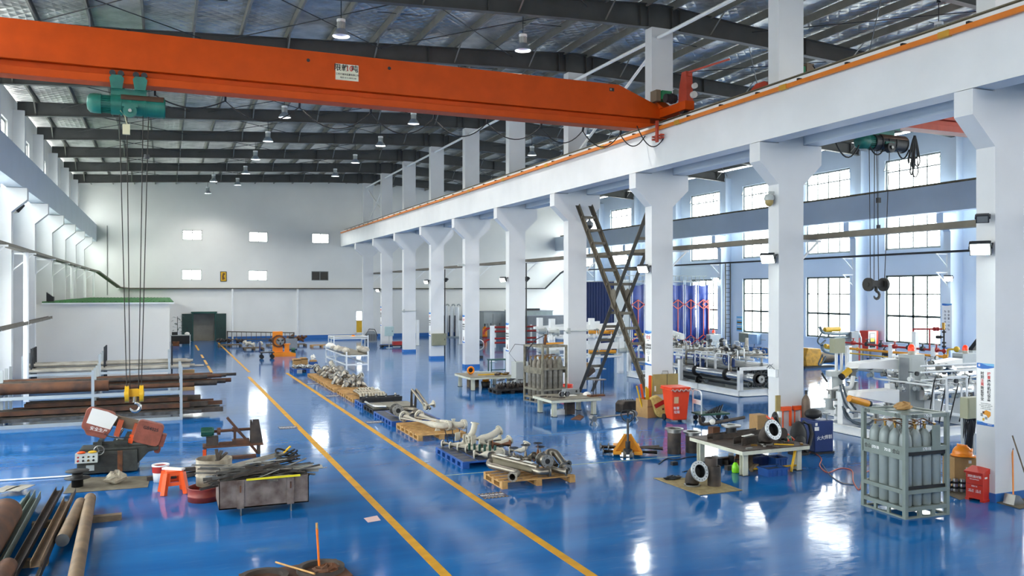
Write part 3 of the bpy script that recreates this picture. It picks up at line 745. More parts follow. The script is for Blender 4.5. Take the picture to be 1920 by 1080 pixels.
# floodlights on the columns (lit)
def flood(p, label, lit=True, size=.34, aim=(-.6, -.5, -.6), power=60, grp='lit floodlights on the columns'):
    t = T('floodlight', label, 'floodlight', p, group=grp)
    d = V(aim).normalized(); x, y, _ = basis(d)
    M = Matrix((( x.x, d.x, y.x, 0), (x.y, d.y, y.y, 0), (x.z, d.z, y.z, 0), (0, 0, 0, 1)))
    w, h = size, size*.72
    B().box(-w/2, w/2, -.1, 0, -h/2, h/2).box(-w/2+.03, w/2-.03, -.16, -.1, -h/2+.03, h/2-.03).tf(M).go('housing', DARK, t)
    B().box(-w/2+.02, w/2-.02, 0, .012, -h/2+.02, h/2-.02).tf(M).go('lens', LEDM if lit else mat('dull lamp glass', '6d7070', .2, var=0), t)
    B().bar(M @ V((-w/2-.01, -.05, 0)), M @ V((-w/2-.01, -.22, 0)), .02, .04).bar(M @ V((w/2+.01, -.05, 0)), M @ V((w/2+.01, -.22, 0)), .02, .04).bar(M @ V((-w/2-.02, -.22, 0)), M @ V((w/2+.02, -.22, 0)), .04, .02).go('yoke', DARK, t)
    if lit:
        l = bpy.data.lights.new('flood', 'SPOT'); l.energy = power; l.spot_size = 2.2; l.shadow_soft_size = .12; l.color = (.95, 1, .97)
        lo = bpy.data.objects.new('flood_beam', l); COL.objects.link(lo); lo.parent = t
        lo.location = d*.05; lo.rotation_euler = d.to_track_quat('-Z', 'Y').to_euler()
for u, v, k, nm in ((1834, 468, 0, 'nearest column, beside the safety poster'), (1441, 486, 1, 'second column, below the dome camera'), (1211, 505, 2, 'third column, right of the crossed braces'), (945, 525, 4, 'fifth column'), (800, 529, 6, 'seventh column'), (708, 545, 8, 'ninth column')):
    y = 10.98+6*k
    q = PX(u, v, 14.22)
    flood(V((14.22, y+.1, q.z)), 'lit white floodlight on the %s' % nm, size=.36 if k < 3 else .3, aim=(-.75, -.45, -.55))
    if k < 3: B().bar((14.3, y+.15, q.z), (14.5, y+.15, q.z), .04).go('lamp_holder', GSTEEL, label='short arm of the floodlight on the %s column' % ORD[k], category='bracket')
p = PX(1778, 523, 35.0); flood(p, 'lit white floodlight on the window wall near the poster', size=.4, aim=(-.7, -.5, -.5))
p = PX(1343, 525, 35.0); flood(p, 'lit white floodlight on the window wall above the blue tarpaulin booth', size=.4, aim=(-.7, -.5, -.5))
flood(PX(37, 393, -4.95), 'unlit dark floodlight on the left wall column', False, .5, (.7, .3, -.6))
flood(PX(1842, 411, 14.2), 'small unlit floodlight with a cable, high on the nearest column', False, .22, (-.7, -.5, -.4))
flood(V((15.6, 35.3, PY(998, 525, 35).z)), 'unlit floodlight on the far side of the fifth column', False, .34, (.6, -.3, -.6))
flood(V((15.6, 47.3, PY(838, 526, 47).z)), 'unlit floodlight on the far side of the seventh column', False, .34, (.6, -.3, -.6))
# dome camera on the second column and bullet camera
t = T('dome_camera', 'yellowish dome camera bracketed on the second column', 'security camera', PX(1442, 378, 14.35))
B().sph((0, 0, 0), .11, sc=(1, 1, 1.15)).go('dome', mat('aged yellow plastic', 'a8925a', .4), t)
B().lathe([(.12, .03), (.13, .1), (.09, .18), (.03, .2)], n=18).bar((0, 0, .18), (0, 0, .25), .04).bar((-.01, 0, .24), (.15, 0, .24), .05).go('bracket', GREYL, t)
t = T('bullet_camera', 'small white camera on the sixth column', 'security camera', (14.3, 40.85, PX(867, 497, 14.3).z))
B().box(-.25, .1, -.06, .06, -.06, .06).go('body', GREYL, t); B().bar((.1, 0, 0), (.2, .1, 0), .04).go('bracket', GREYL, t)
t = T('dome_camera', 'grey dome camera hanging at the top of the left brace', 'security camera', (15.6, 29.3, PY(1108, 423, 29.3).z))
B().sph((0, 0, 0), .14).go('dome', DARK, t); B().lathe([(.15, 0), (.15, .1), (.05, .2), (.03, .45)], n=16).go('bracket', GREYB, t)
# ================= LEFT SIDE =================
# cabin with green roof
t = T('cabin', 'long white panel cabin with a green felt roof by the left wall', 'cabin', (-2.4, 57, 0))
B().box(-2.68, 2.66, -13.8, 14, 0, 3.4).go('wall_panel', CABIN, t); B().box(-3.5, -2.68, -13.8, -13.7, 0, 3.4).go('end_panel', CABIN, t)
B().box(-2.7, 2.86, -14.0, 14, 3.4, 3.47).go('eaves_plate', WSTEEL, t)
rb = B()
for i in range(24): rb.box(-2.7+i*.2325, -2.7+i*.2325+.03, -13.9, 14, 3.5, 3.53)
rf = B().box(-2.7, 2.84, -13.95, 14, 3.47, 3.5).go('roof', GREENR, t); rb.go('roof_rib', GREENR, rf)
B().box(-2.55, -2.25, -13.7, -13.4, 3.53, 3.75).prism([(-2.55, 3.75), (-2.3, 3.75), (-2.55, 3.95)], 'y', -13.7, -13.4).go('roof_box', DARK, t)
# storage racks
def rack(label, xs, y0, y1, zm, zt, m, ys, stakes=()):
    t = T('pipe_rack', label, 'rack', (xs[0], y0, 0)); o0 = V((xs[0], y0, 0))
    for x in xs:
        for y in ys: B().box(x-xs[0]-.04, x-xs[0]+.04, y-y0-.03, y-y0+.03, 0, zt).go('post', m, t)
        B().box(x-xs[0]-.03, x-xs[0]+.03, .03, y1-y0, zm-.08, zm-.001).go('cross_beam', m, t)
        B().box(x-xs[0]-.03, x-xs[0]+.03, .03, y1-y0, .1, .16).go('cross_beam', m, t)
    for y in (ys[0], ys[-1]):
        B().box(xs[0]-xs[0], xs[-1]-xs[0], y-y0-.031, y-y0+.031, zm-.1, zm-.01).go('long_beam', m, t)
        B().box(xs[0]-xs[0], xs[-1]-xs[0], y-y0-.032, y-y0+.032, .0, .1).go('base_beam', m, t)
    for x, y in stakes: B().box(x-xs[0]-.025, x-xs[0]+.025, y-y0-.025, y-y0+.025, .55, 1.86).go('stake', DARK, t)
    return t
rack('light grey pipe rack with rusty pipes, the nearer of two beside the left wall', (-4.45, -1.96, .5), 27.85, 30.3, .93, 1.63, GSTEEL, (27.85, 28.7, 29.5, 30.3))
rack('grey pipe rack with pale pipes, in front of the white cabin', (-4.8, -2.25, .2), 35.3, 37.1, .93, 1.6, GSTEEL, (35.3, 36.2, 37.1),
     [(x, 35.5+.42*i) for x in (-4.55, -2.1, .3) for i in range(4)])
def stock(x0, x1, y, z, r, m, label, grp, hollow=True, nm='steel_pipe'):
    b = B()
    if hollow:
        b.ring((x0, y, z), (x1, y, z), r, r*.86, 14)
    else: b.bar((x0, y, z), (x1, y, z), r*2, r*2)
    return b.go(nm, m, label=label, category='pipe' if hollow else 'bar', group=grp)
stock(-5.0, -1.55, 28.22, 1.12, .165, RUST, 'thickest rusty pipe, lying along the front of the near rack', None)
y = 28.52; i = 0
for r, x1 in ((.07, .9), (.09, 1.6), (.06, 1.2), (.1, 1.45), (.06, 1.9), (.08, 1.3), (.07, 2.1), (.055, 1.0)):
    y += r+.015; stock(-4.9+R.random()*.3, x1, y, .935+r, r, (RUST, DKPIPE, RUST)[i % 3], 'rusty steel pipe on the upper tier of the near rack', 'rusty pipes on the upper tier of the near rack'); y += r; i += 1
y = 28.6
for r, x1 in ((.07, 1.3), (.06, 1.75), (.05, 1.9), (.07, 1.2), (.05, 2.25), (.06, 1.5)):
    y += r+.06; stock(-4.9+R.random()*.5, x1, y, 1.16+r, r, (DKPIPE, RUST)[i % 2], 'steel pipe in the top layer of the near rack', 'top layer pipes of the near rack'); y += r; i += 1
y = 27.93
for r, x1 in ((.05, 1.1), (.07, 1.75), (.06, 1.35), (.08, .9), (.06, 1.55), (.07, 1.2), (.06, 1.7), (.07, 1.0), (.07, 1.4)):
    y += r+.02; stock(-4.8+R.random()*.4, x1, y, .165+r, r, (DKPIPE, DARK, SCRAP)[i % 3], 'dark square steel bar on the bottom tier of the near rack', 'square bars on the bottom tier', False, 'steel_bar'); y += r; i += 1
y = 28.05
for r, x1 in ((.06, .75), (.07, 1.3), (.06, 1.75), (.06, .85), (.07, 1.5), (.05, 1.2), (.06, .95)):
    y += r+.05; stock(-4.6+R.random()*.9, x1, y, .345+r, r, (DKPIPE, RUST)[i % 2], 'brown steel bar in the second layer of the bottom tier', 'second layer bars of the bottom tier', False, 'steel_bar'); y += r; i += 1
y = 28.4
for r, x1 in ((.06, .7), (.07, 1.1), (.06, .9), (.06, .55)):
    y += r+.08; stock(-4.1+R.random()*.5, x1, y, .51+r, r, (RUST, DKPIPE)[i % 2], 'brown steel bar on top of the bottom tier', 'topmost bars of the bottom tier', False, 'steel_bar'); y += r; i += 1
y = 35.4
for r, x1 in ((.07, .95), (.06, .6), (.08, 1.15), (.05, 1.5), (.07, .85), (.06, 1.1), (.07, 1.0)):
    y += r+.02; stock(-4.75, x1, y, .935+r, r, GRPIPE, 'pale grey pipe on the rack in front of the cabin', 'pale pipes on the far rack'); y += r; i += 1
y = 35.85
for r, x1 in ((.07, 1.0), (.06, .8), (.06, 1.1), (.07, .9)):
    y += r+.07; stock(-4.7, x1, y, 1.12+r, r, GRPIPE, 'pale pipe in the upper layer of the rack in front of the cabin', 'upper layer of pale pipes on the far rack'); y += r
b = B().box(.55, 1.15, 36.0, 36.5, 0, .8).go('plywood_crate', CARD, label='small pale crate under the pipe ends of the far rack', category='crate')
# desk, carton and plant right of the cabin, far away
t = T('desk', 'black desk with white edges right of the white cabin', 'desk', (1.1, 66, 0))
B().box(-.65, .75, 0, .7, .72, .76).go('desktop', GREYL, t); B().box(-.6, .7, .05, .08, .1, .72).go('modesty_panel', BLACK, t)
for x in (-.62, .7): B().box(x-.02, x+.02, .02, .68, 0, .72).go('leg', WSTEEL, t)
B().box(-.3, .1, .2, .5, .0, .22).tf(Matrix.Translation((.85, 66.0, .76))).go('printer', BLACK, label='black printer on the desk by the cabin', category='printer')
B().sph((1.6, 66.3, .84), .18, sc=(1, .8, .7), z0=-.6).go('plastic_bag', PAPER, label='white plastic bag on the desk beside the black printer', category='bag')
B().box(.6, 1.05, 65.5, 65.85, 0, .32).go('carton', BROWNP, label='brown carton on the floor in front of the black desk', category='carton')
t = T('potted_palm', 'dark leafy plant at the corner of the white cabin', 'plant', (.95, 67.3, 0))
B().lathe([(0, 0), (.14, 0), (.18, .35), (0, .33)], n=12).go('pot', DARK, t)
lf = B()
for i in range(14):
    a = i*2.4; h = .9+.09*i; d = V((math.cos(a), math.sin(a), 0)); p = V((0, 0, h)); q = p+d*.33+V((0, 0, .1)); s = V((-d.y, d.x, 0))*.05
    lf.add([p-s*.2, q-s-V((0, 0, .02)), q+d*.18-V((0, 0, .12)), q+s, p+s*.2], [(0, 1, 2, 3, 4)])
lf.cyl((0, 0, .3), (0, 0, 2.1), .02)
lf.go('leaves', mat('dark leaf', '24331f', .5), t)
# yellow framed picture on the far wall
a, b_ = PY(413, 509, YF), PY(425, 528, YF)
t = T('wall_poster', 'yellow framed poster on the far wall between two windows', 'poster', ((a.x+b_.x)/2, YF-.02, (a.z+b_.z)/2)); w, h = b_.x-a.x, a.z-b_.z
B().box(-w/2, w/2, -.02, .02, -h/2, h/2).go('frame', DARK, t); B().box(-w/2+.05, w/2-.05, -.03, -.02, -h/2+.05, h/2-.05).go('print', YELLOW, t)
B().prism([(-.1, -.3), (.12, -.2), (.02, .05), (.15, .25), (-.05, .3), (-.12, 0)], 'y', -.034, -.03).go('motif', mat('brown print', '6b4a1c', .6), t)
# ---- band saw ----
t = T('band_saw', 'old band saw with faded red housings tilted over a grimy grey base', 'band saw', (-1.02, 20.55, 0), -.04)
bs = B().box(-.7, .5, -.36, .3, .03, .5).prism([(.5, .18), (.72, .42), (.93, .46), (.93, .52), (.5, .52)], 'y', -.3, .25).box(-.66, .7, -.3, .28, .5, .56)
base = bs.go('base', SAWG, t, bevel=.012)
lv = B(); [lv.bar((-.3, -.366, .18+.035*i), (.08, -.366, .18+.035*i), .012, .012) for i in range(8)]; lv.go('louvre', DARK, base)
B().box(.1, .2, -.375, -.36, .04, .5).go('door_edge', BROWNP, base)
B().box(-.52, -.36, -.368, -.36, .1, .22).go('rating_plate', GREYL, base)
cp = B().prism([(-.52, .3), (-.38, .3), (-.36, .5), (-.46, .5)], 'x', -.72, -.28).go('control_panel', GREYL, t)
for i in range(4):
    for j in range(2): B().cyl((-.66+.1*i, -.46+.04*j, .36+.07*j), (-.66+.1*i, -.53+.04*j, .35+.07*j), .022, n=10).go('button', (REDP, DARK, BRS, DARK)[i], cp)
vb = B().box(-.35, .3, -.25, .2, .56, .62).box(-.3, -.22, -.28, .22, .6, .72).box(.0, .3, -.3, .05, .62, .7).bar((-.4, -.2, .66), (.25, -.2, .66), .06)
vb.prism([(.15, .62), (.5, .62), (.35, .86), (.27, .86)], 'y', -.2, -.05).go('vise_bed', SAWG, t)
hw = B().tube([V((-.26+.1*math.cos(a), -.42, .54+.1*math.sin(a))) for a in [2*PI*i/20 for i in range(20)]], .011, closed=True)
for a in (0, 2.1, 4.2): hw.bar((-.26, -.42, .54), (-.26+.1*math.cos(a), -.42, .54+.1*math.sin(a)), .014)
hw.cyl((-.26, -.45, .54), (-.26, -.3, .54), .02).go('handwheel', STEEL, t)
HM = Matrix.Translation((.17, 0, 1.02)) @ Matrix.Rotation(math.radians(17), 4, 'Y')
def rr(x0, x1, z0, z1, r):
    o = []
    for cx, cz, a in ((x1-r, z1-r, 0), (x0+r, z1-r, PI/2), (x0+r, z0+r, PI), (x1-r, z0+r, 3*PI/2)):
        o += [(cx+r*math.cos(a+PI/2*i/4), cz+r*math.sin(a+PI/2*i/4)) for i in range(5)]
    return o
hl = B().prism(rr(-.78, -.18, -.26, .24, .1), 'y', -.24, -.02).prism([(-.62, -.36), (-.24, -.36), (-.2, -.24), (-.72, -.24)], 'y', -.22, -.02).tf(HM).go('left_wheel_housing', SAWR, t, bevel=.01)
B().add([HM @ V(p) for p in ((-.7, -.247, -.1), (-.2, -.247, -.13), (-.13, -.247, .18), (-.35, -.247, .235), (-.68, -.247, .24))], [(0, 1, 2, 3, 4)]).go('taped_paper', PAPER, hl)
hr = B().prism(rr(.3, .86, -.28, .22, .09), 'y', -.24, -.02).tf(HM).go('right_wheel_housing', SAWR, t, bevel=.01)
text('GB4025', .1, HM @ MT((.6, -.246, .08), '-y'), BLKT, hr, bold=.001); text('安全生产', .09, HM @ MT((-.42, -.246, -.19), '-y'), WHT, hl)
B().box(.86, .96, -.2, 0, -.26, .02).prism(rr(.8, .93, -.42, -.28, .05), 'y', -.2, 0).tf(HM).go('motor_housing', SAWR, t)
B().box(-.2, .3, -.14, -.04, .03, .18).box(-.2, .3, -.08, -.02, -.06, .03).tf(HM).go('bow_frame', mat('dusty brown frame', '6f5f4c', .6), t)
for x, m in ((-.1, SAWR), (.24, SAWR)): B().box(x, x+.11, -.22, -.12, -.25, .12).tf(HM).go('guide_arm', mat('orange guide arm', 'b5502a', .5), t)
B().box(.22, .32, -.23, -.1, -.33, -.14).go('blade_guard', ORNG, t).matrix_local = HM
B().bar((.02, -.1, .74), (.22, -.05, .98), .03).cyl((0, -.1, .58), (.2, -.1, .92), .018).go('lift_cylinder', STEEL, t)
B().bar((-.5, -.12, -.3), (.4, -.12, -.3), .012, .03).tf(HM).go('saw_blade', STEEL, t)
B().tube([HM @ V(p) for p in ((-.2, -.2, -.1), (-.28, -.26, -.25), (-.1, -.28, -.28), (.25, -.24, -.2))], .008).go('coolant_hose', CABLE, t)
for x, z, m in ((-.62, .52, ORNG), (-.4, .52, YELLOW)): B().sph((-1.02+x, 20.12, z), .06, sc=(1.5, .8, .5)).go('work_glove', m, label='%s work glove lying on the band saw control panel' % ('orange red', 'yellow')[m is YELLOW], category='glove')
def flat(name, pts, m, label, cat, th=.006, z=.003, kind=None):
    P0 = [P(u, v) for u, v in pts]
    b = B().add([(p.x, p.y, h) for h in (z, z+th) for p in P0], [tuple(range(len(P0))), tuple(range(2*len(P0)-1, len(P0)-1, -1))]+[(i, (i+1) % len(P0), len(P0)+(i+1) % len(P0), len(P0)+i) for i in range(len(P0))])
    return b.go(name, m, label=label, category=cat)
flat('floor_mat', [(118, 926), (277, 914), (282, 893), (140, 896)], MATG, 'dirty brown sheet on the floor under the band saw', 'mat')
def crumple(name, p, r, m, label, cat, sc=(1, 1, .6), j=.3):
    b = B().sph((0, 0, r*sc[2]*.85), r, n=12, m=8, sc=sc); rr_ = random.Random(int(p[0]*100))
    b.v = [(x*(1+rr_.uniform(-j, j)), y*(1+rr_.uniform(-j, j)), max(0, z*(1+rr_.uniform(-j*.8, j*.8)))) for x, y, z in b.v]; b.sm = [j < .2]*len(b.sm)
    return b.go(name, m, label=label, category=cat, loc=(p[0], p[1], p[2] if len(p) > 2 else 0))
p = P(216, 907); crumple('crumpled_rag', (p.x, p.y, .01), .18, TARP, 'crumpled pale rag on the mat in front of the band saw', 'rag', (1.1, .7, .7))
p = P(145, 913)
t = T('cable_reel', 'black plastic reel in front of the band saw base', 'reel', (p.x, p.y, .009))
B().lathe([(0, 0), (.11, 0), (.11, .16), (.24, .17), (.24, .19), (.1, .2), (.1, .3), (.22, .31), (.22, .33), (0, .33)], n=22).go('spool', BLACK, t)
B().cyl(P(-60, 905, .02), P(146, 891.5, .02), .018, n=8).go('pvc_pipe', WSTEEL, label='thin white pipe on the floor running left from the band saw', category='pipe')
# plastic stool
t = T('plastic_stool', 'bright orange plastic stool between the band saw and the scrap bin', 'stool', (.18, 17.85, 0), .12)
B().box(-.15, .15, -.15, .15, .41, .45).go('seat', ORNG, t, bevel=.01)
for sx in (-1, 1):
    for sy in (-1, 1):
        g = B().sec((sx*.145, sy*.145, .42), (sx*.21, sy*.21, 0), [(-.045, -.045), (.045, -.045), (.045, .045), (-.045, .045)])
        g.go('leg', ORNG, t)
for s in (-1, 1):
    B().add([(-.15, s*.152, .42), (.15, s*.152, .42), (.185, s*.185, .17), (-.185, s*.185, .17), (-.07, s*.16, .36), (.07, s*.16, .36), (.085, s*.173, .24), (-.085, s*.173, .24)], [(0, 1, 5, 4), (1, 2, 6, 5), (2, 3, 7, 6), (3, 0, 4, 7)]).go('apron', ORNG, t)
    B().add([(s*.152, -.15, .42), (s*.152, .15, .42), (s*.185, .185, .17), (s*.185, -.185, .17), (s*.16, -.07, .36), (s*.16, .07, .36), (s*.173, .085, .24), (s*.173, -.085, .24)], [(0, 1, 5, 4), (1, 2, 6, 5), (2, 3, 7, 6), (3, 0, 4, 7)]).go('apron', ORNG, t)
B().bar((.0, 18.0, .47), (.36, 17.74, .47), .12, .035).go('offcut', PAPER, label='white offcut strip lying across the orange stool', category='offcut')
t = T('paint_bucket', 'white paint bucket with a red printed band behind the orange stool', 'bucket', (-.06, 19.0, 0))
B().lathe([(0, 0), (.14, 0), (.165, .34), (.155, .34), (.13, .02)], n=22).go('pail', WSTEEL, t); B().ring((0, 0, .2), (0, 0, .33), .1665, .15, 22).go('label_band', REDP, t)
B().ring((0, 0, .33), (0, 0, .36), .175, .15, 22).go('rim', WSTEEL, t)
for i, (u0, v0, u1, v1) in enumerate(((275, 897, 395, 885), (290, 885, 372, 878), (340, 893, 398, 880))):
    B().bar(P(u0, v0, .05+.05*(i == 1)), P(u1, v1, .05+.05*(i == 1)), .13, .08).go('steel_bar', DKPIPE, label='dark steel bar on the floor behind the orange stool', category='bar', group='bars behind the orange stool')
# drums and scrap bin
t = T('cut_drum', 'low red cut-down drum on the floor beside the orange stool', 'drum', (.72, 17.0, 0))
B().lathe([(0, .01), (.29, .01), (.29, .0), (.3, .0), (.3, .09), (.31, .1), (.3, .11), (.3, .24), (.31, .26), (.29, .26), (.285, .03)], n=28).go('shell', mat('dull red drum paint', '8c3328', .5, var=.3, scale=6), t)
t = T('cut_drum', 'stained cream cut-down drum standing in the red drum', 'drum', (.9, 17.12, .265))
B().lathe([(0, 0), (.33, 0), (.33, .16), (.345, .18), (.33, .2), (.33, .34), (.345, .36), (.33, .38), (.335, .5), (.32, .5), (.315, .02)], n=28).go('shell', mat('stained cream drum', 'a89d8a', .6, scale=5, col2='7d705f'), t)
for i in range(3): B().bar((.7+.15*i, 17.05, .5), (1.15-.1*i, 17.3, .82+.04*i), .06, .03).go('offcut', DKPIPE, label='rusty flat bar sticking out of the cream drum', category='offcut', group='bars in the cream drum')
t = T('scrap_bin', 'stained steel scrap bin on legs heaped with grey offcuts', 'bin', (1.68, 16.02, 0), 0.)
bx = B().box(-.78, .78, -.47, .47, .13, .15)
for x in (-.78, .765): bx.box(x, x+.015, -.47, .47, .13, .63)
for y in (-.47, .455): bx.box(-.78, .78, y, y+.015, .13, .63)
bx.go('tub', BINM, t)
for x in (-.42, .45):
    B().box(x-.06, x+.06, -.5, -.47, .13, .63).go('batten', BINM, t); B().bar((x, -.51, .42), (x, -.51, .54), .025).go('lifting_lug', RUST, t)
    for y in (-.44, .44): B().box(x+.0, x+.02, y-.05, y+.05, 0, .13).go('leg', STEEL, t)
B().bar((1.36-1.68, -.5, .635), (2.3-1.68, -.5, .64), .04, .03).go('edge_strip', mat('bright yellow strip', 'e8d820', .5), t)
B().box(-.74, .74, -.43, .43, .15, .52).go('scrap_core', SCRAP, t).__setitem__('kind', 'stuff')
rs = random.Random(5)
for i in range(62):
    L = rs.uniform(.5, 1.5); a = rs.choice([rs.gauss(.25, .25), rs.gauss(-.2, .35)]); x, y = rs.uniform(-.45, .5), rs.uniform(-.32, .34); z = .55+.26*(i/62)*(1-abs(x))+rs.uniform(0, .03)
    d = V((math.cos(a), math.sin(a), rs.gauss(.06, .06)))*L/2; c = V((1.68+x, 16.02+y, z)); w = rs.uniform(.02, .06)
    k = i % 4; b = B()
    if k == 0: b.sec(c-d, c+d, LSEC(w, w, .006))
    elif k == 1: b.sec(c-d, c+d, USEC(w, w*.6, .006))
    elif k == 2: b.cyl(c-d, c+d, w*.35, n=8)
    else: b.bar(c-d, c+d, w*1.3, .01)
    b.go('offcut', (SCRAP, DKPIPE, SCRAP, STEEL, SCRAP)[i % 5], label='grey steel offcut in the heap on the scrap bin', category='offcut', group='offcuts heaped on the scrap bin')
b = B()
for i in range(4): b.tube([V((2.15+.2*math.cos(a), 16.25+.14*math.sin(a), .8+.05*i+.05*math.sin(a*2+i))) for a in [2*PI*j/16 for j in range(15)]], .018, n=6)
b.go('hose_coil', BLACK, label='coil of black hose on the right of the scrap heap', category='hose')
B().bar((1.95, 16.3, .78), (2.25, 16.4, 1.02), .05, .02).go('offcut', YELLOW, label='yellow flat strip sticking up from the scrap heap', category='offcut')
B().bar((1.75, 15.9, .72), (2.75, 15.8, .71), .22, .02).go('offcut', GRPIPE, label='pale flat plate overhanging the right end of the scrap bin', category='offcut')
B().sec((.95, 16.2, .72), (2.1, 16.35, .9), USEC(.14, .06, .01)).go('offcut', GRPIPE, label='long pale channel on top of the scrap heap', category='offcut')
for i, (y, z, dx) in enumerate(((15.95, .66, 0), (16.1, .7, .06), (16.25, .75, -.04), (16.02, .74, .1))):
    B().bar((.52+dx, y+.25, z+.03), (1.4+dx, y, z), .08, .012).go('offcut', SCRAP, label='flat bar overhanging the left end of the scrap bin', category='offcut', group='flat bars over the left end of the bin')
# pipe bevelling rig behind
t = T('pipe_rig', 'low rusty workshop rig with a green motor behind the scrap bin', 'machine', (1.55, 21.5, 0), -.04)
B().box(-.68, .72, -.25, .25, .22, .26).go('table', RUST, t)
for x in (-.62, .62):
    for y in (-.2, .2): B().box(x-.03, x+.03, y-.03, y+.03, 0, .22).go('leg', DKPIPE, t)
B().box(-.6, -.32, -.15, .15, .26, .46).go('gearbox', DKPIPE, t)
mo = B().cyl((-.72, 0, .58), (-.42, 0, .58), .1, n=16)
for i in range(12):
    a = 2*PI*i/12; mo.bar((-.7, math.cos(a)*.105, .58+math.sin(a)*.105), (-.46, math.cos(a)*.105, .58+math.sin(a)*.105), .01, .02)
mo.go('motor', MOTOR, t)
B().cyl((-.42, 0, .58), (.55, 0, .6), .035).cyl((-.35, 0, .58), (-.27, 0, .58), .09).cyl((.0, 0, .6), (.12, 0, .6), .06).go('shaft', RUST, t)
B().prism([(.42, .26), (.72, .26), (.62, .84), (.48, .84)], 'y', -.12, -.09).box(.42, .47, -.1, .16, .26, .8).go('end_plate', DKPIPE, t)
B().bar((-.12, -.1, .92), (.6, -.1, .0), .09, .06).bar((.06, -.05, .26), (.06, -.05, .66), .06).bar((.1, -.05, .6), (.4, -.05, .28), .05).go('diagonal_beam', RUST, t)
B().box(.0, .4, -.15, .1, .26, .36).box(-.3, 0, -.12, .0, .26, .32).go('clamp_block', RUST, t)
B().box(-.68, -.6, -.3, -.26, .02, .2).go('switch_box', ORNG, t)
B().box(-.1, .5, -.5, -.35, .0, .07).go('steel_bar', RUST, label='rusty bar on the floor beside the green motor rig', category='bar', loc=(1.55, 21.3, 0))
t = T('cylinder_valve', 'small green grey pump set behind the cream drum', 'pump', (1.15, 19.6, 0))
B().cyl((0, 0, 0), (0, 0, .3), .06).cyl((-.12, 0, .12), (.02, 0, .12), .09, n=14).go('body', MOTOR, t); B().tube([V((0, 0, .3)), V((.1, 0, .36)), V((.22, 0, .2))], .015).go('hose', CABLE, t)
# ---- long stock on timbers, bottom left ----
for u0, v0, u1, v1, lb in ((60, 985, 228, 968, 'timber bearer under the two long pipes, its end sticking out to the right'), (-20, 1062, 90, 1052, 'timber bearer under the near ends of the channels')):
    B().bar(P(u0, v0, .05), P(u1, v1, .05), .16, .1).go('timber_bearer', WOODD, label=lb, category='timber')
def long_(u0, v0, u1, v1, z, r, m, label, ex=0., sec=None, nm='steel_pipe', cap=None, cat='pipe'):
    p, q = P(u0, v0, z), P(u1, v1, z); q = q+(q-p).normalized()*ex
    b = B()
    if sec: b.sec(p, q, sec)
    else: b.cyl(p, q, r, n=24)
    o = b.go(nm, m, label=label, category=cat)
    if cap: B().cyl(q, q+(q-p).normalized()*.004, r*.99, n=24).go('cut_face', cap, o)
    return o
long_(169, 934, 141, 1085, .2, .098, RUSTL, 'longest tan round pipe of the stock at bottom left, rightmost', 2.0)
long_(151, 943, 117, 1013, .2, .098, RUSTL, 'shorter tan round bar with a bright sawn end, beside the longest pipe', cap=STEEL, nm='round_bar', cat='bar')
U1 = USEC(.13, .09, .01)
long_(112, 916, 18, 1085, .15, 0, DKPIPE, 'long steel channel reaching farthest from the floor edge, third from the right', 1.5, U1, 'steel_channel', cat='channel')
long_(127, 936, 66, 1058, .25, 0, RUSTL, 'steel channel with an open near end, lying on top beside the round bars', 0, U1, 'steel_channel', cat='channel')
long_(138, 920, 66, 1088, .15, 0, DKPIPE, 'narrow steel angle left of the shorter round bar', 1.5, LSEC(.08, .1, .01), 'steel_angle', cat='angle')
gal = mat('grey green primed steel', '79847c', .5, .3, var=.2)
long_(70, 928, -12, 1075, .2, 0, gal, 'grey green steel angle, rightmost of the three at the left edge', 1, LSEC(.12, .14, .012), 'steel_angle', cat='angle')
long_(60, 926, -30, 1068, .2, 0, gal, 'grey green steel angle, middle of the three at the left edge', 1, LSEC(.12, .14, .012), 'steel_angle', cat='angle')
long_(50, 927, -45, 1058, .2, 0, gal, 'grey green steel angle, leftmost of the three at the left edge', 1, LSEC(.12, .14, .012), 'steel_angle', cat='angle')
long_(10, 962, -70, 1085, .3, .25, RUST, 'very thick rusty pipe cut off by the left edge of the photo', 1)
long_(15, 1062, -10, 1100, .25, .12, RUST, 'dark rusty pipe in the bottom left corner', .6)
for i, (u, v, du) in enumerate(((12, 917, 20), (40, 915, 18))): B().bar(P(u-du, v+6, .1), P(u+du*.7, v-6, .1), .3, .012).go('steel_plate', GRPIPE, label='pale plate offcut behind the thick rusty pipe', category='plate', group='plates behind the thick rusty pipe')
# rusty flange plate with sticks at the bottom edge
t = T('drilled_plate', 'rusty plate with two large ringed holes at the bottom edge', 'plate', P(560, 1085))
t.rotation_euler[2] = .1
B().box(-.75, .62, -.5, .3, .04, .1).go('plate', RUST, t)
for x in (-.5, .28): B().ring((x, -.1, .1), (x, -.1, .16), .33, .25, 30).go('ring', DKPIPE, t)
crumple('rust_lump', tuple(P(612, 1074, .12)), .13, BROWNP, 'lump of orange rust scale on the drilled plate', 'scrap', (1.3, .9, .5))
p = P(599, 1070, .16)
t = T('paint_stick', 'upright orange stick with pale ends standing in the ringed hole', 'stick', p)
q = P(592, 983, .16+0)
B().cyl((-.0, 0, 0), (-.03, 0, .5), .016).cyl((-.03, 0, .5), (-.034, 0, .58), .018).go('shaft', mat('orange stick', 'f07818', .5), t); B().cyl((-.034, 0, .58), (-.038, 0, .66), .0165).cyl((0.004, 0, -.06), (-.004, 0, .07), .018).go('bare_end', WOOD, t)
B().cyl(P(517, 1054, .16), P(590, 1076, .18), .014).go('wooden_stick', WOOD, label='pale wooden stick lying across the drilled plate', category='stick')
flat('paper_sheet', [(682, 972), (707, 967), (714, 976), (690, 980)], KNOTM, 'pink sheet of paper on the floor left of the yellow line', 'paper', .002)
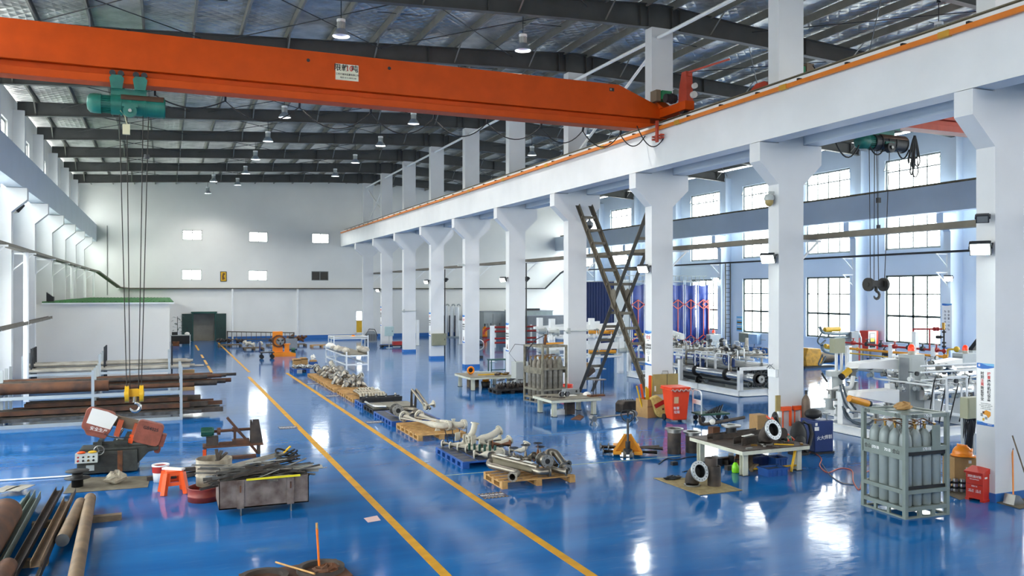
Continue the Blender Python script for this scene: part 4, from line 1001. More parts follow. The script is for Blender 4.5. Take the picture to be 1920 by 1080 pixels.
# floor signs
def fsign(x, y, label, body='物料存放区'):
    t = T('floor_sign', label, 'floor sign', (x, y, .003), group='floor signs along the yellow lines')
    B().box(-.26, .26, -.2, .2, 0, .002).go('backing', mat('navy sign vinyl', '28304e', .5), t)
    hz = B()
    for i in range(7):
        for yy in (-.2, .165): hz.prism([(-.26+.075*i, yy), (-.23+.075*i, yy), (-.2+.075*i, yy+.035), (-.23+.075*i, yy+.035)], 'z', .002, .003)
    hz.go('hazard_stripe', YELLOW, t)
    text(body, .1, MT((0, .04, .0025), 'z'), WHT, t, bold=.001); text('MATERIAL AREA', .05, MT((0, -.09, .0025), 'z'), WHT, t)
for u, v, nm in ((915, 930, 'nearest one, left of the first wooden pallet'), (695, 792, 'beside the blue pallet with the steel pipes'), (614, 743, 'beside the pallet of U-bends'), (577, 720, 'farthest, beside the pallets of fittings')):
    p = P(u, v); fsign(5.95, p.y, 'floor sign right of the right yellow line, '+nm)
fsign(3.36, 25.02, 'floor sign left of the left yellow line, beyond the scrap bin')
# ================= PALLETS AND PIPE PARTS =================
def wood_pallet(x0, x1, y0, y1, label, m=WOOD, h=.15):
    t = T('wooden_pallet', label, 'pallet', (x0, y0, 0)); W, D = x1-x0, y1-y0
    n = max(5, int(D/.2))
    for i in range(n):
        y = (D-.11)*i/(n-1); B().box(0, W, y, y+.11, h-.022, h).go('deck_board', m, t)
    for x in (0, W/2-.06, W-.12):
        B().box(x, x+.12, 0, D, h-.044, h-.022).go('stringer', m, t); B().box(x, x+.12, 0, D, 0, .02).go('bottom_board', m, t)
        k = max(3, int(D/.4)+1)
        for i in range(k):
            y = (D-.14)*i/(k-1); B().box(x, x+.12, y, y+.14, .02, h-.044).go('block', m, t)
    return t
def plastic_pallet(x0, x1, y0, y1, label, m=BLUEP, top=BLUED, h=.16):
    t = T('plastic_pallet', label, 'pallet', (x0, y0, 0)); W, D = x1-x0, y1-y0
    B().box(0, W, 0, D, h-.04, h-.006).go('deck', m, t)
    g = B(); nx, ny = 4, int(D/.3)
    for i in range(nx):
        for j in range(ny): g.box(.04+i*(W-.08)/nx, .04+(i+.86)*(W-.08)/nx, .04+j*(D-.08)/ny, .04+(j+.86)*(D-.08)/ny, h-.006, h)
    g.go('deck_grid', top, t)
    for i in range(3):
        k = int(D/.38)+1
        for j in range(k):
            x = (W-.16)*i/2; y = (D-.16)*j/(k-1); B().box(x, x+.16, y, y+.16, .02, h-.04).go('foot', m, t)
    for i in range(3):
        x = (W-.16)*i/2; B().box(x, x+.16, 0, D, 0, .02).go('skid', m, t)
    return t
def flange(p, d, r, m, par, nb=8, th=.03, hole=.5):
    p = V(p); d = V(d).normalized(); o = B().ring(p-d*th/2, p+d*th/2, r, r*hole, 24).go('flange', m, par)
    x, y, _ = basis(d); b = B()
    for i in range(nb):
        c = p+(x*math.cos(2*PI*i/nb)+y*math.sin(2*PI*i/nb))*r*.78
        b.cyl(c-d*(th/2+.002), c+d*(th/2+.002), r*.07, n=6)
    b.go('bolt_hole', BLACK, o); return o
def spool(pts, r, m, label, grp=None, fl=(1, 1), rad=.12, fm=None, th=.03, fr=1.75, nb=8):
    """a length of pipe with bends and end flanges."""
    pts = [V(p) for p in pts]; t = T('pipe_spool', label, 'pipe', (pts[0].x, pts[0].y, 0), group=grp); o = V((pts[0].x, pts[0].y, 0))
    q = [p-o for p in pts]; b = B().tube(fil(q, rad) if len(q) > 2 else q, r, n=14, cap=False)
    b.go('pipe', m, t)
    if fl[0]: flange(q[0], q[1]-q[0], r*fr, fm or m, t, nb, th, 1/fr)
    if fl[1]: flange(q[-1], q[-1]-q[-2], r*fr, fm or m, t, nb, th, 1/fr)
    return t
def valve(p, r, m, label, d=(1, 0, 0), h=.3, par=None, wm=None, grp=None, wr=None):
    """gate valve with handwheel; a thing, or a part when par is given."""
    d = V(d).normalized()
    if par is None: t = T('gate_valve', label, 'valve', (p[0], p[1], 0), group=grp); o = V((p[0], p[1], 0))
    else: t = par; o = V((0, 0, 0))
    c = V(p)-o
    b = B().sph(c, r*1.25, n=12, m=8).cyl(c-d*r*1.6, c+d*r*1.6, r*.85, n=12).cyl(c-d*r*1.75, c-d*r*1.45, r*1.5, n=16).cyl(c+d*r*1.45, c+d*r*1.75, r*1.5, n=16)
    b.cyl(c, c+V((0, 0, h*.55)), r*.65, r*.4, n=10).cyl(c+V((0, 0, h*.5)), c+V((0, 0, h)), r*.16, n=8)
    v = b.go('valve_body' if par is None else 'valve', m, t)
    w = wr or r*1.6
    hw = B().tube([c+V((w*math.cos(a), w*math.sin(a), h)) for a in [2*PI*i/16 for i in range(16)]], w*.1, n=6, closed=True)
    for a in (0, PI/2): hw.bar(c+V((-w*math.cos(a), -w*math.sin(a), h)), c+V((w*math.cos(a), w*math.sin(a), h)), w*.12)
    hw.go('handwheel', wm or DARK, t if par is None else v)
    return t
# 1: nearest wooden pallet with stainless spools
wood_pallet(6.3, 7.95, 15.56, 16.62, 'nearest wooden pallet, carrying stainless pipe spools and valves')
Z = .15
spool([(6.55, 16.75, Z+.3), (6.35, 16.5, Z+.16), (6.75, 15.75, Z+.11), (6.5, 15.5, Z+.1)], .065, PIPES, 'long stainless spool along the left edge of the nearest pallet', fr=1.6)
spool([(6.75, 16.75, Z+.2), (7.0, 16.0, Z+.14), (7.15, 15.6, Z+.12), (7.35, 15.6, Z+.12)], .075, PIPES, 'stainless spool with a short elbow, second from the left on the nearest pallet', fr=1.5)
t = T('pipe_branch', 'webbed stainless branch piece with paper labels on the nearest pallet', 'pipe', (6.8, 16.2, 0))
B().cyl((-.25, .5, Z+.3), (.35, -.5, Z+.2), .06, n=14).go('pipe', PIPES, t)
B().add([(-.25, .5, Z+.29), (.3, -.45, Z+.2), (.2, -.52, Z+.13), (-.42, .4, Z+.2)], [(0, 1, 2, 3)]).add([(-.25, .5, Z+.27), (.3, -.45, Z+.18), (.2, -.52, Z+.11), (-.42, .4, Z+.18)], [(0, 1, 2, 3)]).go('web_plate', mat('olive grey plate', '8c8774', .45, .6), t)
for k in (.2, .5, .8):
    c = V((-.25, .5, Z+.365)).lerp(V((.35, -.5, Z+.265)), k); B().bar(c-V((-.06, .1, .01)), c+V((-.06, .1, .01)), .1, .006).go('paper_label', PAPER, t)
def flanged_ball(x, y, z, r, label):
    t = T('flanged_valve', label, 'valve', (x, y, 0)); B().sph((0, 0, z), r).cyl((0, -r*1.2, z), (0, r*1.2, z), r*.7, n=14).go('body', PIPES, t)
    flange((0, -r*1.3, z), (0, -1, .1), r*1.25, STEEL, t, 8, .03, .42); flange((0, r*1.3, z), (0, 1, 0), r*1.25, STEEL, t, 8)
    B().cyl((0, -r*1.33, z-.002), (0, -r*1.25, z-.002), r*.52, n=20).go('bore', BLACK, t); return t
flanged_ball(7.42, 15.95, Z+.28, .11, 'flanged valve with a bright face, middle of the nearest pallet')
flanged_ball(7.8, 15.72, Z+.12, .08, 'smaller flanged valve at the right front of the nearest pallet')
spool([(7.35, 16.4, Z+.3), (7.5, 16.0, Z+.12), (7.62, 15.62, Z+.1), (7.72, 15.52, Z+.1)], .06, PIPES, 'stainless spool pointing to the front right of the nearest pallet', fr=1.5)
spool([(7.7, 16.0, Z+.12), (7.62, 16.3, Z+.36), (7.85, 16.35, Z+.36), (7.95, 16.1, Z+.12)], .08, PIPES, 'arched stainless bend standing at the right of the nearest pallet', fl=(0, 0), rad=.25)
spool([(7.95, 16.55, Z+.28), (7.98, 15.95, Z+.16)], .035, PIPES, 'thin stainless pipe on the right edge of the nearest pallet', fr=2.2)
for i, (x, y, h, wm) in enumerate(((6.95, 16.5, .24, DARK), (7.18, 16.4, .3, DARK), (7.52, 16.5, .3, DARK), (7.62, 16.6, .2, DARK))):
    valve((x, y, Z+.24), .06, PIPES if i != 2 else BROWNP, 'upright handwheel valve on the nearest pallet, %s from the left' % ORD[i], h=h)
# 2: blue pallet with primed white spools
plastic_pallet(6.2, 7.72, 17.68, 19.7, 'blue plastic pallet with off-white primed pipe pieces, second from the front')
Z = .16
rw = random.Random(21)
for i in range(5):
    x = 6.42+i*.1; y = 19.45-i*.3
    spool([(x-.1, y+.05, Z+.1), (x+.25, y-.28, Z+.1), (x+.38, y-.2, Z+.12)], .06, PIPEW, 'off-white primed elbow piece at the left of the blue pallet', 'primed pieces on the left of the blue pallet', fr=1.45, rad=.14)
    B().box(-.1, .1, -.008, .008, -.1, .1).go('bracket_plate', PIPEW, label='pale square bracket plate leaning among the primed pipes', category='plate', group='bracket plates on the blue pallet', loc=(x+.25, y-.05, Z+.27), rz=.6)
spool([(6.6, 18.0, Z+.08), (6.95, 17.8, Z+.09), (7.25, 17.95, Z+.1)], .075, PIPEW, 'off-white primed bend at the front of the blue pallet', fr=1.4, rad=.2)
spool([(6.75, 18.9, Z+.25), (7.3, 18.9, Z+.28), (7.62, 19.0, Z+.42)], .085, PIPEW, 'thick off-white pipe with an upturned elbow, right of the blue pallet', fr=1.5, rad=.2)
spool([(6.9, 19.4, Z+.2), (7.0, 19.2, Z+.35), (7.05, 19.2, Z+.6)], .075, PIPEW, 'off-white pipe standing upright at the back of the blue pallet', fr=1.45, rad=.12)
spool([(6.9, 18.5, Z+.22), (7.4, 18.3, Z+.2), (7.62, 18.35, Z+.3)], .08, PIPEW, 'off-white pipe with an elbow lying across the middle of the blue pallet', fr=1.45, rad=.15)
spool([(7.1, 18.15, Z+.25), (7.5, 18.05, Z+.25)], .07, BROWNP, 'rusty brown pipe stub at the right of the blue pallet', fr=1.4)
spool([(7.45, 17.95, Z+.12), (7.75, 17.8, Z+.12), (7.85, 17.85, Z+.28)], .06, PIPEW, 'off-white elbow overhanging the right front of the blue pallet', fr=1.6, rad=.1)
spool([(7.3, 19.3, Z+.12), (7.75, 19.3, Z+.14)], .09, PIPEW, 'short thick off-white pipe at the back right of the blue pallet', fr=1.35)
for i in range(6): B().box(-.035, .035, -.008, .008, 0, .16).go('square_clip', GREEND, label='small dark green square clip among the primed pipes', category='clip', group='dark green clips on the blue pallet', loc=(6.6+.09*i, 18.35-.1*i, Z+.12), rz=.5)
for i in range(5): B().cyl((0, 0, 0), (.05*(i-2), .03, .42), .012).go('threaded_rod', DARK, label='dark rod standing at the far edge of the blue pallet', category='rod', group='dark rods at the back of the blue pallet', loc=(6.5+.14*i, 19.55, Z))
# 3: wooden pallet with two big tapered primed arms
wood_pallet(6.27, 7.62, 21.45, 23.75, 'wooden pallet with large cream tapered pipe arms, third from the front')
Z = .15
for i, (dx, lb) in enumerate(((0, 'cream tapered pipe arm lying on the left of the wooden pallet'), (.46, 'cream tapered pipe arm lying on the right of the wooden pallet'))):
    t = T('tapered_pipe', lb, 'pipe arm', (6.45+dx, 23.4, 0))
    B().tube(fil([V((0, 0, Z+.2)), V((.42, -1.35, Z+.16)), V((.62, -1.55, Z+.14)), V((.78, -1.5, Z+.14))], .2), .085, n=14).go('pipe', PIPEW, t)
    B().prism([(-.16, -.02), (.3, -1.25), (.42, -1.25), (.1, .0)], 'z', Z+.18, Z+.2).go('web_plate', PIPEW, t)
    flange((-.02, .08, Z+.22), (-.2, .6, .1), .16, PIPEW, t, 8, .05, .6); flange((.8, -1.49, Z+.14), (1, .3, 0), .14, PIPEW, t, 8, .08, .6)
    B().prism([(-.08, 0), (.08, 0), (.05, .05), (.03, .24), (.06, .3), (-.06, .3), (-.03, .24), (-.05, .05)], 'y', -1.46, -1.4).tf(Matrix.Translation((.52, 0, Z))).go('foot_stand', PIPEW, t)
# 4: blue pallet with steel pipe work
plastic_pallet(6.2, 7.7, 24.0, 26.3, 'blue pallet with stainless pipes and a round flange face, fourth from the front')
Z = .16
flanged_ball(6.55, 24.75, Z+.22, .14, 'flanged pipe end with a bright bolted face, on the blue pallet with stainless pipes')
spool([(6.8, 24.5, Z+.1), (7.3, 24.9, Z+.14), (7.1, 25.4, Z+.14), (6.7, 25.2, Z+.12)], .07, PIPES, 'curved stainless pipe on the blue pallet behind the cream arms', fr=1.5, rad=.25)
for i in range(2):
    spool([(7.25+.12*i, 25.6, Z+.05), (7.2+.14*i, 25.35, Z+.75), (7.5+.1*i, 24.7, Z+.2)], .04, PIPES, 'thin stainless bend standing up in an inverted V, %s of two' % ('left', 'right')[i], fl=(0, 0), rad=.03)
spool([(7.3, 24.3, Z+.35), (7.6, 24.35, Z+.4)], .08, PIPEW, 'cream pipe stub at the right of the fourth pallet', fr=1.4)
# 5: black pallet with grey slabs
plastic_pallet(6.25, 7.7, 26.6, 28.0, 'black pallet with flat grey panels, behind the stainless pipes', BLACK, DARK)
for i in range(3): B().box(0, .46, 0, 1.25, 0, .05).go('steel_sheet', mat('olive grey panel', '7e7b6c', .45, .5), label='flat grey olive panel on the black pallet', category='panel', group='panels on the black pallet', loc=(6.3+.48*i, 26.68, .16+.0*i), rz=-.03)
B().tube(fil([V((6.3, 27.9, .24)), V((6.35, 26.75, .24)), V((6.7, 26.6, .24))], .2), .05).go('steel_tube', INOX, label='bright bent tube on the left edge of the black pallet', category='tube')
# 6: blue pallet with black box frame
plastic_pallet(6.25, 7.75, 28.2, 29.4, 'dark blue pallet carrying a long black box frame')
t = T('box_frame', 'long black box frame with valves on the dark blue pallet', 'frame', (7.0, 28.6, .16))
B().box(-.7, .72, -.15, .2, 0, .06).box(-.7, .72, -.18, -.12, .06, .16).box(-.7, .72, .18, .24, .06, .16).go('frame', DARK, t)
for i in range(4): B().cyl((-.5+.34*i, 0, .05), (-.5+.34*i, 0, .22), .03).sph((-.5+.34*i, 0, .22), .05).go('valve', STEEL, t)
# 7: U bends
wood_pallet(6.25, 7.4, 29.7, 31.0, 'wooden pallet with a row of pale U-bend pipes')
ub = None
for i in range(9):
    o = B().tube([V((0, 1.15, .08)), V((0, .1, .08))]+[V((0, .1-.08*math.sin(a), .02+.06*math.cos(a))) for a in [PI/2*j/4 for j in range(1, 5)]]+[V((0, -.0, -.14))], .05, n=10) if i == 0 else None
    ub = o.go('bent_pipe', mat('pale bent tube', 'b0a894', .4, .4, var=.15), label='pale bent pipe in the row on the wooden pallet', category='pipe', group='bent pipes on the wooden pallet', loc=(6.55, 29.72, .2)) if i == 0 else dup(ub, loc=(6.55+.11*i, 29.72+.012*i, .2))
# 8-10: pallets with piles of fittings
wood_pallet(6.25, 7.5, 31.3, 32.7, 'wooden pallet with a few flat pieces, between U-bends and fittings')
for i in range(5): spool([(6.75+.15*i, 31.6+.15*(i % 3), .2), (7.0+.12*i, 32.0, .21)], .05, PIPEW, 'short pale pipe lying on the sparsely loaded wooden pallet', 'short pipes on the sparsely loaded pallet', fr=1.4)
for y0, y1, nm, cnt in ((33.0, 35.0, 'nearest', 40), (35.2, 37.3, 'middle', 36), (37.5, 39.6, 'farthest', 18)):
    wood_pallet(6.2, 7.5, y0, y1, 'wooden pallet piled with pale pipe fittings, %s of the three' % nm)
    rf_ = random.Random(int(y0)); proto = None
    for i in range(cnt):
        x = 6.55+rf_.random()*.85; y = y0+.15+rf_.random()*(y1-y0-.3); z = .27+.28*rf_.random()*(1 if i > cnt*.5 else 0)
        if proto is None:
            proto = T('pipe_fitting', 'pale pipe elbow in the pile on the %s fittings pallet' % nm, 'fitting', (x, y, z), group='fittings on the %s fittings pallet' % nm)
            B().tube(arc((0, -.14, 0), .14, 0, PI/2, (1, 0, 0), (0, 1, 0), 5), .085, n=10).go('elbow', mat('pale grey fitting', 'c0b9aa', .42, .35, var=.25, scale=8), proto)
            B().ring((.14, -.16, 0), (.14, -.13, 0), .11, .07, 14).ring((-.02, 0, 0), (.01, 0, 0), .11, .07, 14).go('rim', STEEL, proto)
            o = proto
        else: o = dup(proto, loc=(x, y, z))
        o.rotation_euler = (rf_.uniform(-1.2, 1.2), rf_.uniform(-1.2, 1.2), rf_.uniform(0, 6))
        s = rf_.uniform(.8, 1.25); o.scale = (s, s, s)
# blue pallet with cartons and small bright fittings
plastic_pallet(5.85, 7.25, 41.6, 43.0, 'blue pallet with open cartons and small bright fittings, farthest along the line', h=.2)
for i, (x, y, w, h) in enumerate(((5.95, 42.4, .36, .34), (6.33, 42.45, .34, .38), (6.05, 42.8, .3, .3))):
    t = T('carton', 'open brown carton on the farthest blue pallet, %s of three' % ('left', 'right', 'rear')[i], 'carton', (x, y, .2))
    B().box(0, w, 0, .02, 0, h).box(0, w, w-.02, w, 0, h).box(0, .02, .02, w-.02, 0, h).box(w-.02, w, .02, w-.02, 0, h).box(.02, w-.02, .02, w-.02, 0, h*.8).go('box', CARD, t)
    B().add([(0, 0, h), (w, 0, h), (w, -.12, h+.06), (0, -.12, h+.06)], [(0, 1, 2, 3)]).add([(0, w, h), (w, w, h), (w, w+.1, h+.08), (0, w+.1, h+.08)], [(0, 1, 2, 3)]).go('flap', CARD, t)
t = T('parts_crate', 'blue crate with a carton in it on the farthest blue pallet', 'crate', (6.75, 42.4, .2)); B().box(0, .4, 0, .35, 0, .25).go('crate', BLUEP, t); B().box(.05, .36, .04, .32, .25, .33).go('contents', CARD, t)
crumple('plastic_bag', (6.95, 42.55, .53), .12, PAPER, 'white plastic bag on top of the blue crate', 'bag', (1, 1, 1.2))
rq = random.Random(3); pf = None
for i in range(44):
    x, y = 5.95+rq.random()*1.2, 41.65+rq.random()*.7
    if pf is None: pf = B().ring((0, 0, 0), (0, 0, .06), .06, .035, 10).go('pipe_coupling', INOX, label='small bright pipe coupling on the farthest blue pallet', category='fitting', group='couplings on the farthest blue pallet', loc=(x, y, .26)); o = pf
    else: o = dup(pf, loc=(x, y, .24+.07*rq.random()))
    o.rotation_euler = (rq.uniform(-1.5, 1.5), rq.uniform(-1.5, 1.5), 0)
# far floor clutter by the far wall
for i, (x0, x1, y0, y1, lb) in enumerate(((3.6, 5.2, 62.5, 64, 'low wooden pallet with dark parts left of the orange machine'), (5.0, 6.3, 58.5, 60, 'low pallet with pale parts directly left of the orange machine'), (8.4, 9.6, 61.5, 62.6, 'wooden pallet with a rusty heap near the far wall'), (9.7, 11.2, 60.0, 60.9, 'bright empty-looking wooden pallet near the far wall'), (6.9, 8.2, 61.8, 63, 'low pallet with dark parts right of the orange machine'))):
    wood_pallet(x0, x1, y0, y1, lb, WOOD if i == 3 else WOODD)
    if i != 3:
        for k in range(12 if i != 2 else 18):
            x, y = x0+R.random()*(x1-x0), y0+R.random()*(y1-y0); z = .25+(.35*R.random() if i == 2 else .14*R.random())
            b = B().tube(arc((0, -.14, 0), .16, 0, PI*.6, (1, 0, 0), (0, 0, 1), 4), .09, n=8)
            b.go('pipe_fitting', (DKPIPE, PIPEW, BROWNP, DKPIPE, DKPIPE)[i], label='%s fitting on the %s' % (('dark', 'pale', 'rusty', '', 'dark')[i], lb.split(' with')[0]+(' left of the orange machine', ' directly left of the orange machine', ' near the far wall', '', ' right of the orange machine')[i]), category='fitting', group=lb, loc=(x, y, z), rz=R.random()*6)
t = T('grey_machine_box', 'grey square machine box on the floor near the far wall', 'machine', (8.1, 58.6, 0)); B().box(-.35, .35, -.3, .3, .05, .75).go('casing', GREYB, t); B().cyl((0, 0, .75), (0, 0, .9), .2).go('cap', DARK, t); B().box(-.35, .35, -.3, .3, 0, .05).go('base', DARK, t)
# ladder lying on its side at the far wall
t = T('ladder', 'dark ladder lying on its side along the far wall', 'ladder', (PY(425, 630, 70.6).x, 70.6, 0)); L = PY(552, 630, 70.6).x-PY(425, 630, 70.6).x
B().box(0, L, -.04, .04, .05, .13).go('rail', TRAYM, t); B().bar((0, 0, .75), (L, 0, .55), .08).go('rail', TRAYM, t); B().box(0, .1, -.04, .04, 0, .8).box(L-.1, L, -.04, .04, 0, .6).go('end_leg', TRAYM, t)
for i in range(1, 14): B().bar((L*i/14, 0, .1), (L*i/14, 0, .74-.2*i/14), .04).go('rung', TRAYM, t)
# orange welding positioner
t = T('welding_positioner', 'bright orange welding positioner with a chuck on a tall plate', 'machine', (6.75, 52.7, 0), -.1); t.scale = (.7, .7, .66)
B().prism([(-.75, 0), (1.1, 0), (1.1, .28), (.6, .4), (-.75, .4)], 'y', -.6, .6).go('base', ORGM, t)
pl = B().box(-.85, .0, -.2, .5, .1, 2.3).go('face_plate', ORGM, t)
B().ring((-.33, -.2, 1.42), (-.33, -.28, 1.42), .56, .42, 32).go('gear_ring', mat('dark orange ring', '7a4516', .5), t)
tt = B()
for i in range(26):
    a = 2*PI*i/26; tt.bar((-.33+math.cos(a)*.5, -.27, 1.42+math.sin(a)*.5), (-.33+math.cos(a)*.6, -.27, 1.42+math.sin(a)*.6), .06, .05, upv=(0, 1, 0))
tt.go('gear_teeth', DARK, t)
ch = B().cyl((-.25, -.2, 1.42), (-.2, -.6, 1.42), .34, n=20).cyl((-.2, -.6, 1.42), (-.2, -.66, 1.42), .16, n=16).go('chuck', STEEL, t)
for a in (.5, 2.6, 4.7): B().bar((-.2+.1*math.cos(a), -.66, 1.42+.1*math.sin(a)), (-.2+.32*math.cos(a), -.66, 1.42+.32*math.sin(a)), .12, .12, upv=(0, 1, 0)).go('jaw', DARK, ch)
B().box(.15, .55, -.4, .1, .4, 1.1).box(.1, .65, -.45, .15, 1.1, 1.18).go('tailstock', ORGM, t)
B().cyl((.75, -.1, .6), (1.05, -.1, .6), .18, n=14).box(.7, 1.1, -.3, .1, .28, .42).go('motor', MOTOR, t)
t = T('trolley', 'small dark trolley left of the orange machine', 'trolley', (5.55, 51.2, 0)); B().box(-.3, .5, -.3, .3, .35, .4).go('deck', DARK, t); B().tube([V((-.3, -.2, .35)), V((-.3, -.2, 1.0)), V((-.3, .2, 1.0)), V((-.3, .2, .35))], .02).go('handle', NAVY, t)
for x in (-.2, .4):
    for y in (-.2, .2): B().cyl((x, y-.03, .12), (x, y+.03, .12), .12).cyl((x, y, .12), (x, y, .36), .02).go('wheel', BLACK, t)
# white work tables
def steel_bench(x0, x1, y0, y1, h, label, low=.3, topm=TOPM, nleg=2):
    t = T('work_table', label, 'table', ((x0+x1)/2, y0, 0)); w = (x1-x0)/2; D = y1-y0
    B().box(-w+.04, w-.04, .03, D, h-.05, h).go('tabletop', topm, t)
    for i in range(nleg+1):
        for x in (-w, w-.07): B().box(x, x+.07, D*i/nleg, D*i/nleg+.07, 0, h+(.12 if i in (0,) else 0)).go('leg', WSTEEL, t)
    for y in (0.01, D):
        for z in (low, h-.12): B().box(-w, w, y, y+.06, z, z+.07).go('cross_rail', WSTEEL, t)
    for x in (-w, w-.06): 
        for z in (low, h-.12): B().box(x, x+.06, .05, D, z, z+.06).go('side_rail', WSTEEL, t)
    return t
steel_bench(8.35, 9.5, 41.3, 47.0, .86, 'long white work table with a brown top, right of the yellow lines')
rb_ = random.Random(9)
for i in range(16):
    k = i < 10
    x, y, z = (8.38+rb_.uniform(-.1, .15), 41.8+rb_.random()*5, 1.0+rb_.random()*.12) if k else (9.5+rb_.uniform(-.1, .15), 41.5+rb_.random()*2.5, .98)
    crumple('wrapped_valve', (x, y, .86), .16+.06*rb_.random(), (PIPEW, GRPIPE, PAPER)[i % 3], 'pale wrapped part on the %s edge of the long white table' % ('left' if k else 'right'), 'part', (1, 1.2, .8), .14)['group'] = 'wrapped parts on the %s edge of the long white table' % ('left' if k else 'right')
steel_bench(10.6, 13.0, 56.6, 58.6, .85, 'white work table farther back, left of the far columns', .84)
t = T('helmet', 'orange safety helmet on the farther white table', 'helmet', (12.0, 56.9, .85)); B().sph((0, 0, 0), .16, z0=0).go('shell', HELM, t); B().lathe([(.15, 0), (.2, .0), (.2, .02), (.15, .03)], n=16).go('brim', HELM, t)
# ================= CENTRE =================
# crossed lattice braces between third and fourth column
for nm, (ya, za), (yb, zb), dx in (('falling towards the viewer', (28.75, 7.35), (23.35, .12), -.03), ('rising towards the viewer', (28.75, .12), (23.35, 7.35), .03)):
    t = T('column_brace', 'brown steel ladder-like brace of the crossed pair between two columns, '+nm, 'brace', (15.1, 26, 0))
    p = V((0, ya-26, za)); q = V((0, yb-26, zb))
    for s in (-.28, .28):
        B().sec(p+V((s+dx, 0, 0)), q+V((s+dx, 0, 0)), LSEC(.14, .12, .02)).go('chord', TRAYM, t)
    for i in range(1, 14):
        c = p.lerp(q, i/14)
        if abs(i-7) > 0: B().bar(c+V((-.3+dx, 0, 0)), c+V((.3+dx, 0, 0)), .04, .1).go('batten', TRAYM, t)
    if dx > 0:
        for s in (-.3, .3): B().prism([(-.16, 3.45), (0, 3.35), (.16, 3.45), (.2, 4.0), (0, 4.1), (-.2, 4.0)], 'x', s-.012, s+.012).go('gusset_plate', TRAYM, t)
# work tables
def table(x0, x1, y0, y1, h, label, topm, over=.12):
    t = T('work_table', label, 'table', ((x0+x1)/2, (y0+y1)/2, 0)); a, c = (x1-x0)/2, (y1-y0)/2
    B().box(-a-over, a+over, -c-over, c+over, h-.02, h).go('tabletop', topm, t)
    for y in (-c-over, c+over-.02): B().box(-a-over, a+over, y, y+.02, h-.1, h-.021).go('edge_band', CREAM, t)
    for x in (-a-over, a+over-.02): B().box(x, x+.02, -c-over+.02, c+over-.02, h-.1, h-.021).go('edge_band', CREAM, t)
    for x in (-a, a-.13):
        for y in (-c, c-.13):
            l = B().sec((x+.065, y+.065, 0), (x+.065, y+.065, h-.02), ISEC(.13, .13, .015)).go('leg', CREAM, t); B().box(x-.02, x+.15, y-.02, y+.15, 0, .012).go('foot_plate', DARK, l)
    return t
tR = table(11.55, 13.15, 14.65, 16.35, .58, 'cream work table with a flanged elbow on its oily brown top', BROWNT)
tB = table(11.4, 12.95, 23.85, 25.05, .56, 'cream work table in front of the crossed braces, with an inox fitting on it', TOPM)
tA = table(11.42, 13.1, 31.45, 33.15, .55, 'cream work table with a yellow strip and an orange cap on it, farthest of three', TOPM)
def elbow(x, y, z, r, label, turn=0.):
    """90 degree pipe elbow standing on one end with a drilled flange facing the camera side."""
    t = T('flanged_elbow', label, 'pipe elbow', (x, y, z), turn)
    R_ = r*1.9
    b = B().tube([V((0, 0, 0)), V((0, 0, .06))]+arc((0, -R_, .06), R_, 0, PI*.42, (0, 1, 0), (0, 0, 1), 8), r, n=28, cap=False)
    b.v and b.go('elbow', DKPIPE, t)
    B().ring((0, 0, 0), (0, 0, .03), r*1.12, r*.9, 28).go('weld_collar', STEEL, t)
    e = arc((0, -R_, .06), R_, 0, PI*.42, (0, 1, 0), (0, 0, 1), 8); c = e[-1]; d = (e[-1]-e[-2]).normalized()
    fo = B().ring(c, c+d*.04, r*1.45, r*.93, 36).go('flange', mat('machined flange face', 'b4babd', .4, .6, var=.1), t)
    xx, yy, _ = basis(d); b = B()
    for i in range(16):
        a = 2*PI*i/16; k = c+(xx*math.cos(a)+yy*math.sin(a))*r*1.22; b.cyl(k-d*.001, k+d*.043, r*.075, n=8)
    b.go('bolt_hole', BLACK, fo)
    B().ring(c-d*.1, c+d*.02, r*.97, r*.9, 28).cyl(c-d*.12, c-d*.11, r*.95, n=28).go('bore', BLACK, t)
    return t
p = P(1441, 834, .58); elbow(p.x, p.y+.12, .58, .155, 'flanged pipe elbow standing on the brown-topped work table', .12)
flat('floor_board', [(1225, 897), (1312, 929), (1392, 920), (1330, 897)], PLANKM, 'square yellowish board on the floor under the flanged elbow', 'board', .012)
p = P(1304, 914); elbow(p.x, p.y+.12, .015, .145, 'flanged pipe elbow standing on the yellowish floor board', .12)
t = T('pipe_stub', 'dark stepped pipe stub behind the elbow on the floor board', 'pipe', (10.42, 14.15, .015)); B().ring((0, 0, 0), (0, 0, .4), .135, .115, 28).go('lower_pipe', DKPIPE, t); B().ring((-.04, .05, .4), (-.04, .05, .56), .13, .11, 28).go('upper_pipe', DKPIPE, t)
crumple('wire_bundle', (9.95, 14.95, .015), .13, DARK, 'tangle of dark wire on the back of the floor board', 'wire', (1.6, .7, .3))
for u, v, h, lb in ((1264, 850, .62, 'taller dark pipe stub with a bright flange on the floor, left of two'), (1298, 848, .52, 'shorter dark pipe stub with a bright flange on the floor, right of two')):
    p = P(u, v); t = T('pipe_stub', lb, 'pipe', (p.x, p.y, 0)); B().ring((0, 0, 0), (0, 0, h), .165, .145, 28).go('pipe', DKPIPE, t); B().ring((0, 0, h-.03), (0, 0, h), .23, .14, 28).go('flange', STEEL, t); B().ring((0, 0, h-.1), (0, 0, h-.03), .175, .16, 28).go('weld_neck', STEEL, t)
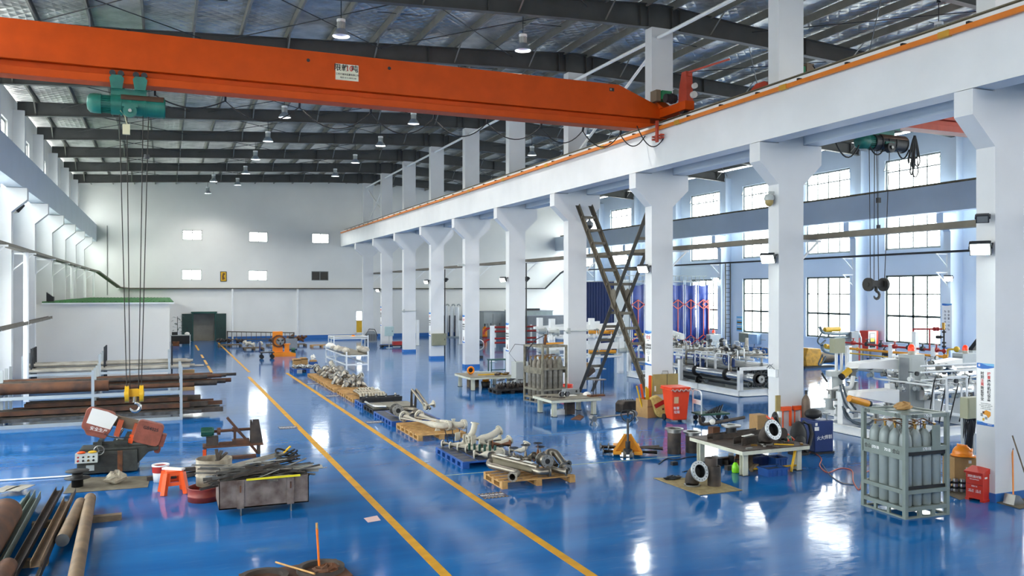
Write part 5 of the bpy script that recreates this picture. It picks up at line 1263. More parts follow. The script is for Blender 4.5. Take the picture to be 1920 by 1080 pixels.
# things on and under the brown-topped table
Z = .58
spec = [(-.72, -.2, .5, .1, .18, RUST), ]
B().sec((11.75, 15.1, Z+.08), (12.5, 15.4, Z+.08), USEC(.22, .16, .014)).go('steel_channel', DKPIPE, label='rusty channel lying on the brown-topped table, left of the elbow', category='channel')
B().box(-.2, .2, -.04, .04, 0, .015).go('white_strip', PAPER, label='white strip on the rusty channel on the brown-topped table', category='strip', loc=(12.15, 15.25, Z+.162), rz=.35)
B().sec((11.6, 15.9, Z+.06), (13.2, 16.15, Z+.06), USEC(.2, .12, .012)).go('steel_channel', DKPIPE, label='long brown channel at the back of the brown-topped table', category='channel')
t = T('pipe_spool', 'long brown pipe with an upturned elbow at the back of the brown-topped table', 'pipe', (11.6, 16.3, Z)); B().box(.3, .5, -.1, .1, 0, .22).go('support_block', RUST, t)
B().tube(fil([V((0, 0, .52)), V((0, 0, .3)), V((.2, .02, .28)), V((1.55, .35, .32))], .1), .04, n=10).go('pipe', DKPIPE, t); B().sph((.35, 0, .33), .07).go('white_knot', PAPER, t)
flanged = T('blind_flange', 'dark and bright flange assembly at the back of the brown-topped table', 'flange', (12.3, 16.05, Z)); B().cyl((0, 0, .12), (0, 0, .24), .12, n=20).go('hub', DARK, flanged); B().ring((0, 0, .24), (0, 0, .28), .23, .1, 24).go('flange', STEEL, flanged)
B().cyl((0, 0, 0), (0, 0, .12), .14, n=16).go('foot', DARK, flanged)
for i, (a, b_, lb) in enumerate((((12.9, 15.35, Z+.52), (13.05, 14.95, Z+.03), 'left'), ((13.0, 15.65, Z+.5), (13.25, 15.0, Z+.03), 'right'))):
    B().cyl(a, b_, .022, n=10).go('red_tool', mat('coral red plastic', 'e0563a', .45, var=.05), label='%s red-handled tool leaning on the elbow on the table' % lb, category='tool')
t = T('tool_backpack', 'black work backpack standing at the right end of the brown-topped table', 'backpack', (13.05, 15.55, Z)); b = B().sph((0, 0, .22), .2, sc=(.9, .7, 1.15)); b.sph((.16, .05, .38), .17, sc=(.5, .6, 1.3)); b.go('bag', BLACK, t, )
B().tube([V((-.2, -.1, .1)), V((-.1, -.15, .45)), V((.05, -.1, .52)), V((.2, -.05, .3)), V((.28, 0, .05))], .025).go('strap', CABLE, t)
t = T('bench_grinder', 'dark grey angle grinder at the front right of the brown-topped table', 'grinder', (13.0, 15.0, Z)); B().cyl((0, 0, .06), (.16, .05, .1), .045).cyl((.15, .05, .1), (.15, .05, .02), .05).go('body', MOTOR, t); B().cyl((-.12, -.05, .2), (-.12, .05, .2), .14, n=18).box(-.17, -.07, -.05, .05, 0, .1).go('guard_disc', DKPIPE, t)
for i in range(9):
    x, y = 11.7+.2*i*.9, 14.65+.14*((i*7) % 4)
    B().box(-.07, .07, -.03, .03, 0, .03).go('clamp_piece', (STEEL, DKPIPE, BRS)[i % 3], label='small metal piece lying on the brown-topped table', category='part', group='small metal pieces on the brown-topped table', loc=(x, y, Z), rz=i*1.3)
B().bar((12.55, 14.85, Z+.012), (12.9, 14.62, Z+.012), .04, .02).go('yellow_rule', YELLOW, label='yellow strip at the front of the brown-topped table', category='strip')
t = T('spray_bottle', 'lime green spray bottle on the floor beside the brown-topped table', 'bottle', P(1379, 886)); B().lathe([(0, 0), (.075, 0), (.08, .03), (.08, .14), (.05, .2), (.03, .23), (0, .23)], n=20).go('bottle', LIME, t); B().cyl((0, 0, .23), (0, 0, .28), .03).box(-.02, .09, -.015, .015, .27, .3).go('spray_head', BLACK, t)
def crate(x, y, w, d, h, m, label):
    t = T('plastic_crate', label, 'crate', (x, y, 0)); b = B().box(-w/2, w/2, -d/2, d/2, 0, .02)
    for s in (-1, 1): b.box(s*w/2-.012, s*w/2+.012, -d/2, d/2, 0, h).box(-w/2, w/2, s*d/2-.012, s*d/2+.012, 0, h)
    b.go('shell', m, t); r = B()
    for s in (-1, 1): r.box(-w/2-.02, w/2+.02, s*d/2-.025, s*d/2+.025, h-.04, h); r.box(s*w/2-.025, s*w/2+.025, -d/2, d/2, h-.04, h)
    for i in range(5): r.box(-w/2+w*i/4-.01, -w/2+w*i/4+.01, -d/2-.02, -d/2, 0, h)
    r.go('rim', m, t); B().box(-w/2+.02, w/2-.02, -d/2+.02, d/2-.02, .02, h*.75).go('contents', STEEL, t)
    return t
crate(12.25, 14.55, .5, .32, .17, BLUEP, 'light blue plastic crate on the floor at the front of the brown-topped table')
crate(12.55, 15.6, .55, .4, .22, NAVY, 'dark blue plastic crate under the brown-topped table')
crate(13.0, 15.3, .3, .3, .2, BLUEP, 'small blue plastic crate under the right end of the brown-topped table')
B().bar((12.0, 15.0, .04), (13.1, 14.75, .1), .05, .03).go('yellow_bar', YELLOW, label='long yellow bar on the floor under the brown-topped table', category='bar'); B().bar((12.72, 14.5, .03), (12.95, 14.62, .5), .05, .03).go('yellow_bar', YELLOW, label='yellow bar leaning upright on the front right of the brown-topped table', category='bar')
for i in range(10): B().box(-.16, .16, -.06, .06, 0, .1+.04*(i % 3)).go('steel_block', (DKPIPE, RUST, DARK)[i % 3], label='dark steel block in the clutter under the brown-topped table', category='block', group='steel blocks under the brown-topped table', loc=(11.75+.17*(i % 5), 15.3+.3*(i//5)+.05*i, 0), rz=i*.9)
for i in range(3): B().bar((12.0+.08*i, 14.95+.1*i, .03), (12.25+.05*i, 15.15, .08), .07).go('timber_offcut', WOODD, label='short grey timber offcut under the brown-topped table', category='timber', group='timber offcuts under the table')
B().box(-.09, .09, -.09, .09, 0, .42).go('timber_post', WOODD, label='upright grey timber post under the brown-topped table', category='timber', loc=(12.2, 15.35, 0))
B().cyl((0, 0, .25), (0, .03, .25), .2, n=20).go('rusty_disc', BROWNP, label='rusty disc leaning under the brown-topped table', category='disc', loc=(11.95, 15.2, -.04))
# hoses on the floor
def hose(pts, r, m, label, z=.012):
    q = [P(u, v, z) for u, v in pts]; o = []
    for i in range(len(q)-1):
        a, b_, c, d = q[max(0, i-1)], q[i], q[i+1], q[min(len(q)-1, i+2)]
        for k in range(5):
            s = k/5; o.append(.5*((2*b_)+(c-a)*s+(2*a-5*b_+4*c-d)*s*s+(3*b_-a-3*c+d)*s**3))
    B().tube(o+[q[-1]], r, n=6).go('hose', m, label=label, category='hose')
hose([(1502, 852), (1525, 849), (1540, 860), (1537, 873), (1552, 886), (1575, 878), (1597, 882), (1600, 903), (1612, 918), (1618, 890), (1632, 882)], .012, mat('salmon hose', 'c4634e', .5, var=0), 'salmon red air hose winding from the table to the gas bottle rack')
hose([(1540, 868), (1556, 890), (1578, 905), (1600, 908)], .011, mat('grey hose', '6a6a70', .5, var=0), 'grey hose beside the salmon red one on the floor')
hose([(1235, 870), (1250, 860), (1268, 862), (1290, 857), (1320, 856)], .011, CABLE, 'black cable on the floor in front of the two dark pipe stubs'); B().box(-.07, .07, -.05, .05, 0, .08).go('cable_socket', DARK, label='dark socket box at the end of the black floor cable', category='socket', loc=P(1264, 872))
hose([(1280, 885), (1295, 882), (1310, 886), (1300, 895)], .01, CABLE, 'short black cable loop behind the elbow on the floor board')
hose([(1320, 765), (1360, 800), (1395, 812), (1440, 800)], .012, CABLE, 'black cable on the floor behind the hand trolley')
# pallet truck
p = P(1177, 858); t = T('pallet_truck', 'orange yellow hand pallet truck with an upright dark handle', 'pallet truck', (p.x, p.y, 0), -.5)
PJ = mat('orange yellow truck paint', 'e0931c', .42, var=.12)
B().prism([(-.34, .1), (.34, .1), (.34, .16), (.08, .55), (-.08, .55), (-.34, .16)], 'y', .1, .13).go('back_plate', PJ, t)
for s in (-1, 1):
    B().bar((s*.32, .05, .13), (s*.06, .03, .56), .05, .05).go('strut', PJ, t); B().box(s*.25-.08, s*.25+.08, .1, 1.25, .06, .12).box(s*.25-.1, s*.25+.1, -.02, .12, .07, .15).go('fork', PJ, t)
    B().cyl((s*.25-.05, 1.1, .045), (s*.25+.05, 1.1, .045), .045).go('load_roller', BLACK, t)
for s in (-1, 1): B().cyl((s*.04, -.05, .1), (s*.11, -.05, .1), .1, n=20).go('steer_wheel', mat('grey nylon wheel', '6b665c', .6), t)
B().cyl((0, -.05, .1), (0, -.05, .4), .06).cyl((0, -.05, .1), (0, -.05, .22), .1).go('pump', DARK, t)
B().cyl((0, -.06, .25), (0, -.08, .95), .03).go('handle_shaft', mat('dark handle paint', '4a4a4c', .45), t)
B().tube(fil([V((0, -.08, .84)), V((-.13, -.08, .95)), V((-.17, -.08, 1.06)), V((-.14, -.08, 1.13)), V((0, -.08, 1.15)), V((.14, -.08, 1.13)), V((.17, -.08, 1.06)), V((.13, -.08, .95)), V((0, -.08, .84))], .06), .016).box(-.02, .02, -.1, -.06, 1.0, 1.15).go('handle_loop', BLACK, t)
for i, (u, v, z, u2, v2) in enumerate(((1126, 838, .17, 1236, 838), (1141, 838, .17, 1243, 841), (1131, 846, .07, 1232, 848))):
    a, b_ = P(u, v, z), P(u2, v2, z); spool([a, b_], .045, DKPIPE, 'dark flanged pipe lying behind the pallet truck, %s of three' % ('left', 'right', 'lowest')[i], fl=(1, 0), fr=2.1, fm=STEEL)
# roller stand lying on the floor
t = T('roller_stand', 'long grey bar with clamped ends lying behind the pallet truck', 'stand', P(1112, 797)); d = P(1188, 787)-P(1112, 797)
B().cyl((0, 0, .2), tuple(d+V((0, 0, .2))), .035).go('bar', STEEL, t)
for k in (V((0, 0, 0)), d): B().cyl(k+V((0, -.1, .2)), k+V((0, .1, .2)), .09).bar(k+V((0, 0, .2)), k+V((-.1, -.12, 0)), .03).bar(k+V((0, 0, .2)), k+V((.1, -.1, 0)), .03).bar(k+V((0, 0, .2)), k+V((0, .2, 0)), .03).go('end_clamp', STEEL, t)
# around the third column
p = P(1215, 781); t = T('carton', 'tall open brown carton full of orange and yellow sticks by the third column', 'carton', (p.x, p.y, 0), .2)
b = B(); [b.box(*q) for q in ((-.27, .27, -.27, -.25, 0, .58), (-.27, .27, .25, .27, 0, .58), (-.27, -.25, -.25, .25, 0, .58), (.25, .27, -.25, .25, 0, .58), (-.25, .25, -.25, .25, .1, .12))]; b.go('box', CARD, t)
b = B().box(-.28, .28, -.275, -.27, .33, .38).go('tape_band', mat('brown tape', '8f6c42', .4), t)
for i, (dx, dx2, L, m, w) in enumerate(((-.2, -.45, 1.0, YELLOW, .05), (-.12, -.28, 1.05, ORNG, .07), (-.02, -.06, .95, YELLOW, .06), (.04, .02, .9, YELLOW, .06), (.1, .12, 1.3, ORNG, .09), (.16, .2, 1.28, YELLOW, .05), (.13, .14, .95, CARD, .09))):
    B().bar((p.x+dx, p.y-.05+.03*i, .14), (p.x+dx2, p.y-.05+.03*i, L), w, .03).go('rolled_strip', m, label='%s strip standing in the tall open carton, %s from the left' % ({YELLOW: 'yellow', ORNG: 'orange', CARD: 'brown'}[m], ORD[i]), category='strip')
p = P(1236, 783); t = T('sack', 'yellow woven sack with a red print leaning by the third column', 'sack', (p.x, p.y, 0), -.25)
b = B().prism([(-.3, .62), (-.08, .72), (.08, .6), (.42, .16), (.3, .02), (-.02, 0), (-.14, .1)], 'y', -.08, .14); b.go('bag', SACK, t, bevel=.04)
B().add([(-.2, -.09, .42), (.12, -.09, .58), (.2, -.09, .47), (-.14, -.09, .3)], [(0, 1, 2, 3)]).go('print', REDP, t); B().cyl((.1, -.09, .28), (.1, -.085, .28), .035).go('mark', RUST, t)
t = T('motor_cover', 'dark brown ribbed machine part on the floor left of the tall carton', 'machine part', (P(1178, 772).x, P(1178, 772).y, 0), .1)
b = B().prism([(-.36, 0), (.45, 0), (.45, .2), (.35, .36), (-.25, .38), (-.36, .28)], 'y', -.18, .25); b.go('body', DKPIPE, t, bevel=.03)
r_ = B(); [r_.bar((-.2+.09*i, -.19, .1), (-.1+.09*i, .26, .37), .03) for i in range(6)]; r_.go('rib', DARK, t)
t = T('wall_board', 'dirty yellow plywood board strapped across the foot of the third column', 'board', (14.95, 22.93, 0)); B().box(-.42, .5, -.03, .02, .68, 1.32).go('board', mat('dirty yellow board', 'a8935a', .65, var=.2), t)
B().box(.07, .085, -.035, -.03, .68, 1.32).go('joint', DARK, t); B().tube([V((-.1, .0, 1.32)), V((-.08, -.01, 1.42)), V((.12, -.01, 1.42)), V((.14, 0, 1.32))], .012).go('wire_loop', STEEL, t); B().box(-.4, -.35, -.04, -.03, .78, .95).go('label', PAPER, t); B().cyl((-.12, -.036, .9), (-.12, -.03, .9), .03).go('print_mark', DARK, t)
p = P(1275, 791); t = T('wheelie_bin', 'red orange wheelie bin with white lettering by the third column', 'bin', (p.x, p.y+.2, 0), -.12)
b = B(); w0, w1, h = .24, .31, 1.0
b.add([(-w0, -w0, .06), (w0, -w0, .06), (w0, w0, .06), (-w0, w0, .06), (-w1, -w1, h), (w1, -w1, h), (w1, w1+.06, h), (-w1, w1+.06, h)], [(0, 3, 2, 1), (0, 1, 5, 4), (1, 2, 6, 5), (2, 3, 7, 6), (3, 0, 4, 7), (4, 5, 6, 7)]).go('body', BINR, t, bevel=.03)
B().box(-w1-.04, w1+.04, -w1-.04, w1+.1, h-.03, h+.01).go('rim', BINR, t, bevel=.01); B().box(-w1-.02, w1+.02, -w1-.02, w1+.12, h+.01, h+.07).go('lid', BINR, t, bevel=.025)
B().tube([V((-.34+.04*i, -.352-.008*(i % 2), h-.02+.035*math.sin(i*1.7))) for i in range(18)], .022, n=5).go('film_scrap', mat('crinkled film', 'c9a59b', .3), t)
for s in (-1, 1): B().cyl((s*.24, .28, .1), (s*.3, .28, .1), .1, n=18).go('wheel', BLACK, t)
B().add([(-.22, -.299, .78), (-.07, -.299, .78), (-.07, -.284, .58), (-.22, -.284, .58)], [(0, 1, 2, 3)]).go('sticker', mat('aged sticker', 'd9b48a', .6), t)
M = MT((-.14, -.285, .43), '-y') @ Matrix.Rotation(-.07, 4, 'X'); text('有害', .1, M, WHT, t, bold=.001); text('垃圾', .1, MT((-.12, -.274, .31), '-y'), WHT, t, bold=.001)
p = P(1305, 787); t = T('hand_trolley', 'platform trolley with a white tube handle in front of the wheelie bin', 'trolley', (p.x+.1, p.y-.25, 0), -.1)
B().box(-.25, .75, -.3, .3, .2, .25).go('deck', mat('green deck mat', '2f5a4a', .6, var=.3), t); B().tube(fil([V((-.22, -.26, .25)), V((-.22, -.26, .95)), V((-.22, .26, .95)), V((-.22, .26, .25))], .15), .022).box(-.235, -.205, -.26, .26, .52, .66).go('handle', WSTEEL, t)
for x in (-.15, .65):
    for y in (-.22, .22): B().cyl((x, y-.02, .08), (x, y+.02, .08), .08, n=16).cyl((x, y, .08), (x, y, .2), .02).go('wheel', DARK, t)
for i in range(6): B().bar((p.x+.05+.1*i, p.y-.45, .27), (p.x+.35+.1*i, p.y-.2, .3+.03*i), .05, .03).go('scrap_strip', DARK, label='dark strip lying on the platform trolley', category='strip', group='dark strips on the platform trolley')
# second column surroundings
t = T('wall_board', 'narrow yellow plywood board on the left edge of the second column', 'board', (14.48, 16.95, 0)); B().box(-.14, .0, -.06, -.02, .62, 1.35).go('board', mat('dirty yellow board', 'a8935a', .65), t); B().box(-.12, -.02, -.12, -.06, .8, .95).go('socket', WSTEEL, t)
t = T('gas_cylinder', 'brown dusty gas cylinder strapped to the front of the second column', 'gas cylinder', (15.22, 16.8, 0))
CP = [(0, 0), (.11, 0), (.11, 1.12), (.1, 1.22), (.06, 1.3), (.03, 1.33), (.03, 1.38), (0, 1.38)]
B().lathe(CP, n=20).go('body', mat('brown grey cylinder', '7a6a5c', .55, .2, var=.3, scale=4), t); B().cyl((0, 0, 1.36), (0, 0, 1.46), .035).go('valve', DARK, t)
for i, (x, lb) in enumerate(((14.68, 'left'), (15.06, 'right'))):
    t = T('hanging_clamp', 'bright orange bracket on the second column, %s of two' % lb, 'bracket', (x, 16.93, .95)); B().box(-.14, .14, -.06, .04, 0, .1).go('clamp', ORNG, t); B().bar((-.11, -.02, 0), (-.11, -.02, -.45), .025).bar((.13, -.02, .02), (.13, -.02, -.4), .05).go('strap', ORNG, t)
t = T('blue_machine', 'dark blue boxy welding machine right of the brown-topped table', 'machine', (15.02, 16.2, 0), -.12)
B().box(-.27, .26, -.3, .3, .05, .82).go('casing', NAVY, t, bevel=.02); B().box(-.28, .27, -.31, .31, 0, .05).go('base', DARK, t)
text('火大焊割', .11, MT((.0, -.303, .4), '-y', .08), WHT, t, bold=.001); B().box(-.28, -.16, -.306, -.3, .58, .67).go('label', PAPER, t); B().box(-.26, -.2, -.306, -.3, .7, .77).go('label', PAPER, t)
t = T('black_bag', 'black bag resting on the dark blue welding machine', 'bag', (14.9, 16.2, .82)); B().sph((0, 0, .13), .21, sc=(1.1, .8, .62)).go('bag', BLACK, t); B().tube([V((.15, 0, .1)), V((.24, 0, .18)), V((.27, 0, .1)), V((.2, -.05, .03))], .015).go('handle', CABLE, t)
t = T('padded_bag', 'black padded bag standing between the table and the blue welding machine', 'bag', (14.35, 16.1, 0))
B().sph((0, 0, .42), .3, sc=(.75, .6, 1.35)).sph((-.05, -.12, .3), .2, sc=(.8, .5, 1.1)).go('bag', BLACK, t); B().tube([V((.1, -.05, .8)), V((.26, -.1, .72)), V((.3, -.12, .5)), V((.2, -.15, .25)), V((.05, -.18, .1))], .05).go('strap', CABLE, t); B().box(-.2, .2, -.15, .15, 0, .06).go('foot', BLACK, t)
t = T('post_stand', 'slim dark post on a flat base right of the blue machine', 'stand', P(1550, 848)); B().box(-.18, .18, -.1, .1, 0, .04).go('base', GREYB, t); B().cyl((0, 0, .04), (0, 0, .95), .02).go('post', GREYB, t); B().cyl((0, 0, .95), (0, 0, .98), .09, n=14).go('head', GREYB, t)
B().box(-.18, .18, -.18, .18, 0, .45).go('carton', CARD, label='brown carton on the floor behind the brown-topped table', category='carton', loc=P(1422, 806))
B().cyl((0, 0, 0), (.05, 0, .38), .05).go('yellow_roll', YELLOW, label='yellow roll standing by the left side of the second column', category='roll', loc=(14.28, 16.7, .62)).location.z = 0
# nearest column surroundings
t = T('fire_equipment_box', 'red fire equipment box with a sloping lid at the nearest column', 'fire box', (14.37, 11.25, 0), -1.42); t.scale = (.82, .9, .87)
B().box(-.2, .2, -.12, .14, .05, .6).prism([(-.22, 0), (-.13, 0), (-.13, .05), (.13, .05), (.13, 0), (.22, 0), (.22, .05), (-.22, .05)], 'y', -.12, .14).go('body', REDBOX, t)
B().prism([(-.16, .6), (.16, .6), (.16, .7), (.15, .72), (-.17, .64)], 'x', -.22, .22).go('lid', REDBOX, t)
B().box(-.19, .19, -.124, -.12, .36, .365).go('door_gap', BLACK, t)
text('消防器材箱', .065, MT((0, -.123, .53), '-y'), WHT, t); text('FIRE EQUIPMENT', .03, MT((0, -.123, .47), '-y'), WHT, t); text('使用方法', .035, MT((0, -.123, .32), '-y'), WHT, t)
for s in (-1, 1): text('一提二拔\n三瞄四压', .035, MT((s*.085, -.123, .22), '-y'), WHT, t)
B().box(.201, .203, -.06, .04, .5, .54).go('label', PAPER, t)
p = P(1802, 905); t = T('carton', 'brown carton under the orange helmet, behind the red fire box', 'carton', (15.14, 12.2, 0), -.3); B().box(-.3, .25, -.2, .2, .0, .62).go('box', CARD, t); B().box(-.0, .06, -.205, -.2, .5, .56).box(-.06, .05, -.206, -.2, .25, .42).go('label', PAPER, t)
t = T('safety_helmet', 'orange safety helmet resting on the brown carton by the nearest column', 'helmet', (15.08, 12.15, .62), .3); t.scale = (1.3, 1.3, 1.5)
B().sph((0, 0, .03), .13, n=20, m=8, sc=(1, 1.15, 1), z0=0).go('shell', HELM, t); B().lathe([(.12, .02), (.165, .01), (.165, .025), (.12, .04)], n=20).prism([(-.1, -.1), (.1, -.1), (.07, -.22), (-.07, -.22)], 'z', .012, .025).go('brim', HELM, t); B().bar((0, -.07, .15), (0, .08, .155), .03, .02).cyl((0, -.15, .1), (0, -.13, .1), .025).go('ridge', HELM, t)
t = T('air_manifold', 'black and bright stacked fittings on the floor left of the fire box', 'fittings', (14.66, 11.88, .01), -.6); b = B(); k = B()
for i in range(4):
    b.cyl((-.22+.13*i, -.05, 0), (-.22+.13*i, -.05, .25), .05).go
    k.cyl((-.22+.13*i, -.05, .06), (-.22+.13*i, -.05, .1), .065).cyl((-.22+.13*i, -.05, .16), (-.22+.13*i, -.05, .2), .065)
b.go('body', INOX, t); k.go('band', BLACK, t)
flat('floor_mat', [(1770, 925), (1800, 938), (1832, 928), (1800, 915)], MATG, 'brown mat under the stacked fittings beside the red fire box', 'mat', .004)
flat('floor_mat', [(1858, 940), (1912, 955), (1960, 945), (1900, 930)], MATG, 'grey mat in front of the nearest column under the dustpan', 'mat', .012)
t = T('broom', 'orange-handled metal dustpan leaning on the nearest column', 'dustpan', P(1900, 945)); t.location.z = .015
B().cyl((0, 0, .1), (.25, .2, .95), .014).go('handle', mat('orange handle', 'f08a2a', .45), t); B().cyl((.25, .2, .95), (.3, .24, 1.12), .016).go('grip', DARK, t); B().prism([(-.15, 0), (.16, 0), (.14, .03), (.02, .16), (-.1, .18)], 'y', -.12, .1).go('pan', STEEL, t)
t = T('broom', 'dark broom leaning on the nearest column behind the dustpan', 'broom', (15.2, 10.75, .015)); B().cyl((0, 0, .1), (-.38, .12, 1.25), .013).go('handle', WOODD, t); B().prism([(-.05, .12), (.05, .12), (.16, 0), (-.16, 0)], 'y', -.03, .03).go('bristles', BROWNP, t)
B().cyl((0, 0, 0), (0, 0, 1.3), .012).go('thin_post', NAVY, label='thin dark post standing behind the helmet carton', category='post', loc=(14.6, 12.75, 0)); B().cyl((0, 0, 0), (0, 0, .9), .02).box(-.06, .06, -.06, .06, 0, .02).box(-.02, .12, -.02, .02, .6, .65).go('thin_post', DARK, label='slim dark stand right of the gas bottle rack', category='post', loc=(13.35, 11.85, 0))
# ---- gas bottle racks ----
def bottle_rack(x, y, rz, s, m, cm, label, cyl_label, grp, marks):
    t = T('gas_bottle_rack', label, 'rack', (x, y, 0), rz); a, c = .47*s, .5*s; h = 1.83*s
    for sx in (-1, 1):
        for sy in (-1, 1): B().box(sx*a-.035, sx*a+.035, sy*c-.035, sy*c+.035, 0, h).go('post', m, t)
    for z0, z1 in ((.0, .03), (.13, .2), (.43, .5), (h-.07, h)):
        for sy in (-1, 1): B().box(-a, a, sy*c-.03, sy*c+.03, z0, z1).go('rail', m, t)
        for sx in (-1, 1): B().box(sx*a-.03, sx*a+.03, -c, c, z0, z1).go('rail', m, t)
    pl = B().box(-a-.035, -a-.02, -c, c, 1.03, 1.26).go('side_plate', m, t); B().box(a+.02, a+.035, -c, c, 1.03, 1.26).go('side_plate', m, t)
    for sy in (-1, 1): B().box(-a, a, sy*c-.03, sy*c+.03, 1.17, 1.25).go('rail', m, t)
    for z in ((1.1, .5) if marks else ()): B().box(-a+.04, a-.04, -c-.005, -c+.01, z+.0, z+.06).go('black_strap', BLACK, t)
    for xx in (-.15, .15): B().box(xx-.04, xx+.04, -c-.02, -c+.02, .03, .13).go('fork_stop', m, t)
    for yy in (-.12, .2): B().box(-a-.02, -a+.02, yy-.03, yy+.03, .03, .13).go('fork_stop', m, t)
    B().box(-a, a, -c, c, .14, .18).go('floor_plate', m, t)
    B().bar((-a, -c, h-.02), (a, c, h-.02), .12, .02).bar((-a, c, h-.02), (a, -c, h-.02), .12, .02).box(-.22, .22, -.22, .22, h-.02, h).go('top_brace', m, t)
    B().box(.1, .28, -c-.04, -c-.03, 1.2, 1.62).go('sign_tab', m, t)
    if marks:
        F = '-x'
        for yy, s_, mm, w in ((.36, '合山', BLKT, .085), (.17, 'I701B', WHT, .075), (-.12, '701B', WHT, .075), (-.32, '合山', BLKT, .085)): text(s_, w, MT((-a-.037, yy, 1.15), F), mm, t, bold=.001)
        text('1701B', .075, MT((-.02, -c-.033, 1.21), '-y'), WHT, t, bold=.001); text('1701B', .075, MT((0, -c-.033, h-.035), '-y'), WHT, t, bold=.001); text('合山', .07, MT((-.3, -c-.033, h-.035), '-y'), BLKT, t, bold=.001); text('合山', .07, MT((-a-.033, -.35, h-.035), F), BLKT, t, bold=.001); text('合山', .07, MT((-a-.033, .38, h-.035), F), BLKT, t, bold=.001)
    # pipes linking the valves
    b = B()
    for i in range(4): b.tube(fil([V((-a*.75+i*a*.5, -c*.7, 1.6)), V((-a*.75+i*a*.5, 0, 1.68)), V((-a*.75+i*a*.5, c*.7, 1.6))], .1), .011)
    b.tube([V((-a*.8, 0, 1.68)), V((a*.8, 0, 1.68))], .016)
    for i in range(8): b.tube(sag((R.uniform(-a, a)*.8, R.uniform(-c, c)*.8, 1.6), (R.uniform(-a, a)*.8, R.uniform(-c, c)*.8, 1.66), R.uniform(-.08, .1), 6), .008, n=5)
    b.go('copper_pipe', mat('copper brown pipe', '86644c', .4, .6), t)
    M0 = Matrix.Translation((x, y, 0)) @ Matrix.Rotation(rz, 4, 'Z'); proto = None
    for i in range(4):
        for j in range(4):
            l = M0 @ V((-a+.14*s+i*(2*a-.28*s)/3, -c+.14*s+j*(2*c-.28*s)/3, .181))
            if proto is None:
                proto = T('gas_cylinder', cyl_label, 'gas cylinder', l, 0, grp); o = proto
                B().lathe([(0, 0), (.085, 0), (.105, .03), (.105, 1.14), (.1, 1.21), (.085, 1.27), (.06, 1.31), (.036, 1.33), (.032, 1.36), (0, 1.36)], n=20).go('body', cm, proto)
                B().cyl((0, 0, 1.35), (0, 0, 1.43), .018).cyl((-.03, 0, 1.4), (.05, 0, 1.4), .013).cyl((0, 0, 1.43), (0, 0, 1.45), .03).go('valve', BRS, proto)
            else: dup(proto, loc=l, rz=R.random()*.8)
    return t
bottle_rack(12.5, 11.27, -.06, 1.0, RACKG, CYLG, 'grey green gas bottle rack stencilled 701B, nearest the viewer', 'clean grey gas cylinder standing in the nearest bottle rack', 'cylinders in the nearest bottle rack', True)
bottle_rack(12.85, 27.55, .2, 1.12, RACKD, CYLD, 'dull brown gas bottle rack behind the second cream table', 'dusty grey gas cylinder in the rack behind the second cream table', 'cylinders in the farther bottle rack', False)
crumple('brown_paper', (12.5, 11.3, 1.831), .14, CARD, 'crumpled brown paper on top of the nearest bottle rack', 'paper', (1.3, 1, .5))
t = T('regulator', 'orange and black torch lying on top of the farther bottle rack', 'tool', (12.9, 27.5, 2.05)); B().bar((-.1, 0, .04), (.7, .1, .04), .06).go('handle', YELP, t); B().cyl((-.1, 0, 0), (-.05, 0, .38), .05).go('head', BROWNP, t); B().tube([V((-.08, 0, .36)), V((-.5, -.1, .2)), V((-.85, -.15, -.15)), V((-.8, -.2, -.7))], .02).go('hose', CABLE, t)
# second cream table: items
Z = .56
t = T('inox_fitting', 'bright stainless star-shaped fitting on the second cream table', 'fitting', (12.0, 24.3, Z)); b = B()
for k in (-.09, .1):
    for i in range(8):
        a = PI*i/8; b.bar((k-.09*math.cos(a), -.03, .1-.09*math.sin(a)), (k+.09*math.cos(a), -.03, .1+.09*math.sin(a)), .02, .06)
    b.cyl((k, -.06, .1), (k, .1, .1), .05)
b.go('vanes', INOX, t)
t = T('steel_tool_box', 'grey steel box at the back of the second cream table', 'box', (12.55, 24.9, Z), .1); B().box(-.28, .28, -.12, .12, 0, .18).go('case', GREYB, t); B().cyl((.15, -.125, .1), (.15, -.12, .1), .04).go('dial', DARK, t)
B().box(-.25, .25, -.14, .14, 0, .01).go('paper_sheet', PAPER, label='sheet of white paper on the second cream table', category='paper', loc=(12.3, 24.55, Z))
B().sph((12.95, 24.5, Z), .14, sc=(1, 1, .75), z0=0).go('white_cone', PAPER, label='white cone-shaped lump at the right of the second cream table', category='cap')
t = T('rod_stand', 'small rusty frame with four rods on the right edge of the second cream table', 'frame', (13.05, 24.1, Z)); B().box(-.25, .3, -.12, .12, 0, .05).go('base', BROWNP, t); B().box(-.12, .35, -.1, .1, .52, .55).go('top_bar', STEEL, t)
for x in (-.08, .02, .2, .3): B().cyl((x, 0, .05), (x, 0, .52), .014).go('rod', DARK, t)
for i in range(4): B().box(-.1, .1, -.05, .05, 0, .03).go('clamp_piece', DKPIPE, label='small metal piece at the left of the second cream table', category='part', group='small metal pieces on the second cream table', loc=(11.4+.14*i, 24.6-.17*i, Z), rz=i)
B().box(-.14, .14, -.12, .12, 0, .4).go('timber_post', DKPIPE, label='dark upright block under the second cream table', category='block', loc=(12.15, 24.2, .02)); flat('floor_plate', [(1070, 787), (1086, 778), (1095, 782), (1088, 788)], BROWNP, 'brown scrap plate on the floor under the second cream table', 'plate', .02)
B().box(-.2, .2, -.12, .12, 0, .16).go('white_box', WSTEEL, label='white box on the floor under the second cream table', category='box', loc=(11.8, 24.35, 0))
t = T('red_bucket', 'red bucket on the floor right of the farther bottle rack', 'bucket', P(1063, 741)); B().lathe([(0, 0), (.2, 0), (.24, .42), (.22, .42), (.19, .03)], n=20).go('pail', REDBOX, t)
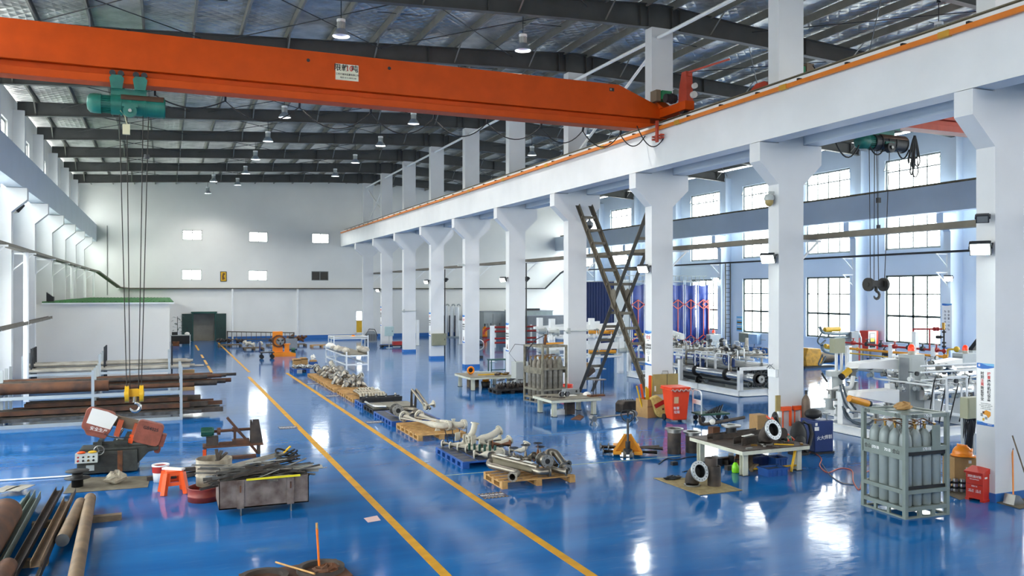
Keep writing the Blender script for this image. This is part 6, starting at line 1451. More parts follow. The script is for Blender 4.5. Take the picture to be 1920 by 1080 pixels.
B().lathe([(0, 0), (.17, 0), (.2, .36), (0, .36)], n=18).go('red_bucket', REDBOX, label='smaller red bucket half hidden behind the farther bottle rack', category='bucket', loc=P(1050, 738))
t = T('tool_cart', 'rusty tipped chute at the foot of the left brace', 'chute', P(1092, 722)); B().prism([(-.35, .3), (.4, .75), (.48, .6), (-.2, .1)], 'y', -.3, .3).go('hopper', BROWNT, t); B().prism([(-.2, 0), (-.05, 0), (.0, .35), (-.25, .35)], 'y', -.1, .1).go('foot', GREYB, t); B().box(-.2, .3, -.25, .25, .75, .95).go('carton', CARD, t)
# third cream table: items
Z = .55
t = T('orange_pipe_ring', 'orange ring-shaped cap standing on the third cream table', 'cap', (11.75, 32.5, Z)); B().tube([V((.13*math.cos(a), 0, .17+.13*math.sin(a))) for a in [2*PI*i/20 for i in range(20)]], .04, closed=True).go('ring', HELM, t); B().cyl((0, .03, .17), (0, .06, .17), .11, n=18).go('disc', BLACK, t)
B().box(-.65, .65, -.05, .05, 0, .04).go('yellow_strip', YELLOW, label='long yellow strip lying on the third cream table', category='strip', loc=(12.55, 32.0, Z), rz=-.02); B().box(-.6, .5, -.1, .1, 0, .05).go('grey_strip', GREYL, label='long pale strip at the back of the third cream table', category='strip', loc=(12.3, 33.0, Z), rz=-.3)
for i in range(8): B().box(-.09, .09, -.06, .06, 0, .07).go('clamp_piece', (DKPIPE, BRS, DARK)[i % 3], label='small dark tool at the right of the third cream table', category='tool', group='small tools on the third cream table', loc=(12.6+.09*i, 31.7+.15*(i % 4), Z+.04*(0)), rz=i*.8)
plastic_pallet(11.9, 13.2, 29.9, 30.9, 'black plastic pallet with dark parts in front of the third cream table', BLACK, DARK)
for i in range(7): valve((12.1+.15*i, 30.2+.2*(i % 3), .16+.12), .07, (DKPIPE, STEEL, DARK)[i % 3], 'dark valve on the black pallet, %s from the left' % ORD[i], h=.22)
B().lathe([(0, 0), (.16, 0), (.2, .26), (0, .26)], n=16).go('bucket', BLACK, label='black bucket under the third cream table', category='bucket', loc=(12.3, 32.2, 0)); B().lathe([(0, 0), (.14, 0), (.16, .16), (0, .16)], n=16).go('orange_bowl', HELM, label='orange bowl on the black bucket under the third cream table', category='bowl', loc=(12.3, 32.2, .262))
B().box(-.11, .11, -.1, .1, 0, .45).go('timber_post', DKPIPE, label='brown post under the left end of the third cream table', category='block', loc=(11.75, 32.3, 0)); B().box(-.2, .2, -.2, .2, 0, .3).go('timber_block', WOODD, label='timber block under the left end of the third cream table', category='block', loc=(11.95, 32.8, 0))
t = T('drum_fan', 'grey electric machine beside the fifth column, left of the farther bottle rack', 'machine', (13.35, 31.0, 0)); B().box(-.3, .25, -.25, .25, .3, 1.15).go('casing', GREYL, t); B().cyl((.35, -.1, .65), (.35, .25, .65), .32, n=22).go('wheel', DARK, t); B().box(-.35, .5, -.25, .25, 0, .3).go('base', BROWNT, t); B().tube([V((-.2, 0, 1.15)), V((-.5, 0, 1.5)), V((-.2, .1, 1.85)), V((.3, .1, 1.8))], .012).go('wire', CABLE, t)
t = T('green_stool_frame', 'dark green tube frame left of the fifth column', 'frame', P(935, 703)); B().box(-.5, .5, -.25, .25, .72, .76).go('top', GREEND, t)
for x in (-.47, .43):
    for y in (-.22, .18): B().box(x, x+.04, y, y+.04, 0, .72).go('leg', GREEND, t)
B().box(-.47, .47, -.22, -.18, .25, .29).go('rail', GREEND, t)
# ================= POSTERS, BOXES, FAR AND RIGHT BAY =================
def poster(k, z0, z1, label, w=.36, full=None, x=14.497, yc=None):
    y = (10.98+6*k+.2) if yc is None else yc
    t = T('safety_poster', label, 'poster', (x, y, z0)); h = z1-z0
    B().box(-.004, 0, -w/2, w/2, 0, h).go('sheet', WHT, t)
    B().prism([(-w/2, h), (w/2, h), (w/2, h-.09), (w*.2, h-.11), (-w*.15, h-.1), (-w/2, h-.07)], 'x', -.006, -.004).go('top_wave', BLUL, t); B().prism([(-w/2, 0), (w/2, 0), (w/2, .08), (.0, .05), (-w/2, .045)], 'x', -.006, -.004).go('bottom_wave', BLUL, t)
    B().prism([(-w/2, h), (w*.25, h), (-w*.1, h-.04), (-w/2, h-.05)], 'x', -.0075, -.006).prism([(w/2, .08), (w*.1, .065), (w/2, .05)], 'x', -.0075, -.006).go('light_wave', BLUC, t)
    return t, h
F = '-x'
t, h = poster(0, 1.43, 2.62, 'tall white safety poster with blue waves and red and black characters on the nearest column')
# columns of text: right hand one first (nearer to the viewer)
for col, yy, red in (('按章操作机械设备', -.075, (0, 1)), ('时刻注意效益安全', .065, (2, 3))):
    for i, ch in enumerate(col): text(ch, .072, MT((-.006, yy, h-.2-.07*i), F), REDT if i in red else BLKT, t, bold=.0015)
for i, s in enumerate(('Operate machinery in', 'accordance with regulations', 'Always pay attention', 'to efficiency and safety')): text(s, .024, MT((-.006, -.01, h-.77-.033*i), F), BLKT, t)
text('G', .06, MT((-.009, .13, h-.045), F), WHT, t, bold=.003); text('安全生产', .026, MT((-.009, -.1, .03), F), WHT, t)
B().prism([(-.11, .27), (-.02, .3), (.05, .26), (.06, .22), (-.02, .2), (-.06, .15), (-.11, .2)], 'x', -.006, -.004).go('hand_print', YELP, t)
B().box(-.006, -.004, .05, .1, .17, .23).box(-.006, -.004, -.04, .01, .12, .17).go('icon_print', GREYB, t); B().box(-.006, -.004, .02, .06, .09, .14).go('icon_print', YELLOW, t); B().box(-.007, -.006, .02, .06, .23, .27).go('icon_print', BROWNP, t)
t, h = poster(2, 1.6, 2.72, 'white safety poster with two red characters on the third column', w=.38)
text('安全', .13, MT((-.006, 0, h-.22), F), REDT, t, bold=.002); text('SAFETY', .035, MT((-.006, 0, h-.32), F), BLKT, t)
text('自我检查', .085, MT((-.006, 0, h-.47), F), BLKT, t, bold=.002); text('警钟长鸣', .085, MT((-.006, 0, h-.57), F), BLKT, t, bold=.002)
for i, s in enumerate(('Self inspection and', 'alarm bells ringing', 'at all times')): text(s, .03, MT((-.006, 0, h-.66-.05*i), F), BLKT, t)
B().prism([(-.07, .12), (.07, .12), (.05, .15), (.02, .16), (.02, .3), (-.02, .3), (-.03, .2)], 'x', -.006, -.004).go('figure_print', GREYB, t)
for k, z0, z1, body, nm in ((4, 1.25, 2.55, '安全', 'fifth'), (5, 1.3, 2.75, '安全', 'sixth'), (6, 1.35, 2.75, '责任', 'seventh'), (8, 1.5, 2.9, '质量', 'ninth')):
    t, h = poster(k, z0, z1, 'narrow white safety poster on the %s column' % nm, w=.38)
    text(body, .14, MT((-.006, 0, h-.25), F), REDT, t, bold=.002)
    for i in range(3): text(('规范操作', '警钟长鸣', '安全生产')[i], .085, MT((-.006, 0, h-.5-.12*i), F), BLKT, t, bold=.002)
    B().prism([(-.07, .12), (.07, .12), (.03, .3), (-.02, .35), (-.04, .2)], 'x', -.006, -.004).go('figure_print', BROWNP, t)
p = PX(1792, 645, 35.13); t, h = poster(0, 0, 2.2, 'white vertical safety poster on the window wall pilaster', w=.55, x=35.165, yc=29.18); t.location.z = 1.2
for col, yy in (('安全第一预防', -.1), ('为主综合治理', .1)):
    for i, ch in enumerate(col): text(ch, .13, MT((-.006, yy, h-.4-.17*i), F), BLKT, t, bold=.001)
# boxes on the columns
def ebox(x0, x1, z0, z1, y, m, label, stand=False, d=.18):
    t = T('electrical_box', label, 'electrical box', ((x0+x1)/2, y, 0)); w = (x1-x0)/2
    B().box(-w, w, -d, 0, z0, z1).go('case', m, t, bevel=.012); B().box(-w+.04, w-.04, -d-.012, -d, z0+.04, z1-.04).go('door', m, t); B().box(w-.12, w-.09, -d-.03, -d-.012, (z0+z1)/2-.05, (z0+z1)/2+.05).go('latch', DARK, t)
    if stand: B().cyl((0, -d/2, 0), (0, -d/2, z0), .03).box(-.2, .2, -d/2-.15, -d/2+.15, 0, .03).go('stand', GREYL, t)
    return t
a, b_ = PY(809, 648, 46.95), PY(835, 625, 46.95); ebox(a.x, b_.x, a.z, b_.z, 46.93, mat('dusty olive cover', '84856f', .7, var=.15), 'olive grey covered box on the seventh column')
a, b_ = PY(721, 630, 57.5), PY(737, 612, 57.5); ebox(a.x, b_.x, a.z, b_.z, 57.5, mat('pale aqua box', 'a9c0c0', .45), 'pale aqua box on a stand in front of the ninth column', True)
a, b_ = PX(1790, 782, 15.6), PX(1828, 742, 15.6); ebox(16.67, 17.14, 1.12, 1.6, 13.5, BEIGE, 'beige green junction box left of the nearest column, cables hanging below', False, .2)
t = [o for o in bpy.data.objects if o.get('label', '').startswith('beige green junction')][0]; b = B()
for i in range(14): b.tube(sag((-.17+.026*i, -.1, 1.12), (-.2+.03*i, .05, .05), R.uniform(-.15, .1), 8), .014, n=5)
b.go('cable', CABLE, t); B().box(-.2, -.14, -.05, .0, 0, 1.14).box(.14, .2, -.05, 0, 0, 1.14).go('stand', GREYL, t)
# conduits round columns, strap bands
for k, z, nm in ((3, 2.45, 'fourth'), (7, 2.7, 'eighth')):
    y = 10.98+6*k; t = T('strap_band', 'thin pipe band with a small box round the %s column' % nm, 'band', (14.9, y, z)); B().tube([V((-.44, .3, 0)), V((-.44, -.03, 0)), V((.44, -.03, 0)), V((.44, .1, .05))], .025).go('band', GREYL, t); B().box(-.46, -.36, -.12, -.03, -.1, .12).sph((-.46, -.05, -.02), .07).go('box', GREYL, t)
t = T('socket_box', 'white socket box with wires on the left face of the second column', 'socket', (14.47, 17.15, 1.9)); B().box(-.06, .02, -.15, .15, -.1, .1).go('box', WSTEEL, t); B().tube([V((-.05, -.1, .1)), V((-.12, 0, .22)), V((-.08, .15, .12)), V((-.1, -.1, .24)), V((-.05, .1, .1))], .012).go('wire', GREYB, t)
for k, y0 in ((4, 35.0), (6, 47.0)): B().cyl((15.36, y0, 0), (15.36, y0, 5.3), .03).go('cable_riser', CABLE, label='black cable riser on the right edge of the %s column' % ORD[k], category='cable')
# ---- far bay ----
def cabinet(x0, x1, y0, y1, h, m, label, doors=1, trim=GREYB):
    t = T('grey_cabinet', label, 'cabinet', (x0, y0, 0)); W, D = x1-x0, y1-y0
    B().box(0, W, 0, D, 0, h).go('body', m, t); B().box(-.05, W+.05, -.05, D, h, h+.06).go('top_trim', trim, t)
    for i in range(doors): B().box(W*i/doors+.05, W*(i+1)/doors-.05, -.03, 0, .12, h-.15).go('door', m, t); B().box(W*(i+1)/doors-.2, W*(i+1)/doors-.16, -.07, -.03, h*.45, h*.55).go('handle', DARK, t)
    return t
cabinet(25.9, 28.4, 68.3, 71.0, 2.15, GREYL, 'big pale grey booth with a door between the fifth and sixth columns', 3)
cabinet(28.6, 31.5, 66.0, 70.0, 2.25, mat('green grey booth', '93a09d', .5), 'green grey booth right of the fifth column', 1)
cabinet(27.3, 30.8, 62.0, 62.7, 1.95, mat('mid grey sheet', '7d8184', .45, .3), 'flat mid grey screen wall in front of the green grey booth', 1)
B().box(0, 1.2, 0, .4, 0, .18).go('tool_tray', DARK, label='dark tray on top of the green grey booth', category='tray', loc=(29.2, 66.3, 2.31))
p = P(909, 633); t = T('fire_extinguisher', 'yellow wheeled extinguisher in front of the pale grey booth', 'extinguisher', (p.x, p.y, 0)); t.scale = (.75, .75, .75); B().lathe([(0, .1), (.28, .1), (.3, .2), (.3, 1.0), (.15, 1.25), (0, 1.28)], n=18).go('tank', HELM, t); B().cyl((0, 0, 1.25), (0, 0, 1.6), .06).tube([V((0, 0, 1.5)), V((.35, 0, 1.6)), V((.4, 0, 1.0))], .03).go('valve', BLACK, t); B().box(-.25, .25, -.2, .2, 0, .1).go('base', REDP, t)
# red pipe manifold behind fifth column
p = P(932, 652); t = T('pipe_manifold', 'dark red pipe manifold on posts left of the fifth column', 'pipe manifold', (p.x-.5, p.y, 0))
for z in (.35, .65, 1.15, 1.45): B().cyl((.2, 0, z), (3.6, 0, z), .07).sph((.2, 0, z), .13).go('pipe', REDP, t)
for z in (.35, 1.15): B().tube(fil([V((.2, 0, z+.3)), V((-.3, 0, z+.2)), V((-.5, 0, z)), V((-.5, 0, z-.2))], .2), .08).go('elbow', REDP, t)
for x in (.4, 3.2): B().box(x-.06, x+.06, .1, .22, 0, 1.6).go('post', WSTEEL, t)
B().cyl((.2, 0, .0), (.2, 0, .4), .07).go('riser', REDP, t)
for i, (u, v, h, lb) in enumerate(((864, 646, 1.8, 'white post between the sixth and seventh columns'), (783, 648, 1.9, 'white post with short arms between the seventh and eighth columns'), (923, 679, 2.05, 'thick white post left of the fifth column'), (948, 674, .7, 'short white post touching the fifth column'))):
    p = P(u, v); t = T('white_post', lb, 'post', (p.x, p.y, 0)); B().box(-.1, .1, -.1, .1, .03, h).go('post', WSTEEL, t); B().box(-.2, .2, -.2, .2, 0, .03).go('base_plate', GREYL, t)
for i, u in enumerate((836, 847, 857)):
    p = P(u, 632.5); t = T('vertical_vessel', 'tall white vertical tube vessel near the far wall, %s of three' % ('left', 'middle', 'right')[i], 'vessel', (p.x, p.y, 0)); B().cyl((0, 0, .1), (0, 0, 2.75-.07*i), .18, n=14).go('tube', WSTEEL, t); B().tube(arc((.15, 0, 2.7), .15, PI, 0, (1, 0, 0), (0, 0, 1), 6), .06).go('top_bend', GREYL, t); B().box(-.22, -.17, -.08, .08, .1, 1.9).go('finned_rod', DARK, t); B().box(-.21, .21, -.21, .21, 0, .1).go('base', GREYL, t)
p = P(725, 650); t = T('welding_cart', 'low dark cart with red parts at the ninth column', 'cart', (p.x+.2, p.y-.6, 0)); B().box(-.8, 1.0, -.3, .3, .08, .15).go('deck', DARK, t); B().box(.1, .9, -.2, .2, .15, .4).go('red_motor', REDP, t)
for x in (-.7, .8): B().cyl((x, -.3, .08), (x, .3, .08), .08).go('wheel', BLACK, t)
p = P(685, 641); t = T('wire_feeder', 'grey ribbed machine with black cables near the far yellow door', 'machine', (p.x+.4, p.y, 0)); t.scale = (.55, .55, .62); B().prism([(-.9, 0), (.9, 0), (.8, 1.0), (.4, 1.4), (-.4, 1.4), (-.9, .7)], 'y', -.5, .5).go('casing', GREYB, t); b = B(); [b.box(-.7+.2*i, -.64+.2*i, -.53, -.5, .15, 1.0) for i in range(8)]; b.go('rib', DARK, t); B().tube([V((-.9, -.4, .8)), V((-.3, -.55, 1.65)), V((.5, -.5, 1.6)), V((1.0, -.4, .7))], .05).go('cable', CABLE, t)
# pedestal fan
p = P(898, 672); t = T('pedestal_fan', 'black pedestal fan with a white guard ring beside the sixth column', 'fan', (p.x, p.y, 0)); t.scale = (.7, .7, .7); b = B()
for r in (.4, .3, .2, .1): b.tube([V((r*math.cos(a), -.12, 1.15+r*math.sin(a))) for a in [2*PI*i/22 for i in range(22)]], .014, n=5, closed=True)
b.go('guard', BLACK, t); B().tube([V((.42*math.cos(a), -.05, 1.15+.42*math.sin(a))) for a in [2*PI*i/26 for i in range(26)]], .045, n=6, closed=True).go('rim', WSTEEL, t)
for i in range(3):
    a = 2*PI*i/3; B().bar((.05*math.cos(a), -.05, 1.15+.05*math.sin(a)), (.34*math.cos(a), -.03, 1.15+.34*math.sin(a)), .2, .015, upv=(.2, 1, 0)).go('blade', BLACK, t)
B().cyl((0, -.1, 1.15), (0, .15, 1.15), .1).cyl((0, .1, .15), (0, .1, 1.1), .04).tube([V((-.4, 0, 1.1)), V((-.2, 0, .75)), V((0, .05, .65)), V((.2, 0, .75)), V((.4, 0, 1.1))], .025).box(-.3, .3, -.2, .3, 0, .22).go('stand', DARK, t)
# blue tarpaulin booth by the window wall
t = T('tarpaulin_booth', 'tall blue tarpaulin booth with white posts by the window wall', 'booth', (28.3, 49.6, 0)); H_ = 4.65
b = B().box(0, .06, 0, 7.4, .1, H_)
for i in range(18): b.box(-.03, 0, .1+i*.41, .3+i*.41, .1, H_)
b.go('side_panel', NAVY, t); B().box(0, 1.25, -.03, .05, .12, H_).go('grey_panel', GREYL, t); B().box(.95, 1.1, -.06, -.03, 1.0, 1.12).go('latch', DARK, t)
xs = [1.3+i*1.08 for i in range(7)]+[7.55]
for i in range(7):
    x0, x1 = xs[i], xs[i+1]; n = 14; vs = []
    for z in [.15+(H_-.3)*k/8 for k in range(9)]:
        for j in range(n+1):
            f = j/n; vs.append((x0+(x1-x0)*f, .05+.06*math.sin(f*PI*3+i)*(.5+.5*math.sin(z*1.3+i))-.05*math.sin(f*PI), z-(.12*math.sin(PI*f) if z > H_-.4 else 0)))
    B().add(vs, [(k*(n+1)+j, k*(n+1)+j+1, (k+1)*(n+1)+j+1, (k+1)*(n+1)+j) for k in range(8) for j in range(n)], True).go('curtain', CURT, t)
    for dx in (-.05, .09): B().cyl((x0+dx, -.08, .05), (x0+dx, -.08, H_+.12), .03, n=8).go('post', WSTEEL, t)
    xm = (x0+x1)/2; b = B().bar((xm, -.1, .9), (xm, -.1, 3.4), .05)
    for z in (.9, 3.4):
        s = -1 if z < 2 else 1
        for k in (-1, 1): b.bar((xm, -.1, z), (xm+k*.5, -.1, z-.33*1), .045); b.bar((xm, -.1, z-.66), (xm+k*.5, -.1, z-.33), .045)
    b.go('scissor_rod', REDL, t)
B().box(0, 7.6, -.02, .1, H_, H_+.08).box(0, 7.6, -.02, .1, H_+.4, H_+.45).go('top_rail', GREYL, t)
for i in range(22): B().cyl((.2+i*.34, .04, H_+.08), (.2+i*.34, .04, H_+.4), .025, n=6).go('top_baluster', GREYL, t)
B().box(0, 7.6, .1, 7.4, H_, H_+.06).go('roof', GREYL, t); B().box(-.02, 1.3, -.05, .3, 0, .12).go('plinth', DARK, t)
p = P(1158, 690); t = T('hook_stand', 'white post stand with a rail of hanging hooks in front of the blue booth', 'stand', (p.x-1.2, p.y, 0)); B().box(-.14, .14, -.1, .1, .03, 2.2).go('post', WSTEEL, t); B().box(-.35, .35, -.3, .3, 0, .03).go('base', GREYL, t); B().bar((.1, 0, 1.62), (3.0, 0, 1.5), .05).go('rail', STEEL, t); B().box(.1, .5, -.03, .03, 1.95, 2.05).go('arm', WSTEEL, t)
for i in range(4): B().tube([V((1.2+.42*i, 0, 1.55)), V((1.2+.42*i, 0, 1.15))]+arc((1.31+.42*i, 0, 1.1), .11, PI, 2*PI*1.02, (1, 0, 0), (0, 0, 1), 6), .022).go('hook', DARK, t)
# loading arm stand behind the farther bottle rack
def armset(t, x0, x1, y, zs, m, posts, yel=True):
    for z in zs:
        B().prism([(x0, z), (x0, z+.12), (x1, z+.34), (x1, z)], 'y', y-.09, y+.09).go('tapered_arm', m, t)
        B().tube(fil([V((x0+.1, y-.2, z-.12)), V((x0+.1, y-.2, z-.3)), V((x0+.6, y-.2, z-.36)), V((x1-.2, y-.2, z-.36)), V((x1-.2, y-.2, z-.05))], .15), .065).go('pipe', m, t)
        if yel: B().cyl((x0+(x1-x0)*.5, y-.25, z-.1), (x0+(x1-x0)*.85, y-.25, z-.13), .09, n=14).go('spring_cylinder', YELP, t)
    for x in posts: B().box(x-.12, x+.12, y-.12, y+.12, 0, zs[-1]+.55).go('post', m, t)
    for z in zs:
        for x in posts: B().cyl((x-.2, y-.2, z-.1), (x+.2, y-.2, z-.1), .12).ring((x+.2, y-.2, z-.1), (x+.24, y-.2, z-.1), .17, .06).go('swivel_joint', GREYL, t)
p = P(1000, 690); t = T('loading_arm_rack', 'white rack of loading arms with yellow cylinders between the fourth and fifth columns', 'loading arm rack', (16.4, 35.5, 0)); armset(t, .3, 4.4, 0, (1.2, 2.15), WSTEEL, (.5, 2.6, 4.2)); armset(t, .3, 3.9, 1.6, (1.2, 2.15), WSTEEL, (.6,), False)
for i in range(5): valve((16.7+.8*i, 35.15, 1.75+.1*(i % 2)), .08, WSTEEL, '', par=t, h=.3, wm=DARK).location
for ch in t.children:
    if ch.name.startswith('valve'): ch.location = ch.location-t.location
# pipe skid beside third column
t = T('pipe_skid', 'long white pipe skid with bright clad pipes and blue handwheels in the window bay', 'pipe skid', (20.0, 25.6, 0)); L = 8.2
for x in (.06, 1.4, 2.8): B().sec((x, 0, .14), (x, L, .14), ISEC(.14, .24, .02)).go('base_beam', WSTEEL, t)
for y in (.07, 2.7, 5.4, L): B().sec((0, y, .14), (2.87, y, .14), ISEC(.14, .24, .02)).go('cross_beam', WSTEEL, t)
for y in (.06, 4.0, L): B().box(0, .16, y-.08, y+.08, .25, 1.12).go('post', WSTEEL, t); B().box(2.72, 2.87, y-.08, y+.08, .25, 1.12).go('post', WSTEEL, t)
B().box(0, 2.87, 0, .12, 1.0, 1.12).go('top_beam', WSTEEL, t)
ys = [PX(u, 700, 20.28).y-25.6 for u in (1420, 1362, 1305)]
B().cyl((.32, ys[0]-.05, .75), (.32, L, .75), .165, n=20).go('clad_pipe', CLAD, t)
for y in ys: o = B().ring((.32, y-.05, .75), (.32, y+.02, .75), .24, .06, 24).go('insulation_ring', BLACK, t); B().cyl((.32, y-.16, .75), (.32, y+.12, .75), .09, n=16).ring((.32, y-.2, .75), (.32, y-.16, .75), .14, .05, 16).go('pipe_flange', STEEL, o)
B().tube(fil([V((.25, 2.4, .38)), V((.25, 4.6, .38)), V((.25, 4.6, .75))], .2), .1, n=14).go('clad_pipe', CLAD, t); B().ring((.25, 2.9, .38), (.25, 2.97, .38), .17, .08, 20).go('insulation_ring', BLACK, t)
hx = B()
for j in range(3):
    for i in range(7):
        x = .75+.3*i+(.15 if j % 2 else 0); z = .42+.26*j
        hx.ring((x, .3, z), (x, 5.2, z), .14, .125, 6)
        for k in range(3): a = PI*k/3; hx.bar((x-.12*math.cos(a), 2.8, z-.12*math.sin(a)), (x+.12*math.cos(a), 2.8, z+.12*math.sin(a)), .01, 4.9, upv=(0, 1, 0))
hx.go('finned_tube_bank', mat('grey finned tube', '6e7478', .4, .6), t)
for x, y0, y1, z in ((1.0, .4, L, 1.35), (1.6, .4, L, 1.42), (2.2, 1, L, 1.35), (2.6, .3, L, 1.3), (.55, 2, L, 1.25)): B().cyl((x, y0, z), (x, y1, z), .05, n=10).go('header_pipe', WSTEEL, t)
for i, y in enumerate((.9, 1.9, 2.9, 3.9, 4.9, 5.9, 6.9, 7.7)):
    B().tube(fil([V((.3, y, .85)), V((.3, y, 1.5)), V((2.6, y, 1.5)), V((2.6, y, 1.0))], .15), .05 if i % 2 else .035, n=8).go('cross_pipe', WSTEEL if i % 3 else PIPES, t)
    for x in (.8, 1.3, 1.9, 2.5): valve((x, y+.3, 1.4+.12*((i+int(x*2)) % 2)), .06, (STEEL, WSTEEL)[(i+int(x)) % 2], '', d=(0, 1, 0), par=t, h=.24, wm=(DARK, STEEL, INOX)[i % 3])
for i in range(30):
    x, y = .5+2.2*R.random(), .6+7*R.random()*(.5+.5*R.random()); z = 1.35+.12*R.random(); h = .2+.35*R.random()*(1 if y > 3.5 else .5); k = R.choice((-1, 1))*.3
    B().tube(fil([V((x, y, z-.1)), V((x, y, z+h)), V((x, y+k, z+h)), V((x, y+k, z))], .06), .018+.014*(i % 2), n=6).go('instrument_tube', (WSTEEL, INOX, PIPES)[i % 3], t)
    if i % 2: B().cyl((x-.05, y, z+h), (x+.05, y, z+h), .08, n=12).go('gauge', (STEEL, DARK)[i % 4 == 1], t)
for y in (1.2, 2.6, 4.3): B().tube(fil([V((.12, y-.4, .95)), V((.12, y-.4, 1.55)), V((.12, y+.4, 1.55)), V((.12, y+.4, .95))], .05), .025, n=6).go('guard_rail', WSTEEL, t)
for u in (1306, 1362):
    q = PX(u, 674, 20.3)-V((20, 25.6, 0)); w = B().tube([q+V((0, .22*math.cos(a), .22*math.sin(a))) for a in [2*PI*i/18 for i in range(18)]], .025, n=6, closed=True)
    for a in (0, 1.05, 2.1): w.bar(q-V((0, .22*math.cos(a), .22*math.sin(a))), q+V((0, .22*math.cos(a), .22*math.sin(a))), .03)
    w.cyl(q, q+V((.3, 0, 0)), .07).cyl(q+V((.3, 0, 0)), q+V((.3, 0, -.3)), .09); w.go('blue_handwheel', BLUEV, t)
B().prism([(6.2, 1.8), (7.9, 1.95), (7.9, 2.3), (6.2, 2.05)], 'x', 1.6, 1.8).go('tapered_arm', WSTEEL, t)
for i, (x, y) in enumerate(((.9, 5.6), (1.2, 6.4), (1.7, 7.2), (.8, 7.8))): B().cyl((x, y, 1.4), (x, y, 2.0), .06).sph((x, y, 1.75), .14).ring((x, y, 2.0), (x, y, 2.04), .15, .05).go('relief_valve', PIPEW if i % 2 else STEEL, t)
for i in range(4): B().box(.1+.3*i, .2+.3*i, 7.6, 7.75, 1.95, 2.05).go('yellow_lever', YELLOW, t)
B().box(2.4, 2.5, 2.6, 2.7, 1.4, 2.05).go('stem_post', PIPEW, t)
p = P(1432, 688)
# beacon cabinet and second pipe skid by the nearest column
t = T('pipe_skid', 'white pipe skid with bright clad tanks and gauges left of the nearest column', 'pipe skid', (17.6, 16.6, 0))
for y in (0, 2.2, 4.4): B().sec((0, y, .12), (6.5, y, .12), ISEC(.16, .24, .02)).go('base_beam', WSTEEL, t)
for x in (.06, 2.2, 4.4, 6.4): B().sec((x, 0, .12), (x, 4.4, .12), ISEC(.14, .22, .02)).go('cross_beam', WSTEEL, t)
B().cyl((2.9, 1.4, 1.02), (7.5, 1.4, 1.02), .24, n=24).go('clad_tank', CLAD, t); B().cyl((3.5, 2.7, 1.3), (7.5, 2.7, 1.3), .26, n=24).go('clad_tank', CLAD, t); B().tube(fil([V((4.6, 2.1, 1.6)), V((5.2, 2.1, 1.6)), V((5.2, 2.1, .5))], .3), .15, n=16).go('clad_elbow', CLAD, t)
for x in (3.3, 5.0): B().box(x-.05, x+.05, .9, 1.9, .24, .8).go('saddle', WSTEEL, t)
for i, x in enumerate((2.3, 2.85, 3.4, 3.95, 4.5)):
    B().tube(fil([V((x, .35, .3)), V((x, .35, 1.35)), V((x, 2.5, 1.35)), V((x, 2.5, 1.9)), V((x+.5, 2.5, 1.9))], .1), .03, n=8).go('riser_pipe', WSTEEL, t)
    for j, (yy, zz) in enumerate(((.35, 1.3), (1.2, 1.45), (2.4, 1.75))):
        valve((x+.1, yy, zz), .045, (STEEL, WSTEEL, GREYL)[(i+j) % 3], '', par=t, h=.2, wm=DARK); valve((x-.12, yy+.1, zz-.3), .045, (STEEL, INOX, GREYL)[(i+j) % 3], '', par=t, h=.18, wm=DARK)
        B().cyl((x+.3, yy-.06, zz+.15), (x+.3, yy, zz+.15), .065, n=14).go('gauge', DARK if (i+j) % 2 else STEEL, t)
for z in (1.5, 1.72, 1.9): B().cyl((2.0, .5, z), (6.4, .5, z), .028, n=8).go('header_pipe', WSTEEL, t)
for x in (2.5, 4.9): B().tube(fil([V((x, .1, .24)), V((x, .1, 1.6)), V((x+.8, .1, 1.6)), V((x+.8, .1, .24))], .05), .03, n=6).go('guard_rail', WSTEEL, t)
b = B()
for i in range(9): b.tube(sag((2.2+.45*i, .2, 1.6-.1*(i % 3)), (2.3+.4*i, .5, .25), R.uniform(-.2, .2), 8), .018, n=5)
b.go('cable', CABLE, t)
B().cyl((4.0, 2.6, 1.55), (4.0, 2.6, 2.25), .08).cyl((4.0, 2.6, 2.25), (4.0, 2.6, 2.4), .05).go('relief_valve', PIPEW, t)
def beacon_cab(u, vtop, Y, w, lb, base=.24):
    a = PY(u, vtop, Y); t = T('control_cabinet', lb, 'control cabinet', (a.x, Y, 0))
    B().box(-w, w, -.22, .22, base, a.z).go('case', GREYL, t, bevel=.01); B().box(-w-.004, -w+.002, -.18, .18, base+.3, a.z-.1).go('door', GREYB, t); B().box(-w+.05, w-.05, -.224, -.22, base+.3, a.z-.1).go('door', GREYL, t)
    bc = B().cyl((0, 0, a.z), (0, 0, a.z+.1), .1, n=14).go('beacon_base', PIPEW, t); B().lathe([(.1, 0), (.1, .1), (.06, .18), (0, .2)], (0, 0, a.z+.1), n=16).go('beacon_lamp', mat('red beacon lens', 'ee3a1c', .25, var=0, emit=.6), bc)
    if base: B().box(-w, w, -.22, .22, 0, base).go('plinth', WSTEEL, t)
beacon_cab(1709, 664, 18.3, .29, 'tall pale control cabinet with a red beacon above the bottle rack')
beacon_cab(1810, 662, 21.5, .4, 'pale control cabinet with a red beacon beside the nearest column')
beacon_cab(1338, 627, 44.5, .42, 'pale control cabinet with a red beacon beside the blue booth')
